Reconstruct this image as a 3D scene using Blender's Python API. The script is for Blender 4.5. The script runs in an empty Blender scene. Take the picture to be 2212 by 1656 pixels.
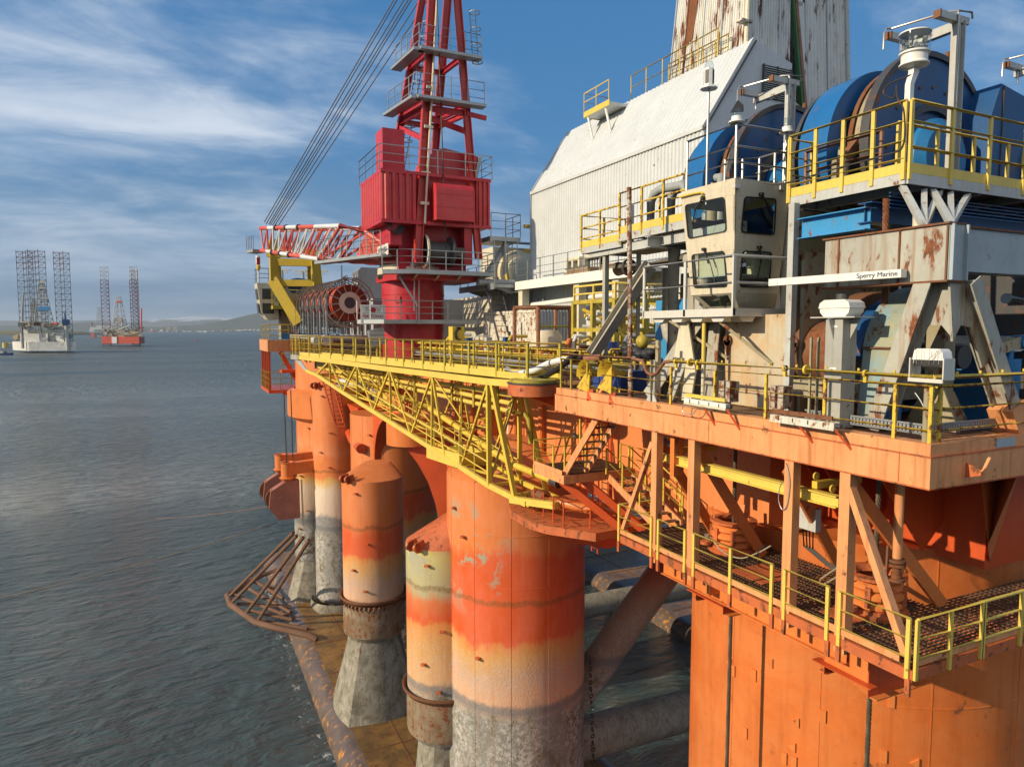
import bpy, math, random
from mathutils import Vector, Matrix
random.seed(7)
S = bpy.context.scene
COL = S.collection
R = math.radians
# ---------------------------------------------------------------- camera, sky, sun, exposure
FPX, PITCH, YAW, CZ = 1500.0, math.atan(116/1500.0), R(25.7), 30.0
cam = bpy.data.objects.new('camera', bpy.data.cameras.new('camera')); COL.objects.link(cam)
cam.data.sensor_width = 36; cam.data.lens = FPX/2212*36
cam.data.clip_start = .5; cam.data.clip_end = 90000
cam.location = (0, 0, CZ); cam.rotation_euler = (R(90)-PITCH, 0, -YAW)
S.camera = cam
HAZE = 4.5e-5
SUN_AZ, SUN_EL = R(-86), R(23)          # clockwise from +Y
tosun = Vector((math.sin(SUN_AZ)*math.cos(SUN_EL), math.cos(SUN_AZ)*math.cos(SUN_EL), math.sin(SUN_EL)))
sun = bpy.data.objects.new('sun', bpy.data.lights.new('sun', 'SUN')); COL.objects.link(sun)
sun.data.energy = 4.5; sun.data.angle = R(.5); sun.data.color = (1, .83, .59)
sun.location = (-60, 20, 90); sun.rotation_euler = (-tosun).to_track_quat('-Z', 'Y').to_euler()
S.view_settings.view_transform = 'Standard'; S.view_settings.look = 'None'
S.view_settings.exposure = 0.28; S.view_settings.gamma = 1
S.cycles.use_denoising = True
S.cycles.max_bounces = 8; S.cycles.diffuse_bounces = 3; S.cycles.glossy_bounces = 3
S.cycles.transmission_bounces = 6; S.cycles.transparent_max_bounces = 10; S.cycles.volume_bounces = 0
S.cycles.caustics_reflective = False; S.cycles.caustics_refractive = False
S.cycles.sample_clamp_indirect = 4

class NT:
    """short-hand for building node trees"""
    def __init__(s, nt): s.t = nt; s.n = nt.nodes; s.l = nt.links
    def node(s, k, ins=None, **kw):
        n = s.n.new(k)
        for a, v in kw.items(): setattr(n, a, v)
        for i, v in (ins or {}).items(): s.put(n.inputs[i], v)
        return n
    def put(s, sock, v):
        if isinstance(v, bpy.types.NodeSocket): s.l.new(v, sock)
        elif isinstance(v, bpy.types.Node): s.l.new(v.outputs[0], sock)
        else: sock.default_value = v
    def math(s, op, a, b=0.0, c=None, clamp=False):
        n = s.node('ShaderNodeMath', {0: a, 1: b}, operation=op, use_clamp=clamp)
        if c is not None: s.put(n.inputs[2], c)
        return n.outputs[0]
    def mix(s, f, a, b, mode='MIX'):
        n = s.node('ShaderNodeMix', data_type='RGBA', blend_type=mode)
        s.put(n.inputs[0], f); s.put(n.inputs[6], a); s.put(n.inputs[7], b)
        return n.outputs[2]
    def ramp(s, f, stops, mode='LINEAR'):
        n = s.node('ShaderNodeValToRGB', {0: f}); e = n.color_ramp.elements; n.color_ramp.interpolation = mode
        while len(e) < len(stops): e.new(.5)
        for el, (p, c) in zip(e, stops):
            el.position = p; el.color = (c[0], c[1], c[2], 1) if not isinstance(c, (int, float)) else (c, c, c, 1)
        return n.outputs[0]
    def rng(s, v, a, b, c=0.0, d=1.0):
        return s.node('ShaderNodeMapRange', {0: v, 1: a, 2: b, 3: c, 4: d}).outputs[0]
    def noise(s, vec, scale, detail=4, rough=.55, dist=0.0):
        return s.node('ShaderNodeTexNoise', {'Vector': vec, 'Scale': scale, 'Detail': detail, 'Roughness': rough, 'Distortion': dist}).outputs[0]
    def scale(s, vec, sc, rot=(0, 0, 0), loc=(0, 0, 0)):
        return s.node('ShaderNodeMapping', {0: vec, 1: loc, 2: rot, 3: sc}).outputs[0]

def c4(c): return (c[0], c[1], c[2], 1)

W = bpy.data.worlds.new('World'); S.world = W; W.use_nodes = True
W.node_tree.nodes.clear(); t = NT(W.node_tree)
skyn = t.node('ShaderNodeTexSky', sky_type='NISHITA', sun_disc=False, sun_elevation=SUN_EL, sun_rotation=SUN_AZ,
              altitude=0, air_density=1.3, dust_density=.6, ozone_density=2.2)
g = t.node('ShaderNodeTexCoord').outputs['Generated']
xyz = t.node('ShaderNodeSeparateXYZ', {0: g})
zc = t.math('MAXIMUM', xyz.outputs[2], 0.0)
zz = t.math('ADD', zc, .22)
plan = t.node('ShaderNodeCombineXYZ', {0: t.math('DIVIDE', xyz.outputs[0], zz), 1: t.math('DIVIDE', xyz.outputs[1], zz), 2: 0.0}).outputs[0]
plr = t.scale(plan, (.75, 1.45, 1), (0, 0, R(-62)))
warp = t.noise(t.scale(plan, (.5, .5, .5)), 1.0, 3)
plw = t.node('ShaderNodeVectorMath', {0: plr, 1: t.node('ShaderNodeVectorMath', {0: t.node('ShaderNodeTexNoise', {'Vector': plan, 'Scale': .6, 'Detail': 2}).outputs[1], 1: (1.1, 1.1, 0)}, operation='MULTIPLY').outputs[0]}, operation='ADD').outputs[0]
n1 = t.noise(plw, .75, 8, .62)
n2 = t.noise(t.scale(plan, (1.2, 2.6, 1), (0, 0, R(-55)), (3, 1, 0)), 1.6, 7, .6, .5)
azl = t.node('ShaderNodeVectorMath', {0: g, 1: (math.sin(R(-12)), math.cos(R(-12)), 0)}, operation='DOT_PRODUCT').outputs['Value']
left = t.rng(azl, .68, 1.0, -.06, .09)
fwd = t.node('ShaderNodeVectorMath', {0: g, 1: (math.sin(YAW), math.cos(YAW), 0)}, operation='DOT_PRODUCT').outputs['Value']
back = t.rng(fwd, .15, -.45)                      # unseen bright clouds behind the viewpoint, added as fill light
cov = t.math('ADD', t.math('ADD', t.math('ADD', t.math('MULTIPLY', n1, .72), t.math('MULTIPLY', n2, .28)), left), t.math('MULTIPLY', back, .22))
cl = t.rng(cov, .45, .70); cl.node.interpolation_type = 'SMOOTHSTEP'
cl = t.math('MULTIPLY', cl, .85)
# low grey bank over the horizon
el_n = t.noise(t.scale(g, (2.2, 2.2, 9)), 1.3, 5, .55, .3)
bank = t.math('MULTIPLY', t.rng(t.math('ADD', xyz.outputs[2], t.math('MULTIPLY', t.math('SUBTRACT', el_n, .5), .22)), .22, .03), .85, clamp=True)
sat = t.node('ShaderNodeHueSaturation', {'Saturation': 1.25, 'Value': .82, 'Color': skyn}).outputs[0]
sat = t.mix(.72, sat, (.32, 1.50, 3.55, 1))
ccol = t.mix(t.rng(n2, .35, .7), (3.3, 4.1, 5.3, 1), (5.4, 5.9, 6.6, 1))
ccol = t.mix(back, ccol, (6.6, 6.7, 6.9, 1))
skyc = t.mix(cl, sat, ccol)
bcol = t.mix(t.rng(n1, .4, .62), (1.25, 2.05, 3.1, 1), (2.3, 3.1, 4.2, 1))
skyc = t.mix(bank, skyc, bcol)
bg = t.node('ShaderNodeBackground', {0: skyc, 1: .115})
t.node('ShaderNodeOutputWorld', {0: bg})

# ---------------------------------------------------------------- pixel of the photograph (2212 wide) -> point on a given plane
_F = Vector((math.sin(YAW)*math.cos(PITCH), math.cos(YAW)*math.cos(PITCH), -math.sin(PITCH)))
_R = Vector((math.cos(YAW), -math.sin(YAW), 0)); _U = _R.cross(_F); _C = Vector((0, 0, CZ))
def at(px, py, x=None, y=None, z=None, d=None):
    r = _F + _R*((px-1106)/FPX) - _U*((py-828)/FPX)
    k = x/r.x if x is not None else y/r.y if y is not None else (z-CZ)/r.z if z is not None else d
    return _C + r*k

# ---------------------------------------------------------------- mesh builder
def basis(d, up=None):
    d = d.normalized(); up = Vector(up) if up else Vector((0, 0, 1))
    if abs(d.dot(up)) > .98: up = Vector((0, 1, 0)) if abs(d.y) < .9 else Vector((1, 0, 0))
    s = d.cross(up).normalized(); return s, s.cross(d)

class MB:
    def __init__(s): s.v = []; s.f = []
    def add(s, vs, fs):
        o = len(s.v); s.v += [Vector(p) for p in vs]; s.f += [tuple(i+o for i in f) for f in fs]; return s
    def hexa(s, p):   # 8 corners, bottom 4 then top 4, counter-clockwise from above
        return s.add(p, [(3, 2, 1, 0), (4, 5, 6, 7), (0, 1, 5, 4), (1, 2, 6, 5), (2, 3, 7, 6), (3, 0, 4, 7)])
    def bx(s, x0, x1, y0, y1, z0, z1):
        return s.hexa([(x0, y0, z0), (x1, y0, z0), (x1, y1, z0), (x0, y1, z0), (x0, y0, z1), (x1, y0, z1), (x1, y1, z1), (x0, y1, z1)])
    def box(s, c, sz, rz=0, rx=0, ry=0):
        m = Matrix.Translation(Vector(c)) @ Matrix.Rotation(rz, 4, 'Z') @ Matrix.Rotation(ry, 4, 'Y') @ Matrix.Rotation(rx, 4, 'X')
        h = [q/2 for q in sz]
        return s.hexa([m @ Vector((a*h[0], b*h[1], c_*h[2])) for c_ in (-1, 1) for a, b in ((-1, -1), (1, -1), (1, 1), (-1, 1))])
    def beam(s, p, q, w, h=None, up=None):
        p, q = Vector(p), Vector(q); h = h or w; a, b = basis(q-p, up)
        r = [(-a*w/2-b*h/2), (a*w/2-b*h/2), (a*w/2+b*h/2), (-a*w/2+b*h/2)]
        return s.hexa([p+k for k in reversed(r)] + [q+k for k in reversed(r)])
    def ibeam(s, p, q, w, h, tw=.02, tf=.025, up=None):
        p, q = Vector(p), Vector(q); a, b = basis(q-p, up)
        s.beam(p, q, tw, h-2*tf, up)
        for k in (-1, 1): o = b*k*(h-tf)/2; s.beam(p+o, q+o, w, tf, up)
        return s
    def tube(s, p, q, r, n=8, r2=None):
        p, q = Vector(p), Vector(q); r2 = r if r2 is None else r2; a, b = basis(q-p)
        vs = []
        for c, rr in ((p, r), (q, r2)):
            vs += [c + (a*math.cos(2*math.pi*i/n) + b*math.sin(2*math.pi*i/n))*rr for i in range(n)]
        fs = [(i, (i+1) % n, n+(i+1) % n, n+i) for i in range(n)] + [tuple(range(n))[::-1], tuple(range(n, 2*n))]
        return s.add(vs, fs)
    def pipe(s, pts, r, n=8, closed=False):
        pts = [Vector(p) for p in pts]; m = len(pts); vs = []; A = None
        for i, p in enumerate(pts):
            d0 = (p-pts[i-1]).normalized() if (i or closed) else None
            d1 = (pts[(i+1) % m]-p).normalized() if (i < m-1 or closed) else None
            d = (d0 or d1) + (d1 or d0)
            d = d.normalized() if d.length > 1e-6 else (d1 or d0)
            if A is None: A, B = basis(d)
            else:
                A = (A - d*A.dot(d)); A = A.normalized() if A.length > 1e-6 else basis(d)[0]; B = A.cross(d)*-1
                B = d.cross(A)
            k = 1/max(.5, d.dot(d1 or d0))
            vs += [p + (A*math.cos(2*math.pi*j/n) + B*math.sin(2*math.pi*j/n))*r*(k if False else 1) for j in range(n)]
        fs = []
        for i in range(m if closed else m-1):
            for j in range(n):
                a, b = i*n+j, i*n+(j+1) % n; c, d_ = ((i+1) % m)*n+(j+1) % n, ((i+1) % m)*n+j
                fs.append((a, b, c, d_))
        if not closed: fs += [tuple(range(n))[::-1], tuple((m-1)*n+j for j in range(n))]
        return s.add(vs, fs)
    def lathe(s, prof, c=(0, 0, 0), n=32, axis=(0, 0, 1), a0=0.0, a1=2*math.pi):
        c = Vector(c); ax = Vector(axis).normalized(); a, b = basis(ax)
        if abs(ax.z) > .9: a, b = Vector((1, 0, 0)), Vector((0, 1, 0))
        full = abs(a1-a0-2*math.pi) < 1e-6; m = n if full else n+1; vs = []
        for i in range(m):
            t_ = a0+(a1-a0)*i/n; d = a*math.cos(t_)+b*math.sin(t_)
            vs += [c + d*r + ax*z for r, z in prof]
        k = len(prof); fs = []
        for i in range(n):
            i2 = (i+1) % m
            for j in range(k-1): fs.append((i*k+j, i2*k+j, i2*k+j+1, i*k+j+1))
        return s.add(vs, fs)
    def cyl(s, c, r, h, n=32, axis=(0, 0, 1), r2=None):
        r2 = r if r2 is None else r2
        return s.lathe([(0.0001, 0), (r, 0), (r2, h), (0.0001, h)], c, n, axis)
    def prism(s, poly, n):      # planar polygon (3D points) extruded by vector n
        poly = [Vector(p) for p in poly]; n = Vector(n); k = len(poly)
        return s.add(poly+[p+n for p in poly], [tuple(range(k))[::-1], tuple(range(k, 2*k))] + [(i, (i+1) % k, k+(i+1) % k, k+i) for i in range(k)])
    def quad(s, a, b, c, d): return s.add([a, b, c, d], [(0, 1, 2, 3)])
    def corr(s, p00, p10, p01, p11, n, dep, nrm):   # corrugated sheet; waves run from the 0 edge to the 1 edge
        p00, p10, p01, p11, nrm = map(Vector, (p00, p10, p01, p11, nrm)); nrm = nrm.normalized(); vs = []
        for i in range(n):
            for u, h in ((0, 0), (.3, 0), (.45, 1), (.85, 1)):
                k = (i+u)/n
                for a, b in ((p00, p10), (p01, p11)): vs.append(a+(b-a)*k+nrm*dep*h)
        vs += [p10, p11]
        return s.add(vs, [(2*i, 2*i+2, 2*i+3, 2*i+1) for i in range(len(vs)//2-1)])
    def ball(s, c, r, n=10, sz=1.0):
        return s.lathe([(max(1e-4, r*math.sin(math.pi*i/n)), -r*sz*math.cos(math.pi*i/n)) for i in range(n+1)], c, 2*n)

def link(name, mb, mat, base=Vector((0, 0, 0)), parent=None, sharp=35):
    me = bpy.data.meshes.new(name)
    me.from_pydata([v-base for v in mb.v], [], mb.f); me.materials.append(mat if not isinstance(mat, str) else M[mat])
    me.polygons.foreach_set('use_smooth', [True]*len(me.polygons)); me.set_sharp_from_angle(angle=R(sharp)); me.update()
    o = bpy.data.objects.new(name, me); COL.objects.link(o)
    if parent: o.parent = parent
    else: o.location = base
    return o

class T:
    """a thing: an Empty at its base that parents its parts"""
    def __init__(s, name, label, cat, base=(0, 0, 0), group=None):
        s.b = Vector(base); s.o = bpy.data.objects.new(name, None); COL.objects.link(s.o); s.o.location = s.b
        s.o.empty_display_size = .2
        s.o['label'] = label; s.o['category'] = cat
        if group: s.o['group'] = group
    def part(s, name, mb, mat, parent=None, label=None):
        o = link(name, mb, mat, s.b, parent or s.o)
        if label: o['label'] = label
        return o

def solo(name, mb, mat, label, cat, group=None, kind=None):
    zs = min(mb.v, key=lambda v: v.z); c = Vector((sum(v.x for v in mb.v)/len(mb.v), sum(v.y for v in mb.v)/len(mb.v), zs.z))
    o = link(name, mb, mat, c)
    o['label'] = label; o['category'] = cat
    if group: o['group'] = group
    if kind: o['kind'] = kind
    return o
def setting(name, mb, mat, kind='structure'):
    o = link(name, mb, mat); o['kind'] = kind; return o

def copy_thing(root, loc, rz=0.0, label=None):
    r = root.copy(); COL.objects.link(r); r.location = loc; r.rotation_euler.z = root.rotation_euler.z+rz
    if label: r['label'] = label
    for ch in root.children:
        c = ch.copy(); COL.objects.link(c); c.parent = r
        for g_ in ch.children:
            d = g_.copy(); COL.objects.link(d); d.parent = c
    return r

# ---------------------------------------------------------------- materials
M = {}
RUST = (.115, .040, .016)
def paint(name, col, rough=.42, rust=0.0, streak=0.0, var=.18, scale=1.0, metal=0.0, bump=.12, rustcol=RUST, streakcol=None, spec=.4, second=None, second_amt=.5, vert=1.0):
    m = bpy.data.materials.new(name); m.use_nodes = True; m.node_tree.nodes.clear(); t = NT(m.node_tree)
    pos = t.node('ShaderNodeNewGeometry').outputs['Position']
    big = t.noise(pos, .55*scale, 5, .6); fine = t.noise(pos, 7*scale, 6, .65)
    hi = tuple(min(1, k*(1+var)) for k in col); lo = tuple(k*(1-var) for k in col)
    c = t.mix(t.rng(big, .3, .7), c4(lo), c4(hi))
    c = t.mix(t.math('MULTIPLY', t.rng(fine, .42, .75), .35), c, c4(tuple(k*.72 for k in col)))
    if second: c = t.mix(t.math('MULTIPLY', t.rng(t.noise(pos, .8*scale, 6, .7, .4), .5-.12, .5+.12), second_amt), c, c4(second))
    if streak:
        st = t.noise(t.scale(pos, (5*scale, 5*scale, .35*scale)), 1.0, 5, .6)
        sc = streakcol or tuple(k*.45+.02 for k in col)
        c = t.mix(t.math('MULTIPLY', t.rng(st, .50, .74), streak), c, c4(sc))
    rgh = rough
    if rust:
        rn = t.math('ADD', t.math('MULTIPLY', t.noise(t.scale(pos, (1, 1, vert)), 2.6*scale, 9, .68), .7), t.math('MULTIPLY', t.noise(t.scale(pos, (3*scale, 3*scale, .8*scale)), 1.2, 5, .6), .3))
        rm = t.rng(rn, .635-.2*rust, .675-.2*rust)
        rc = t.mix(t.rng(fine, .35, .65), c4(rustcol), c4(tuple(min(1, k*2.1) for k in rustcol)))
        halo = t.math('MULTIPLY', t.rng(rn, .585-.2*rust, .66-.2*rust), .45)
        c = t.mix(halo, c, c4(tuple(a*.5+b*.9 for a, b in zip(col, rustcol))))
        c = t.mix(rm, c, rc); rgh = t.math('ADD', t.math('MULTIPLY', rm, .35), rough)
    b = t.node('ShaderNodeBsdfPrincipled', {'Base Color': c, 'Roughness': rgh, 'Metallic': metal, 'Specular IOR Level': spec})
    if bump:
        t.put(b.inputs['Normal'], t.node('ShaderNodeBump', {'Strength': bump, 'Distance': .02, 'Height': t.math('ADD', fine, t.math('MULTIPLY', big, 1.5))}).outputs[0])
    t.node('ShaderNodeOutputMaterial', {0: b}); M[name] = m; return m

OR = (.64, .195, .050)
paint('orange', OR, .40, .10, .35, .12, streakcol=(.42, .10, .03))
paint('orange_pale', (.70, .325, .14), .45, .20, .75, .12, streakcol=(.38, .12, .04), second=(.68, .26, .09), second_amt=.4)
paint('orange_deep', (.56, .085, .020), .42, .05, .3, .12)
paint('orange_rust', (.50, .13, .045), .5, .45, .5, .2)
paint('yellow', (.66, .47, .06), .42, .16, .25, .10, 2.0, streakcol=(.35, .2, .04))
paint('yellow_clean', (.68, .51, .10), .42, .08, .2, .08, 2.0)
paint('yellow_rust', (.66, .47, .05), .45, .58, .4, .15, 2.2)
paint('yellow_dirty', (.42, .33, .04), .5, .30, .5, .2, 2.0)
paint('brown_pipe', (.27, .12, .065), .5, .5, .2, .2, 2.0)
paint('red', (.46, .014, .030), .38, .06, .4, .14, second=(.46, .055, .055), second_amt=.45)
paint('red_light', (.50, .026, .036), .38, .06, .4, .14, second=(.50, .085, .075), second_amt=.45)
paint('red_dull', (.40, .02, .02), .45, .12, .25, .2)
paint('white_sheet', (.56, .595, .61), .45, .04, .20, .06, 1.2, streakcol=(.46, .42, .33))
paint('white_tower', (.64, .65, .61), .5, .50, .7, .10, .6, vert=.22, streakcol=(.40, .32, .18), rustcol=(.10, .032, .012))
paint('white_rust', (.62, .62, .54), .5, .52, .75, .10, 1.6, streakcol=(.38, .25, .12), rustcol=(.16, .06, .02))
paint('white', (.74, .74, .70), .4, .04, .2, .06)
paint('white_far', (.62, .63, .60), .5, .30, .6, .15, .10, streakcol=(.36, .34, .30))
paint('cream', (.60, .56, .42), .5, .14, .4, .10)
paint('grey_paint', (.30, .32, .32), .42, .14, .3, .12)
paint('grey_light', (.46, .48, .46), .42, .22, .45, .10, streakcol=(.34, .22, .11))
paint('grey_blue', (.36, .42, .45), .45, .12, .3, .10)
paint('grey_rust', (.38, .38, .33), .48, .42, .95, .14, 1.1, vert=.4, streakcol=(.26, .14, .06))
paint('khaki', (.34, .30, .19), .5, .40, .5, .15, 1.2)
paint('dark', (.025, .025, .026), .5, .2, 0, .2)
paint('black_rubber', (.012, .012, .013), .55, 0, 0, .2)
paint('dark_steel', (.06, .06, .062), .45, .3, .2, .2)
paint('steel', (.40, .39, .36), .32, .10, .1, .1, 3.0, .75, .05)
paint('galv', (.33, .36, .38), .42, .04, .1, .12, 2.0, .45, .05)
paint('blue', (.018, .16, .38), .38, .18, .3, .12, 1.2, streakcol=(.03, .09, .14))
paint('blue_dark', (.012, .075, .21), .40, .22, .3, .15, 1.2)
paint('blue_bright', (.04, .27, .55), .4, .22, .35, .1, 1.4, streakcol=(.25, .2, .1))
paint('blue_khaki', (.33, .33, .22), .5, .30, .6, .12, 1.2, second=(.09, .36, .58), second_amt=.55)
paint('rust', (.17, .075, .035), .7, .6, .3, .25)
paint('rust_pole', (.15, .080, .048), .75, .35, .4, .2)
paint('cabin', (.60, .54, .41), .42, .10, .35, .08, 2.2, streakcol=(.36, .28, .15), spec=.5)
paint('alu', (.66, .64, .57), .40, .02, .1, .06, 2.0, .2, .05)
paint('hose_red', (.36, .05, .02), .5, 0, .2, .15)
paint('hose_white', (.66, .67, .68), .5, .03, .1, .06)
paint('hose_black', (.014, .014, .015), .45, 0, 0, .2)
paint('cable', (.035, .03, .026), .6, .3, 0, .2)
paint('wood', (.28, .20, .12), .75, 0, .5, .25)
paint('tarp', (.03, .03, .035), .55, 0, 0, .3)
paint('tarp_blue', (.025, .055, .20), .5, 0, 0, .3)
paint('pigeon', (.16, .17, .19), .7, 0, 0, .2, 12)
paint('letter', (.05, .08, .15), .5, .05, 0, .2)
paint('letter_blue', (.09, .13, .28), .5, 0, 0, .1)
paint('letter_black', (.02, .02, .02), .5, 0, 0, .1)
paint('letter_red', (.45, .02, .03), .5, 0, 0, .1)
paint('green', (.05, .16, .06), .5, .2, .3, .2)
paint('far_red', (.48, .065, .035), .5, .1, .3, .12, .15)
paint('far_mast', (.16, .065, .065), .5, 0, 0, .1, .2)
paint('far_grey', (.30, .31, .30), .6, .1, .3, .25, .15)
paint('far_buff', (.36, .30, .18), .6, .15, .3, .3, .2)
paint('far_mast_white', (.50, .50, .48), .5, 0, 0, .1, .2)
paint('grating', (.115, .070, .045), .55, .35, 0, .25, 2)
paint('deck', (.16, .085, .05), .6, .45, 0, .25, .7)
paint('deck_green', (.08, .085, .06), .6, .4, 0, .25, .7)
paint('glow_dark', (.05, .055, .06), .35, 0, 0, .1)

paint('panel', (.50, .46, .35), .45, .22, .5, .12, .9, streakcol=(.30, .2, .1), second=(.50, .30, .13), second_amt=.75)
paint('grey_paint2', (.36, .36, .33), .4, .16, .45, .1, 1.4)
paint('blue_cover', (.016, .13, .35), .35, .12, .2, .10, 1.0)
paint('grey_warm', (.40, .38, .32), .45, .22, .35, .1, 1.2)
paint('rust_pale', (.44, .40, .33), .5, .75, .5, .15, 1.8)
paint('yellow_horn', (.60, .40, .03), .42, .42, .4, .2, 1.6)
paint('jib_red', (.56, .10, .075), .4, 0, .1, .1); paint('jib_white', (.62, .66, .68), .4, 0, .1, .06); paint('red_leg', (.50, .045, .035), .36, .02, .15, .12)
paint('white_gable', (.54, .57, .58), .45, .05, .25, .06, 1.2, streakcol=(.42, .40, .34))
paint('white_tower_shade', (.62, .64, .62), .5, .42, .5, .08, .6, vert=.22, streakcol=(.36, .30, .2), rustcol=(.07, .025, .012))
paint('rust_sheet', (.17, .065, .025), .8, .7, .5, .3, .8)
paint('container_grey', (.40, .44, .47), .45, .06, .3, .06)
paint('cream_wall', (.60, .56, .42), .5, .10, .5, .08, .7, streakcol=(.40, .32, .2))
paint('yellow_dull', (.50, .36, .03), .45, .08, .25, .1)
paint('reel_steel', (.34, .31, .25), .4, .1, .1, .15, 2, .4)

paint('orange_column', (.58, .145, .030), .42, .12, .5, .12, .55, streakcol=(.36, .085, .02), second=(.62, .22, .07), second_amt=.6)

paint('far_leg', (.16, .175, .195), .5, 0, 0, .1, .2)

def glass(name, col=(.30, .36, .36), mixk=.62):
    m = bpy.data.materials.new(name); m.use_nodes = True; m.node_tree.nodes.clear(); t = NT(m.node_tree)
    gl = t.node('ShaderNodeBsdfGlossy', {'Color': (.9, .95, 1, 1), 'Roughness': .03})
    tr = t.node('ShaderNodeBsdfTransparent', {0: c4(col)})
    fr = t.math('ADD', t.math('MULTIPLY', t.math('POWER', t.node('ShaderNodeLayerWeight', {0: .5}).outputs['Facing'], 4.0), .9), .05, clamp=True)
    t.node('ShaderNodeOutputMaterial', {0: t.node('ShaderNodeMixShader', {0: fr, 1: tr, 2: gl})}); M[name] = m
glass('glass', (.80, .88, .84)); glass('lens', (.86, .90, .90)); glass('lamp_glass', (.70, .70, .6))

# ---------------------------------------------------------------- sea
def sea_mat():
    m = bpy.data.materials.new('sea_water'); m.use_nodes = True; m.node_tree.nodes.clear(); t = NT(m.node_tree)
    pos = t.node('ShaderNodeNewGeometry').outputs['Position']; sp = t.node('ShaderNodeSeparateXYZ', {0: pos})
    a = t.noise(t.scale(pos, (.20, .46, 1), (0, 0, R(28))), 1.0, 6, .58, .6)
    rn = t.node('ShaderNodeTexNoise', {'Vector': t.scale(pos, (.33, .70, 1), (0, 0, R(14))), 'Scale': 1.0, 'Detail': 5, 'Roughness': .5, 'Distortion': .5}, noise_type='RIDGED_MULTIFRACTAL', normalize=True).outputs[0]
    b = t.noise(t.scale(pos, (.95, 2.0, 1), (0, 0, R(5))), 1.0, 6, .62, .3)
    c = t.noise(t.scale(pos, (.030, .075, 1), (0, 0, R(35))), 1.0, 4, .5)
    gust = t.rng(t.noise(t.scale(pos, (.004, .012, 1), (0, 0, R(30))), 1.0, 3, .5), .35, .65, .75, 1.1)
    h = t.math('ADD', t.math('ADD', t.math('MULTIPLY', a, 2.7), t.math('MULTIPLY', b, .55)), t.math('ADD', t.math('MULTIPLY', c, 1.8), t.math('MULTIPLY', rn, .9)))
    bn = t.node('ShaderNodeBump', {'Strength': gust, 'Distance': 3.5, 'Height': h})
    # wash along the pontoon edges and round the legs
    dx = t.math('ABSOLUTE', t.math('SUBTRACT', sp.outputs[0], 8.3))
    near = t.math('MULTIPLY', t.rng(dx, 3.2, .2), t.math('MULTIPLY', t.rng(sp.outputs[1], 8, 14), t.rng(sp.outputs[1], 96, 88)))
    foam = t.rng(t.math('ADD', t.noise(t.scale(pos, (1.6, .9, 1)), 1.0, 8, .7, .8), t.math('MULTIPLY', near, .20)), .75, .84)
    foam = t.math('MULTIPLY', foam, t.rng(near, 0, .25))
    col = t.mix(foam, (.022, .060, .062, 1), (.55, .58, .58, 1))
    bs = t.node('ShaderNodeBsdfPrincipled', {'Base Color': col, 'Roughness': t.math('ADD', t.math('MULTIPLY', foam, .5), t.rng(t.node('ShaderNodeVectorMath', {0: pos}, operation='LENGTH').outputs['Value'], 60, 500, .04, .40)), 'IOR': 1.5, 'Specular IOR Level': 1.0, 'Normal': bn.outputs[0]})
    t.node('ShaderNodeOutputMaterial', {0: bs}); M['sea'] = m
sea_mat()
L_ = 30000
setting('sea', MB().quad((-L_, -L_, 0), (L_, -L_, 0), (L_, L_, 0), (-L_, L_, 0)), 'sea')
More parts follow.
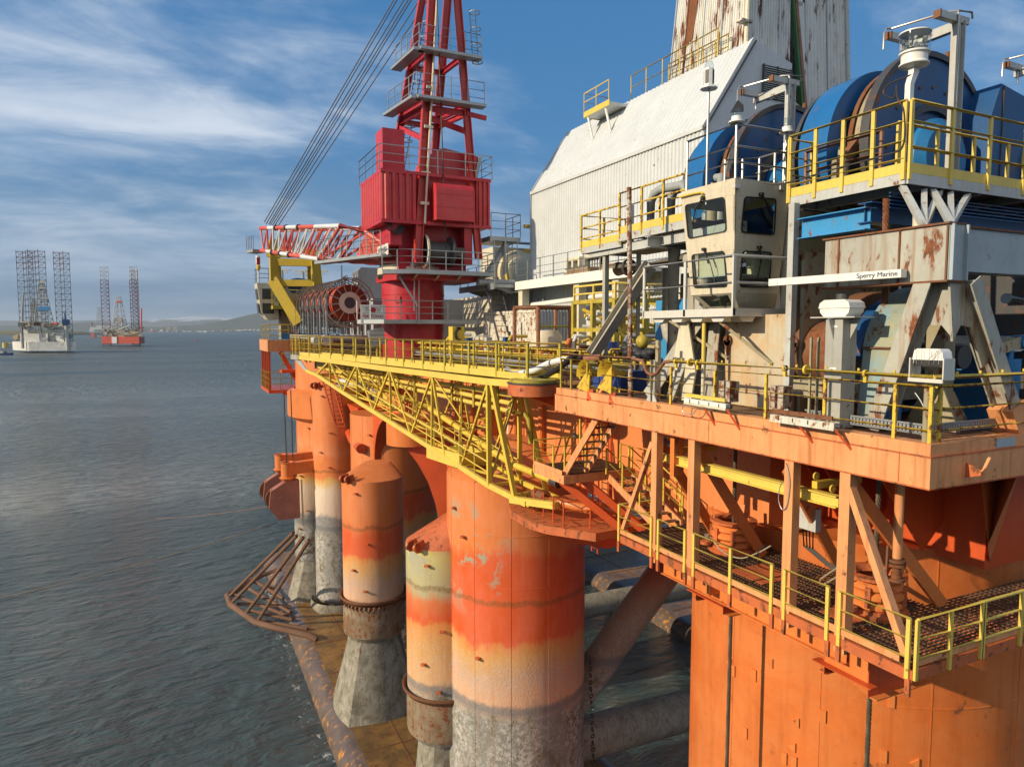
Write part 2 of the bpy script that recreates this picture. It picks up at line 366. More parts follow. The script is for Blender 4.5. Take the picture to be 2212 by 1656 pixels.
# ================================================================ hull
def band_mat(name, stops, top=OR, patch=None):
    """column paint: coats of different age in bands of height (z in metres), rough growth near the water"""
    m = bpy.data.materials.new(name); m.use_nodes = True; m.node_tree.nodes.clear(); t = NT(m.node_tree)
    pos = t.node('ShaderNodeNewGeometry').outputs['Position']
    sp = t.node('ShaderNodeSeparateXYZ', {0: pos})
    wob = t.noise(t.scale(pos, (.5, .5, .25)), 1.0, 6, .62)
    wob2 = t.noise(pos, 2.4, 6, .7)
    drip = t.noise(t.scale(pos, (3.2, 3.2, .12)), 1.0, 5, .65)
    z = t.math('ADD', sp.outputs[2], t.math('ADD', t.math('MULTIPLY', t.math('SUBTRACT', wob, .5), 2.4), t.math('ADD', t.math('MULTIPLY', t.math('SUBTRACT', wob2, .5), .9), t.math('MULTIPLY', t.math('SUBTRACT', drip, .5), .8))))
    c = t.ramp(t.math('DIVIDE', z, 26), [(a/26, b) for a, b in stops])
    fine = t.noise(pos, 9, 5, .7)
    big = t.noise(t.scale(pos, (1, 1, .45)), .9, 6, .65)
    c = t.mix(t.math('MULTIPLY', t.rng(big, .35, .7), .35), c, t.node('ShaderNodeHueSaturation', {'Saturation': .80, 'Value': 1.25, 'Color': c}).outputs[0])
    st = t.noise(t.scale(pos, (4, 4, .22)), 1.0, 5, .6)
    c = t.mix(t.math('MULTIPLY', t.rng(st, .52, .78), .35), c, (.40, .10, .03, 1))
    if patch:      # worn through to an older coat
        pn = t.noise(pos, .55, 7, .66, .35)
        zone = t.math('MULTIPLY', t.rng(sp.outputs[2], patch[0], patch[0]+2), t.rng(sp.outputs[2], patch[1]+1.2, patch[1]))
        zone = t.math('MULTIPLY', zone, t.rng(sp.outputs[0], 15.6, 14.2))
        f_ = t.math('MULTIPLY', t.rng(t.math('ADD', pn, t.math('MULTIPLY', t.math('SUBTRACT', fine, .5), .25)), patch[2], patch[2]+.035), zone)
        c = t.mix(f_, c, c4(patch[3]))
    lowz = t.rng(sp.outputs[2], 13.8, 12.2)       # marine growth
    vor = t.node('ShaderNodeTexVoronoi', {'Vector': pos, 'Scale': 13.0, 'Randomness': 1.0}).outputs[0]
    spk = t.math('MULTIPLY', t.math('MULTIPLY', t.rng(fine, .50, .62), t.rng(wob2, .38, .58)), lowz)
    c = t.mix(t.math('MULTIPLY', spk, .75), c, (.50, .48, .42, 1))
    below = t.rng(z, 9.7, 9.3)
    c = t.mix(t.math('MULTIPLY', below, t.rng(t.noise(t.scale(pos, (1, 1, .5)), 1.3, 6, .7), .5, .62)), c, (.16, .13, .075, 1))
    c = t.mix(t.math('MULTIPLY', below, t.math('MULTIPLY', t.rng(t.noise(pos, 3.2, 6, .7), .47, .56), t.rng(wob, .4, .6))), c, (.47, .46, .42, 1))
    tz = t.math('ADD', sp.outputs[2], t.math('ADD', t.math('MULTIPLY', t.math('SUBTRACT', wob, .5), 1.1), t.math('MULTIPLY', t.math('SUBTRACT', wob2, .5), .25)))
    tide = t.math('MULTIPLY', t.rng(tz, 15.45, 15.6), t.rng(tz, 15.85, 15.75)); c = t.mix(t.math('MULTIPLY', tide, t.rng(fine, .35, .6, .2, .75)), c, (.20, .10, .035, 1))
    sz = t.math('ADD', sp.outputs[2], t.math('MULTIPLY', t.math('SUBTRACT', wob2, .5), .35))
    stripe = t.math('MULTIPLY', t.rng(sz, 9.45, 9.75), t.rng(sz, 10.2, 10.0))
    c = t.mix(t.math('MULTIPLY', stripe, t.rng(fine, .3, .6, .45, .85)), c, (.15, .165, .175, 1))
    bmp = t.node('ShaderNodeBump', {'Strength': t.math('ADD', t.math('MULTIPLY', lowz, .5), .08), 'Distance': .06, 'Height': t.math('ADD', t.math('MULTIPLY', vor, -.25), fine)})
    b = t.node('ShaderNodeBsdfPrincipled', {'Base Color': c, 'Roughness': t.math('ADD', t.math('MULTIPLY', lowz, .4), .38), 'Specular IOR Level': .4, 'Normal': bmp.outputs[0]})
    t.node('ShaderNodeOutputMaterial', {0: b}); M[name] = m
TAN, PNK, GRY = (.58, .30, .085), (.52, .33, .22), (.21, .205, .185)
REDO = (.62, .095, .018)
base_st = [(2, GRY), (9.2, GRY), (10.2, (.62, .35, .20)), (11.4, PNK), (12.6, TAN), (13.2, (.62, .24, .05)), (13.5, REDO), (15.2, REDO), (16.2, (.64, .19, .05)), (26, OR)]
band_mat('column_paint', base_st)
band_mat('column_front', [(2, GRY), (9.2, GRY), (10.2, (.62, .35, .20)), (11.4, PNK), (12.7, TAN), (13.3, (.62, .22, .05)), (13.6, REDO), (18.0, REDO), (18.6, (.64, .19, .05)), (26, OR)],
         patch=(14.5, 20.0, .545, (.34, .32, .23)))
band_mat('column_old', [(2, GRY), (9.2, GRY), (10.2, (.62, .35, .16)), (12.2, TAN), (13.4, (.62, .24, .05)), (13.7, REDO), (14.9, (.60, .18, .06)), (15.5, (.42, .38, .22)), (17.6, (.52, .46, .17)), (18.6, (.58, .24, .07)), (26, OR)],
         patch=(15.5, 19.5, .52, (.38, .37, .28)))
band_mat('column_far', [(2, (.26, .25, .23)), (9.8, (.24, .24, .23)), (10.8, (.20, .21, .22)), (11.2, (.60, .47, .37)), (13.6, (.66, .55, .42)), (14.4, (.64, .42, .14)), (15.0, OR), (17.2, OR), (17.6, (.66, .24, .09)), (19, OR), (26, OR)])
paint('brace_growth', (.25, .23, .19), .8, .25, .6, .35, 1.2, 0, .5, streakcol=(.06, .05, .04), second=(.42, .40, .33), second_amt=.6)
band_mat('brace_diag', [(2, GRY), (8, GRY), (12.0, (.40, .26, .17)), (14.0, (.46, .16, .07)), (15.2, (.46, .055, .02)), (16.2, (.52, .11, .035)), (26, OR)])
def pontoon_mat():
    paint('pontoon', (.13, .080, .035), .38, .35, .5, .35, .6, 0, .25, streakcol=(.05, .035, .015), second=(.36, .19, .05), second_amt=.7)
    paint('pontoon_edge', (.105, .078, .066), .28, .40, .5, .25, .7, 0, .25, rustcol=(.26, .11, .02), second=(.15, .12, .095), second_amt=.7)
pontoon_mat()

# the near pontoon: flat top, rounded edge on the sea side
PX, PZ = 8.9, 1.4
def pontoon(name, x0, x1, y0, y1, label):
    th = T(name, label, 'pontoon', ((x0+x1)/2, (y0+y1)/2, -3))
    b = MB(); b.bx(x0+1.5, x1-1.5, y0, y1, -4, PZ); th.part('deck_plate', b, 'pontoon')
    for s_, xe in ((1, x0), (-1, x1)):
        prof = [(xe+s_*(1.498-1.45*math.sin(R(a))), PZ-1.45+1.45*math.cos(R(a))-.002) for a in range(0, 91, 10)]
        prof += [(xe+s_*.048, -4), (xe+s_*1.498, -4)]
        b = MB().prism([(x, y0, z) for x, z in prof], (0, y1-y0, 0)); th.part('rounded_edge', b, 'pontoon_edge')
    b = MB()
    for yy in range(int(y0)+3, int(y1)-1, 6): b.bx(x0+1.6, x1-1.6, yy-.05, yy+.05, PZ-.02, PZ+.025)
    b.bx(x0+4.2, x0+4.3, y0, y1, PZ-.02, PZ+.02)
    th.part('weld_seam', b, 'rust'); return th
pontoon('hull_pontoon', PX, PX+17, 12, 92, 'rusty brown pontoon awash along the sea under the orange columns')
pontoon('hull_pontoon', 43, 60, 10, 92, 'pontoon on the far side of the rig, seen between the columns')

def lugs(b, c, r, spec):      # small welded brackets on a column: (azimuth deg, z)
    for a, z in spec:
        d = Vector((math.sin(R(a)), math.cos(R(a)), 0)); p = Vector((c[0], c[1], z))+d*r
        b.beam(p-d*.05, p+d*.24, .22, .11)
    return b
def column(label, c, r, z0, z1, mat, spec=(), seams=(), pads=0, flare=0):
    th = T('hull_column', label, 'column', (c[0], c[1], z0))
    prof = [(.01, z0), (r+flare, z0), (r+flare*.35, z0+1.5), (r, z0+4), (r, z1-.6), (r*.35, z1+1.3), (.01, z1+1.3)] if flare else [(.01, z0), (r, z0), (r, z1), (.01, z1)]
    shell = th.part('shell', MB().lathe(prof, (c[0], c[1], 0), 72), mat)
    b = MB()
    for z in seams: b.lathe([(r-.01, z-.03), (r+.012, z-.02), (r+.012, z+.02), (r-.01, z+.03)], (c[0], c[1], 0), 72)
    for a in range(180, 360, 30):
        d = Vector((math.sin(R(a)), math.cos(R(a)), 0)); p = Vector((c[0], c[1], 0))+d*(r+.004)
        b.beam(p+Vector((0, 0, z0+5 if not flare else z0+4)), p+Vector((0, 0, z1)), .035, .02, up=d)
    th.part('weld_seam', b, mat)
    for q in spec: th.part('bracket', lugs(MB(), c, r, (q,)), 'orange_rust')
    if pads:
        rr = random.Random(3); b = MB()
        for k in range(pads):
            a = rr.uniform(205, 272); z = rr.uniform(15.5, 21.3); d = Vector((math.sin(R(a)), math.cos(R(a)), 0)); s_ = Vector((d.y, -d.x, 0))
            p = Vector((c[0], c[1], z))+d*(r-.01); u = Vector((0, 0, 1)); w = .13
            sh = [p-s_*w-u*.16, p+s_*w, p-s_*w+u*.16] if k % 2 else [p-s_*w*.7-u*.2, p+s_*w*.7-u*.2, p+s_*w*.7+u*.2, p-s_*w*.7+u*.2]
            b.prism(sh, d*.06)
        th.part('pad', b, 'orange')
    return th
FH_ = Vector((math.sin(YAW), math.cos(YAW), 0))
C1, C2, C3, C5 = (23.3, 17.95), (17.2, 35.2), (17.9, 62.6), (17.6, 78.9)
column('plain orange corner column under the near corner platform, wire ropes hanging before it', C1, 6.0, 1, 23.45, 'orange_column', seams=(18.5, 21.6), pads=26)
column('stout orange column in the middle, red band over a pinkish foot', C2, 3.96, 1, 22.6, 'column_front', spec=((250, 19), (262, 20.4), (236, 12.6)), seams=(19.3, 16.5), flare=.55)
column('orange column behind the domed caisson, under the red crane', C3, 3.96, 1, 22.4, 'column_paint', spec=((228, 20.8), (214, 20)), seams=(17,))
column('far corner column with a white band, behind the fairlead housings', C5, 6.0, 1, 27, 'column_far', spec=((240, 19.5), (225, 22), (232, 22.1)), seams=(17.4, 21))

def caisson(label, c, r, ztop, zb, mat, cone, ring, foot, base_r=None, teeth=False):
    th = T('buoyancy_caisson', label, 'caisson', (c[0], c[1], PZ))
    th.part('shell', MB().lathe([(.01, zb-.35), (r*.86, zb-.3), (r, zb+.15), (r, ztop), (r-.02, ztop+.02)], (c[0], c[1], 0), 64), mat)
    cm = MB(); n = 48; vs = []
    if cone:       # conical cap leaning up against the column behind
        apex = Vector((c[0]+cone[0], c[1]+cone[1], ztop+cone[2]))
        rim = [Vector((c[0]+r*math.cos(2*math.pi*i/n), c[1]+r*math.sin(2*math.pi*i/n), ztop+.01)) for i in range(n)]
        top = [apex + (p-Vector((c[0], c[1], ztop)))*.45 for p in rim]
        for p in top: p.z = apex.z
        cm.add(rim+top, [(i, (i+1) % n, n+(i+1) % n, n+i) for i in range(n)]+[tuple(range(n, 2*n))])
    th.part('cap', cm, mat if mat != 'column_old' else 'orange_rust')
    d = Vector((-.88, -.47, 0)).normalized(); p = Vector((c[0], c[1], ztop-.2))+d*r
    b = MB()
    for k in (-.28, .28):
        s_ = Vector((d.y, -d.x, 0))*k
        b.prism([p+s_-d*.5, p+s_+d*.35+Vector((0, 0, .1)), p+s_+d*.45+Vector((0, 0, .65)), p+s_-d*.2+Vector((0, 0, .75))], Vector((d.y, -d.x, 0))*.08)
        b.cyl(p+s_+d*.3+Vector((0, 0, .42)), .26, .14, 16, (d.y, -d.x, 0))
    th.part('lifting_eye', b, 'orange_rust')
    if ring:
        b = MB().lathe([(r, ring-.25), (r+.12, ring-.2), (r+.30, ring+.05), (r+.30, ring+.2), (r+.22, ring+.2), (r+.04, ring-.05)], (c[0], c[1], 0), 64)
        if teeth:
            for i in range(44):
                a = 2*math.pi*i/44; dd = Vector((math.cos(a), math.sin(a), 0)); q = Vector((c[0], c[1], ring-.2))+dd*(r+.02); s2 = Vector((-dd.y, dd.x, 0))
                b.prism([q-s2*.15, q+s2*.15, q+dd*.2+s2*.15+Vector((0, 0, .0)), q+dd*.2-s2*.0-Vector((0, 0, .32))], Vector((0, 0, -.04)))
        th.part('guard_ring', b, 'rust')
        th.part('wear_band', MB().lathe([(r+.01, zb+.1), (r+.045, zb+.3), (r+.045, ring-.3), (r+.01, ring-.2)], (c[0], c[1], 0), 64), 'band_brown')
    if foot:
        w0, w1 = foot; b = MB(); k = 40; lo, hi = [], []
        for i in range(k):
            a = 2*math.pi*i/k; ca, sa = math.cos(a), math.sin(a); q = max(abs(ca), abs(sa))
            f = .55/q+.45
            lo.append(Vector((c[0]+ca*w0*f, c[1]+sa*w0*f, PZ-.1))); hi.append(Vector((c[0]+ca*w1, c[1]+sa*w1, zb-.1)))
        b.add(lo+hi, [(i, (i+1) % k, k+(i+1) % k, k+i) for i in range(k)]); th.part('foot', b, 'foot_growth')
    for q in ((225, ztop-.8), (205, ztop-4.5), (232, ztop-6.5), (210, ztop-8)): th.part('bracket', lugs(MB(), c, r, (q,)), 'orange_rust')
    return th
paint('band_brown', (.20, .12, .06), .75, .45, .5, .3, 1.2, 0, .6, second=(.34, .31, .24), second_amt=.5)
paint('foot_growth', (.17, .155, .115), .85, .25, .6, .35, 1.4, 0, .8, streakcol=(.09, .06, .03), second=(.38, .36, .30), second_amt=.75)
caisson('domed orange caisson with a toothed brown collar, standing on a tapered foot', (12.9, 51.1), 2.27, 19.0, 7.2, 'column_paint', (.8, 1.6, .75), 10.0, (3.1, 1.9), teeth=True)
caisson('yellow and grey weathered caisson against the stout middle column', (13.7, 37.5), 2.27, 17.8, 6.6, 'column_old', (2.3, -.9, 2.4), 9.2, (1.9, 1.6))
caisson('slim orange caisson with a bright white band beside the far corner column', (14.5, 72.2), 2.3, 24.2, 2.2, 'column_far', None, 0, (2.9, 2.8))
caisson('grey footed caisson behind the white-banded slim one, below the fairleads', (12.6, 76.0), 1.9, 15.5, 5.6, 'column_far', None, 0, (2.7, 1.6))

# upper hull: the deep box under the deck, with haunches down onto the columns
th = T('upper_hull', 'long orange upper hull below the deck, shadows of the yellow boom across it', 'hull', (30, 55, 22))
WX, ZB, DZ = 18.0, 22.0, 27.62
paint('orange_hull', (.66, .225, .075), .45, .06, .25, .10, streakcol=(.46, .15, .05))
th.part('side_shell', MB().bx(WX, 57, 22.0, 92, ZB, 27.0), 'orange_hull')
th.part('side_shell', MB().bx(17.6, 57, 16.8, 21.99, 22.0, 26.7), 'orange_hull'); th.part('recess_wall', MB().bx(20.2, 57, 11.4, 16.79, 23.3, 26.7), 'orange_deep')  # recess wall in deeper red: shade under the deck put into its colour
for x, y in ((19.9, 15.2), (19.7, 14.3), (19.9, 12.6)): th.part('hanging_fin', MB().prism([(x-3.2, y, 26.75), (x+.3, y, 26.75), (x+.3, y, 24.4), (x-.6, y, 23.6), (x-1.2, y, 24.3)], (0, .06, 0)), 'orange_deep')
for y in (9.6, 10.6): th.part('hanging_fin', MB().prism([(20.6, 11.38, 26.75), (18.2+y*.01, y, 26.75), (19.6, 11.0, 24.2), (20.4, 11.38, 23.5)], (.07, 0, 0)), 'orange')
b = MB()
for y in range(24, 92, 4): b.bx(WX-.02, WX+.01, y-.03, y+.03, ZB, 27.0)
for z in (23.4, 25.2): b.bx(WX-.015, WX+.01, 22, 92, z-.03, z+.03)
th.part('weld_seam', b, 'orange_hull')
def haunch(y0, sgn, r_):     # quarter-arch web between hull and column
    cy = y0
    arc = [(15.2, cy+sgn*(r_-r_*math.cos(R(a))), ZB-r_+r_*math.sin(R(a))+.6) for a in range(0, 91, 9)]
    return MB().prism([(15.2, cy-sgn*.6, ZB+.6), (15.2, cy-sgn*.6, ZB-r_+.6)]+arc, (2.9, 0, 0))
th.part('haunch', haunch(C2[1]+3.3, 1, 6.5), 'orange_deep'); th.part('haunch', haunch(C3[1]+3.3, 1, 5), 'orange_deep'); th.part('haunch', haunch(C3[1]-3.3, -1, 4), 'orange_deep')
q = at(888, 930, d=46); th.part('rest_drum', MB().cyl((q.x, q.y, 22.5), 1.62, 1.8, 40), 'orange')
th.part('rest_bracket', MB().prism([at(u, v, d=45) for u, v in ((866, 956), (975, 956), (975, 1130), (947, 1118), (940, 1085), (924, 1040), (902, 1000), (882, 974))], FH_*.6), 'orange_deep'); th.part('rest_arm', MB().prism([(q.x-.6, q.y, 22.6), (q.x-.6, q.y+1.2, 22.6), (18.1, q.y+1.2, 22.6), (18.1, q.y, 22.6)], (0, 0, 1.4)), 'orange')
b = MB().bx(WX-.9, 57, 24.65, 91.5, 27.0, DZ); b.bx(14.2, 57, 9.4, 24.3, 26.78, 27.62)
th.part('deck_plate', b, 'deck')
# pipes running down the hull side
sp_t = T('side_pipes', 'orange drain pipes running down the hull side behind the yellow boom', 'pipe', (WX-.3, 45, 20))
for y in (33.2, 36.4, 43.0, 45.6, 46.4, 58): sp_t.part('pipe', MB().tube((WX-.25, y, 27.0), (WX-.25, y, 21.5+(y % 2)), .16, 10), 'orange')
sp_t.part('bent_pipe', MB().pipe([(WX-.3, 39.4, 26), (WX-.3, 39.4, 19.2), (WX-.9, 39.2, 18.3), (WX-1.7, 39.0, 18.2)], .32, 12), 'orange')
sp_t.part('bent_pipe', MB().pipe([(16.4, 73.6, 26), (16.4, 73.6, 20.5), (15.8, 72.8, 19.7), (14.8, 66.0, 19.5), (14.2, 60.0, 19.6)], .42, 14), 'orange_deep')
sp_t.part('pipe_sleeve', MB().tube(at(735, 829, d=58), at(802, 826, d=55), .42, 16), 'hose_white')
lad = T('wall_ladder', 'dark red cage ladder on the hull side left of the stairs', 'ladder', (17.7, 27.5, 20))
b = MB()
for dy in (-.25, .25): b.beam((17.5, 27.3+dy, 19.5), (17.5, 27.3+dy, 26.9), .07)
lad.part('stile', b, 'orange_deep'); b = MB()
for k in range(24): b.tube((17.5, 27.05, 19.7+k*.3), (17.5, 27.55, 19.7+k*.3), .025, 6)
lad.part('rung', b, 'orange_deep')
b = MB()
for y in (26.2, 28.3, 28.9): b.tube((17.6, y, 21), (17.6, y, 27), .09, 8)
lad.part('stand_pipe', b, 'orange_deep')

# name board
sg = T('name_board', 'yellow name board with dark blue lettering on the hull behind the boom', 'sign', (WX, 72.5, 21.6))
sg.part('board', MB().bx(WX-.06, WX, 65, 80, 21.4, 26.6), 'yellow_clean')
def text(body, size, m, mat, parent, base, name='lettering', ext=.006, sx=1.0, align='CENTER'):
    cu = bpy.data.curves.new(name, 'FONT'); cu.body = body; cu.size = size; cu.extrude = ext; cu.align_x = align; cu.align_y = 'CENTER'
    tmp = bpy.data.objects.new('tmp_text', cu); COL.objects.link(tmp)
    dg = bpy.context.evaluated_depsgraph_get(); me = bpy.data.meshes.new_from_object(tmp.evaluated_get(dg))
    bpy.data.objects.remove(tmp); bpy.data.curves.remove(cu)
    me.transform(Matrix.Diagonal((sx, 1, 1, 1))); me.transform(Matrix.Translation(-Vector(base)) @ m)
    me.materials.clear(); me.materials.append(M[mat]); me.name = name
    o = bpy.data.objects.new(name, me); COL.objects.link(o); o.parent = parent; return o
def face(o, right, up):      # matrix that lays text on a face
    r = Vector(right).normalized(); u = Vector(up).normalized(); n = r.cross(u); u = n.cross(r)
    m = Matrix((r, u, n)).transposed().to_4x4(); m.translation = Vector(o); return m
text('TRANSOCEAN', 2.0, face((WX-.075, 72.4, 24.3), (0, -1, 0), (0, 0, 1)), 'letter_blue', sg.o, sg.b, sx=1.05)
text('LEADER', 2.0, face((WX-.075, 72.4, 22.4), (0, -1, 0), (0, 0, 1)), 'letter_blue', sg.o, sg.b, sx=1.05)
b = MB().bx(WX-.02, WX, 37.9, 38.05, 22.5, 24.6); b.bx(WX-.02, WX, 37.9, 38.05, 25.0, 26.4)
solo('draught_mark', b, 'hose_white', 'thin white vertical mark painted on the orange hull side', 'marking')

# bracing tubes between the two pontoons
def brace(p, q, r, mat, label): solo('bracing_tube', MB().tube(p, q, r, 28), mat, label, 'brace')
brace((20.5, 35.2, 4.8), (57, 35.2, 4.2), 1.25, 'brace_growth', 'grey weed-covered bracing tube low over the water, nearest of the three')
brace((20.5, 53, 4.8), (57, 53, 4.4), 1.05, 'brace_growth', 'grey bracing tube passing behind the diagonal one')
brace((20.5, 79, 4.3), (57, 79, 4.3), 1.2, 'brace_growth', 'dark bracing tube, the farthest one below the stair landing')
brace((20.0, 35.2, 6.4), (36.5, 35.2, 23.2), 1.05, 'brace_diag', 'diagonal bracing tube rising from the stout column, red at its top')
ch = MB()
for k in range(22):
    z = 1.6+k*.42; ch.lathe([(.10, -.03), (.15, 0), (.10, .03), (.07, 0), (.10, -.03)], (21.35+.02*(22-k), 34.0-.25, z), 10, (1, 0, 0) if k % 2 else (0, 1, 0))
solo('hanging_chain', ch, 'cable', 'dark chain hanging down the right side of the stout middle column', 'chain')

# fairlead housings on the far corner column
def fairlead(y, x, z, label):
    th = T('fairlead', label, 'fairlead', (x, y, z-3.4))
    b = MB().prism([(x-1.9, y, z-.3), (x-2.1, y, z-2.0), (x-1.2, y, z-3.3), (x+.9, y, z-3.3), (x+.9, y, z+.6), (x-.4, y, z+.6)], (0, 1.1, 0)); th.part('housing', b, 'fair_pink')
    th.part('guide_tube', MB().lathe([(.55, z+.6), (.8, z+.9), (.62, z+1.0), (.62, z+2.4), (.72, z+2.5), (.5, z+2.5), (.5, z+.6)], (x-.2, y+.5, 0), 24), 'orange')
    th.part('mount_arm', MB().prism([(x+.2, y+.1, z+1.2), (x+3.4, y+.1, z+1.4), (x+3.4, y+.1, z+2.6), (x+.2, y+.1, z+2.4)], (0, .9, 0)), 'orange')
    s_ = th.part('sheave', MB().lathe([(.2, -.2), (1.15, -.2), (.95, 0), (1.15, .2), (.2, .2)], (x-1.25, y+.55, z-1.2), 28, (0, 1, 0)), 'rust')
    th.part('pin_boss', MB().cyl((x-.9, y-.12, z-1.2), .32, .2, 20, (0, 1, 0)), 'fair_pink', parent=s_)
    th.part('strut', MB().tube((x+1.25, y+.3, z-4.2), (x+1.15, y+.3, z+.6), .09, 8), 'cream')
paint('fair_pink', (.36, .15, .105), .6, .15, .2, .2, 2)
fp = at(628, 1085, d=70.5); fairlead(fp.y, fp.x, fp.z+1.6, 'reddish brown fairlead housing nearest the slim column, wires running down into it')
fairlead(fp.y+3.2, fp.x-.2, fp.z+1.9, 'orange fairlead housing half hidden behind the reddish brown one')
w = [at(614, 850, d=72), at(623, 1022, d=72)]
for i, (a, c_) in enumerate((((613, 842), (620, 1015)), ((628, 842), (634, 1030)))):
    solo('wire_rope', MB().tube(at(*a, d=71+i), at(*c_, d=71+i), .055, 6), 'cable', ('left' if i == 0 else 'right')+' one of two thin wires dropping into the far fairleads', 'rope')
def sagrope(name, a, b_, sag, r, mat, label):
    a, b_ = Vector(a), Vector(b_); pts = [a.lerp(b_, k/24)-Vector((0, 0, sag*4*(k/24)*(1-k/24))) for k in range(25)]
    solo(name, MB().pipe(pts, r, 6), mat, label, 'mooring line')
a = at(598, 1128, d=70.5); sagrope('mooring_line', a, (at(-120, 1315, z=-.4)), 0.6, .06, 'cable', 'dark rusty mooring line running out left from the nearer fairlead')
a = at(597, 1090, d=73); sagrope('mooring_line', a, at(330, 1120, z=-.3), .3, .045, 'rust_pole', 'thin brown mooring line running left from the farther fairlead')

# anchor rack: rusty tubes fanning out over the water
th = T('anchor_rack', 'rusty tubular anchor rack jutting over the sea from the pontoon', 'anchor rack', at(640, 1340, z=1.4))
top = [at(*p, d=62) for p in ((634, 1150), (641, 1157), (655, 1160), (668, 1165))]
b = MB(); rim_px = [(596, 1322), (498, 1268), (491, 1282), (503, 1308), (574, 1352), (668, 1368)]
rim = [at(597, 1258, z=1.9), at(540, 1262, z=2.0), at(492, 1278, z=2.1), at(496, 1300, z=2.1), at(538, 1334, z=2.0), at(668, 1372, z=1.75)]
rim = [at(606, 1228, z=2.0), at(563, 1243, z=2.0), at(491, 1285, z=2.0), at(497, 1304, z=2.0), at(552, 1343, z=2.0), at(590, 1354, z=2.0), at(668, 1372, z=1.8), at(684, 1380, z=1.5)]
th.part('rim_tube', MB().pipe(rim, .30, 10), 'rust_pole')
for k, e in enumerate(((495, 1288), (500, 1302), (530, 1326), (556, 1342))):
    th.part('fan_bar', MB().tube(top[k], at(*e, z=2.0), .17, 8), 'rust_pole')
for p, q in (((503, 1283), (622, 1330)), ((522, 1262), (628, 1322)), ((540, 1248), (612, 1292)), ((512, 1303), (628, 1310)), ((540, 1318), (632, 1338)), ((556, 1338), (664, 1358)), ((545, 1255), (592, 1270))):
    th.part('cross_bar', MB().tube(at(*p, z=1.95), at(*q, z=1.55), .18, 8), 'rust_pole')
# ================================================================ railings, stairs, gratings
def railing(label, pts, h=1.1, mids=(.55,), step=1.5, r=.03, mat='yellow', post=(.07, .05), toe=0.0, toemat=None, drop=0.0, group=None, posts=None, topmat=None, postmat=None, ends=True, fine=True, cat='railing'):
    pts = [Vector(p) for p in pts]; th = T('railing', label, cat, pts[0], group); up = Vector((0, 0, 1))
    n = 8 if fine else 5
    th.part('top_rail', MB().pipe([p+up*h for p in pts], r, n), topmat or mat)
    for m_ in mids: th.part('mid_rail', MB().pipe([p+up*m_ for p in pts], r*.8, n), mat)
    if posts is None:
        posts = []
        for i, (a, b_) in enumerate(zip(pts, pts[1:])):
            k = max(1, round((b_-a).length/step))
            posts += [(a.lerp(b_, j/k), b_-a) for j in range(0 if (i or ends) else 1, k)]
            if i == len(pts)-2 and ends: posts.append((b_-(b_-a).normalized()*.03, b_-a))
    else: posts = [(Vector(p), pts[-1]-pts[0]) for p in posts]
    for p, d in posts:
        d = Vector((d.x, d.y, 0)).normalized()
        b = MB().beam(p-up*drop, p+up*h, post[1], post[0], up=d) if post[1] > 0 else MB().tube(p-up*drop, p+up*h, post[0], n)
        th.part('post', b, postmat or mat)
    if toe:
        for a, b_ in zip(pts, pts[1:]): th.part('toe_board', MB().beam(a+up*(toe/2+.02), b_+up*(toe/2+.02), .02, toe), toemat or mat)
    return th
def grating(x0, x1, y0, y1, z, sx=.11, sy=.22, hgt=.035):
    b = MB()
    for i in range(int((y1-y0)/sx)+1): b.bx(x0, x1, y0+i*sx, y0+i*sx+.022, z-hgt, z)
    for i in range(int((x1-x0)/sy)+1): b.bx(x0+i*sy, x0+i*sy+.022, y0, y1, z-hgt+.004, z-.003)
    return b
def stair(label, a_top, a_bot, wvec, n, mat, treadmat='grating', sw=.26, name='staircase', group=None):
    a, b_, w_ = Vector(a_top), Vector(a_bot), Vector(wvec); th = T(name, label, 'stairs', b_, group)
    for k in (0, 1): th.part('stringer', MB().beam(a+w_*k, b_+w_*k, .06, sw), mat)
    for i in range(n):
        p = b_.lerp(a, (i+.6)/n); d = Vector((a.x-b_.x, a.y-b_.y, 0)).normalized()*.13
        th.part('tread', MB().prism([p-d+w_*.04, p-d+w_*.96, p+d+w_*.96, p+d+w_*.04], (0, 0, .035)), treadmat)
    return th

# ---------------------------------------------------------------- corner winch deck edge
FX, FY, PF = 13.78, 8.92, 22.85
wd = T('winch_deck', 'corner winch deck with a pale orange edge girder, rust stained, above the grated platform', 'deck', (FX, FY, 26.73))
b = MB().bx(FX, FX+.42, FY, 24.6, 26.73, 27.40); b.bx(FX+.421, 27, FY, FY+.4, 26.73, 27.40)
wd.part('edge_girder', b, 'orange_pale')
b = MB().bx(FX+.035, FX+.41, FY+.035, 24.55, 27.402, 27.66); b.bx(FX+.411, 27, FY+.035, FY+.40, 27.402, 27.655)
wd.part('coaming', b, 'orange_pale')
b = MB().bx(FX-.02, FX+.4, FY-.02, 24.62, 27.385, 27.41); b.bx(FX+.4, 27, FY-.02, FY+.3, 27.385, 27.41); b.bx(FX-.012, 27, FY-.012, 24.62, 26.715, 26.745)
wd.part('flange', b, 'orange_rust')
wd.part('hatch_patch', MB().bx(16.05, 16.75, FY+.02, FY+.034, 27.43, 27.62), 'grey_blue')
b = MB()
for y in (9.6, 15.5, 19.8): b.bx(FX-.004, FX+.01, y-.012, y+.012, 26.76, 27.38)
wd.part('weld_seam', b, 'orange_rust')
hk = T('hose_hook', 'small bent hook on a bracket on the shaded end of the corner deck edge', 'hook', (15.1, FY, 26.95))
hk.part('bracket', MB().prism([(14.95, FY, 26.88), (14.95, FY-.32, 26.98), (14.95, FY-.32, 27.08), (14.95, FY, 27.2)], (.05, 0, 0)), 'orange_rust')
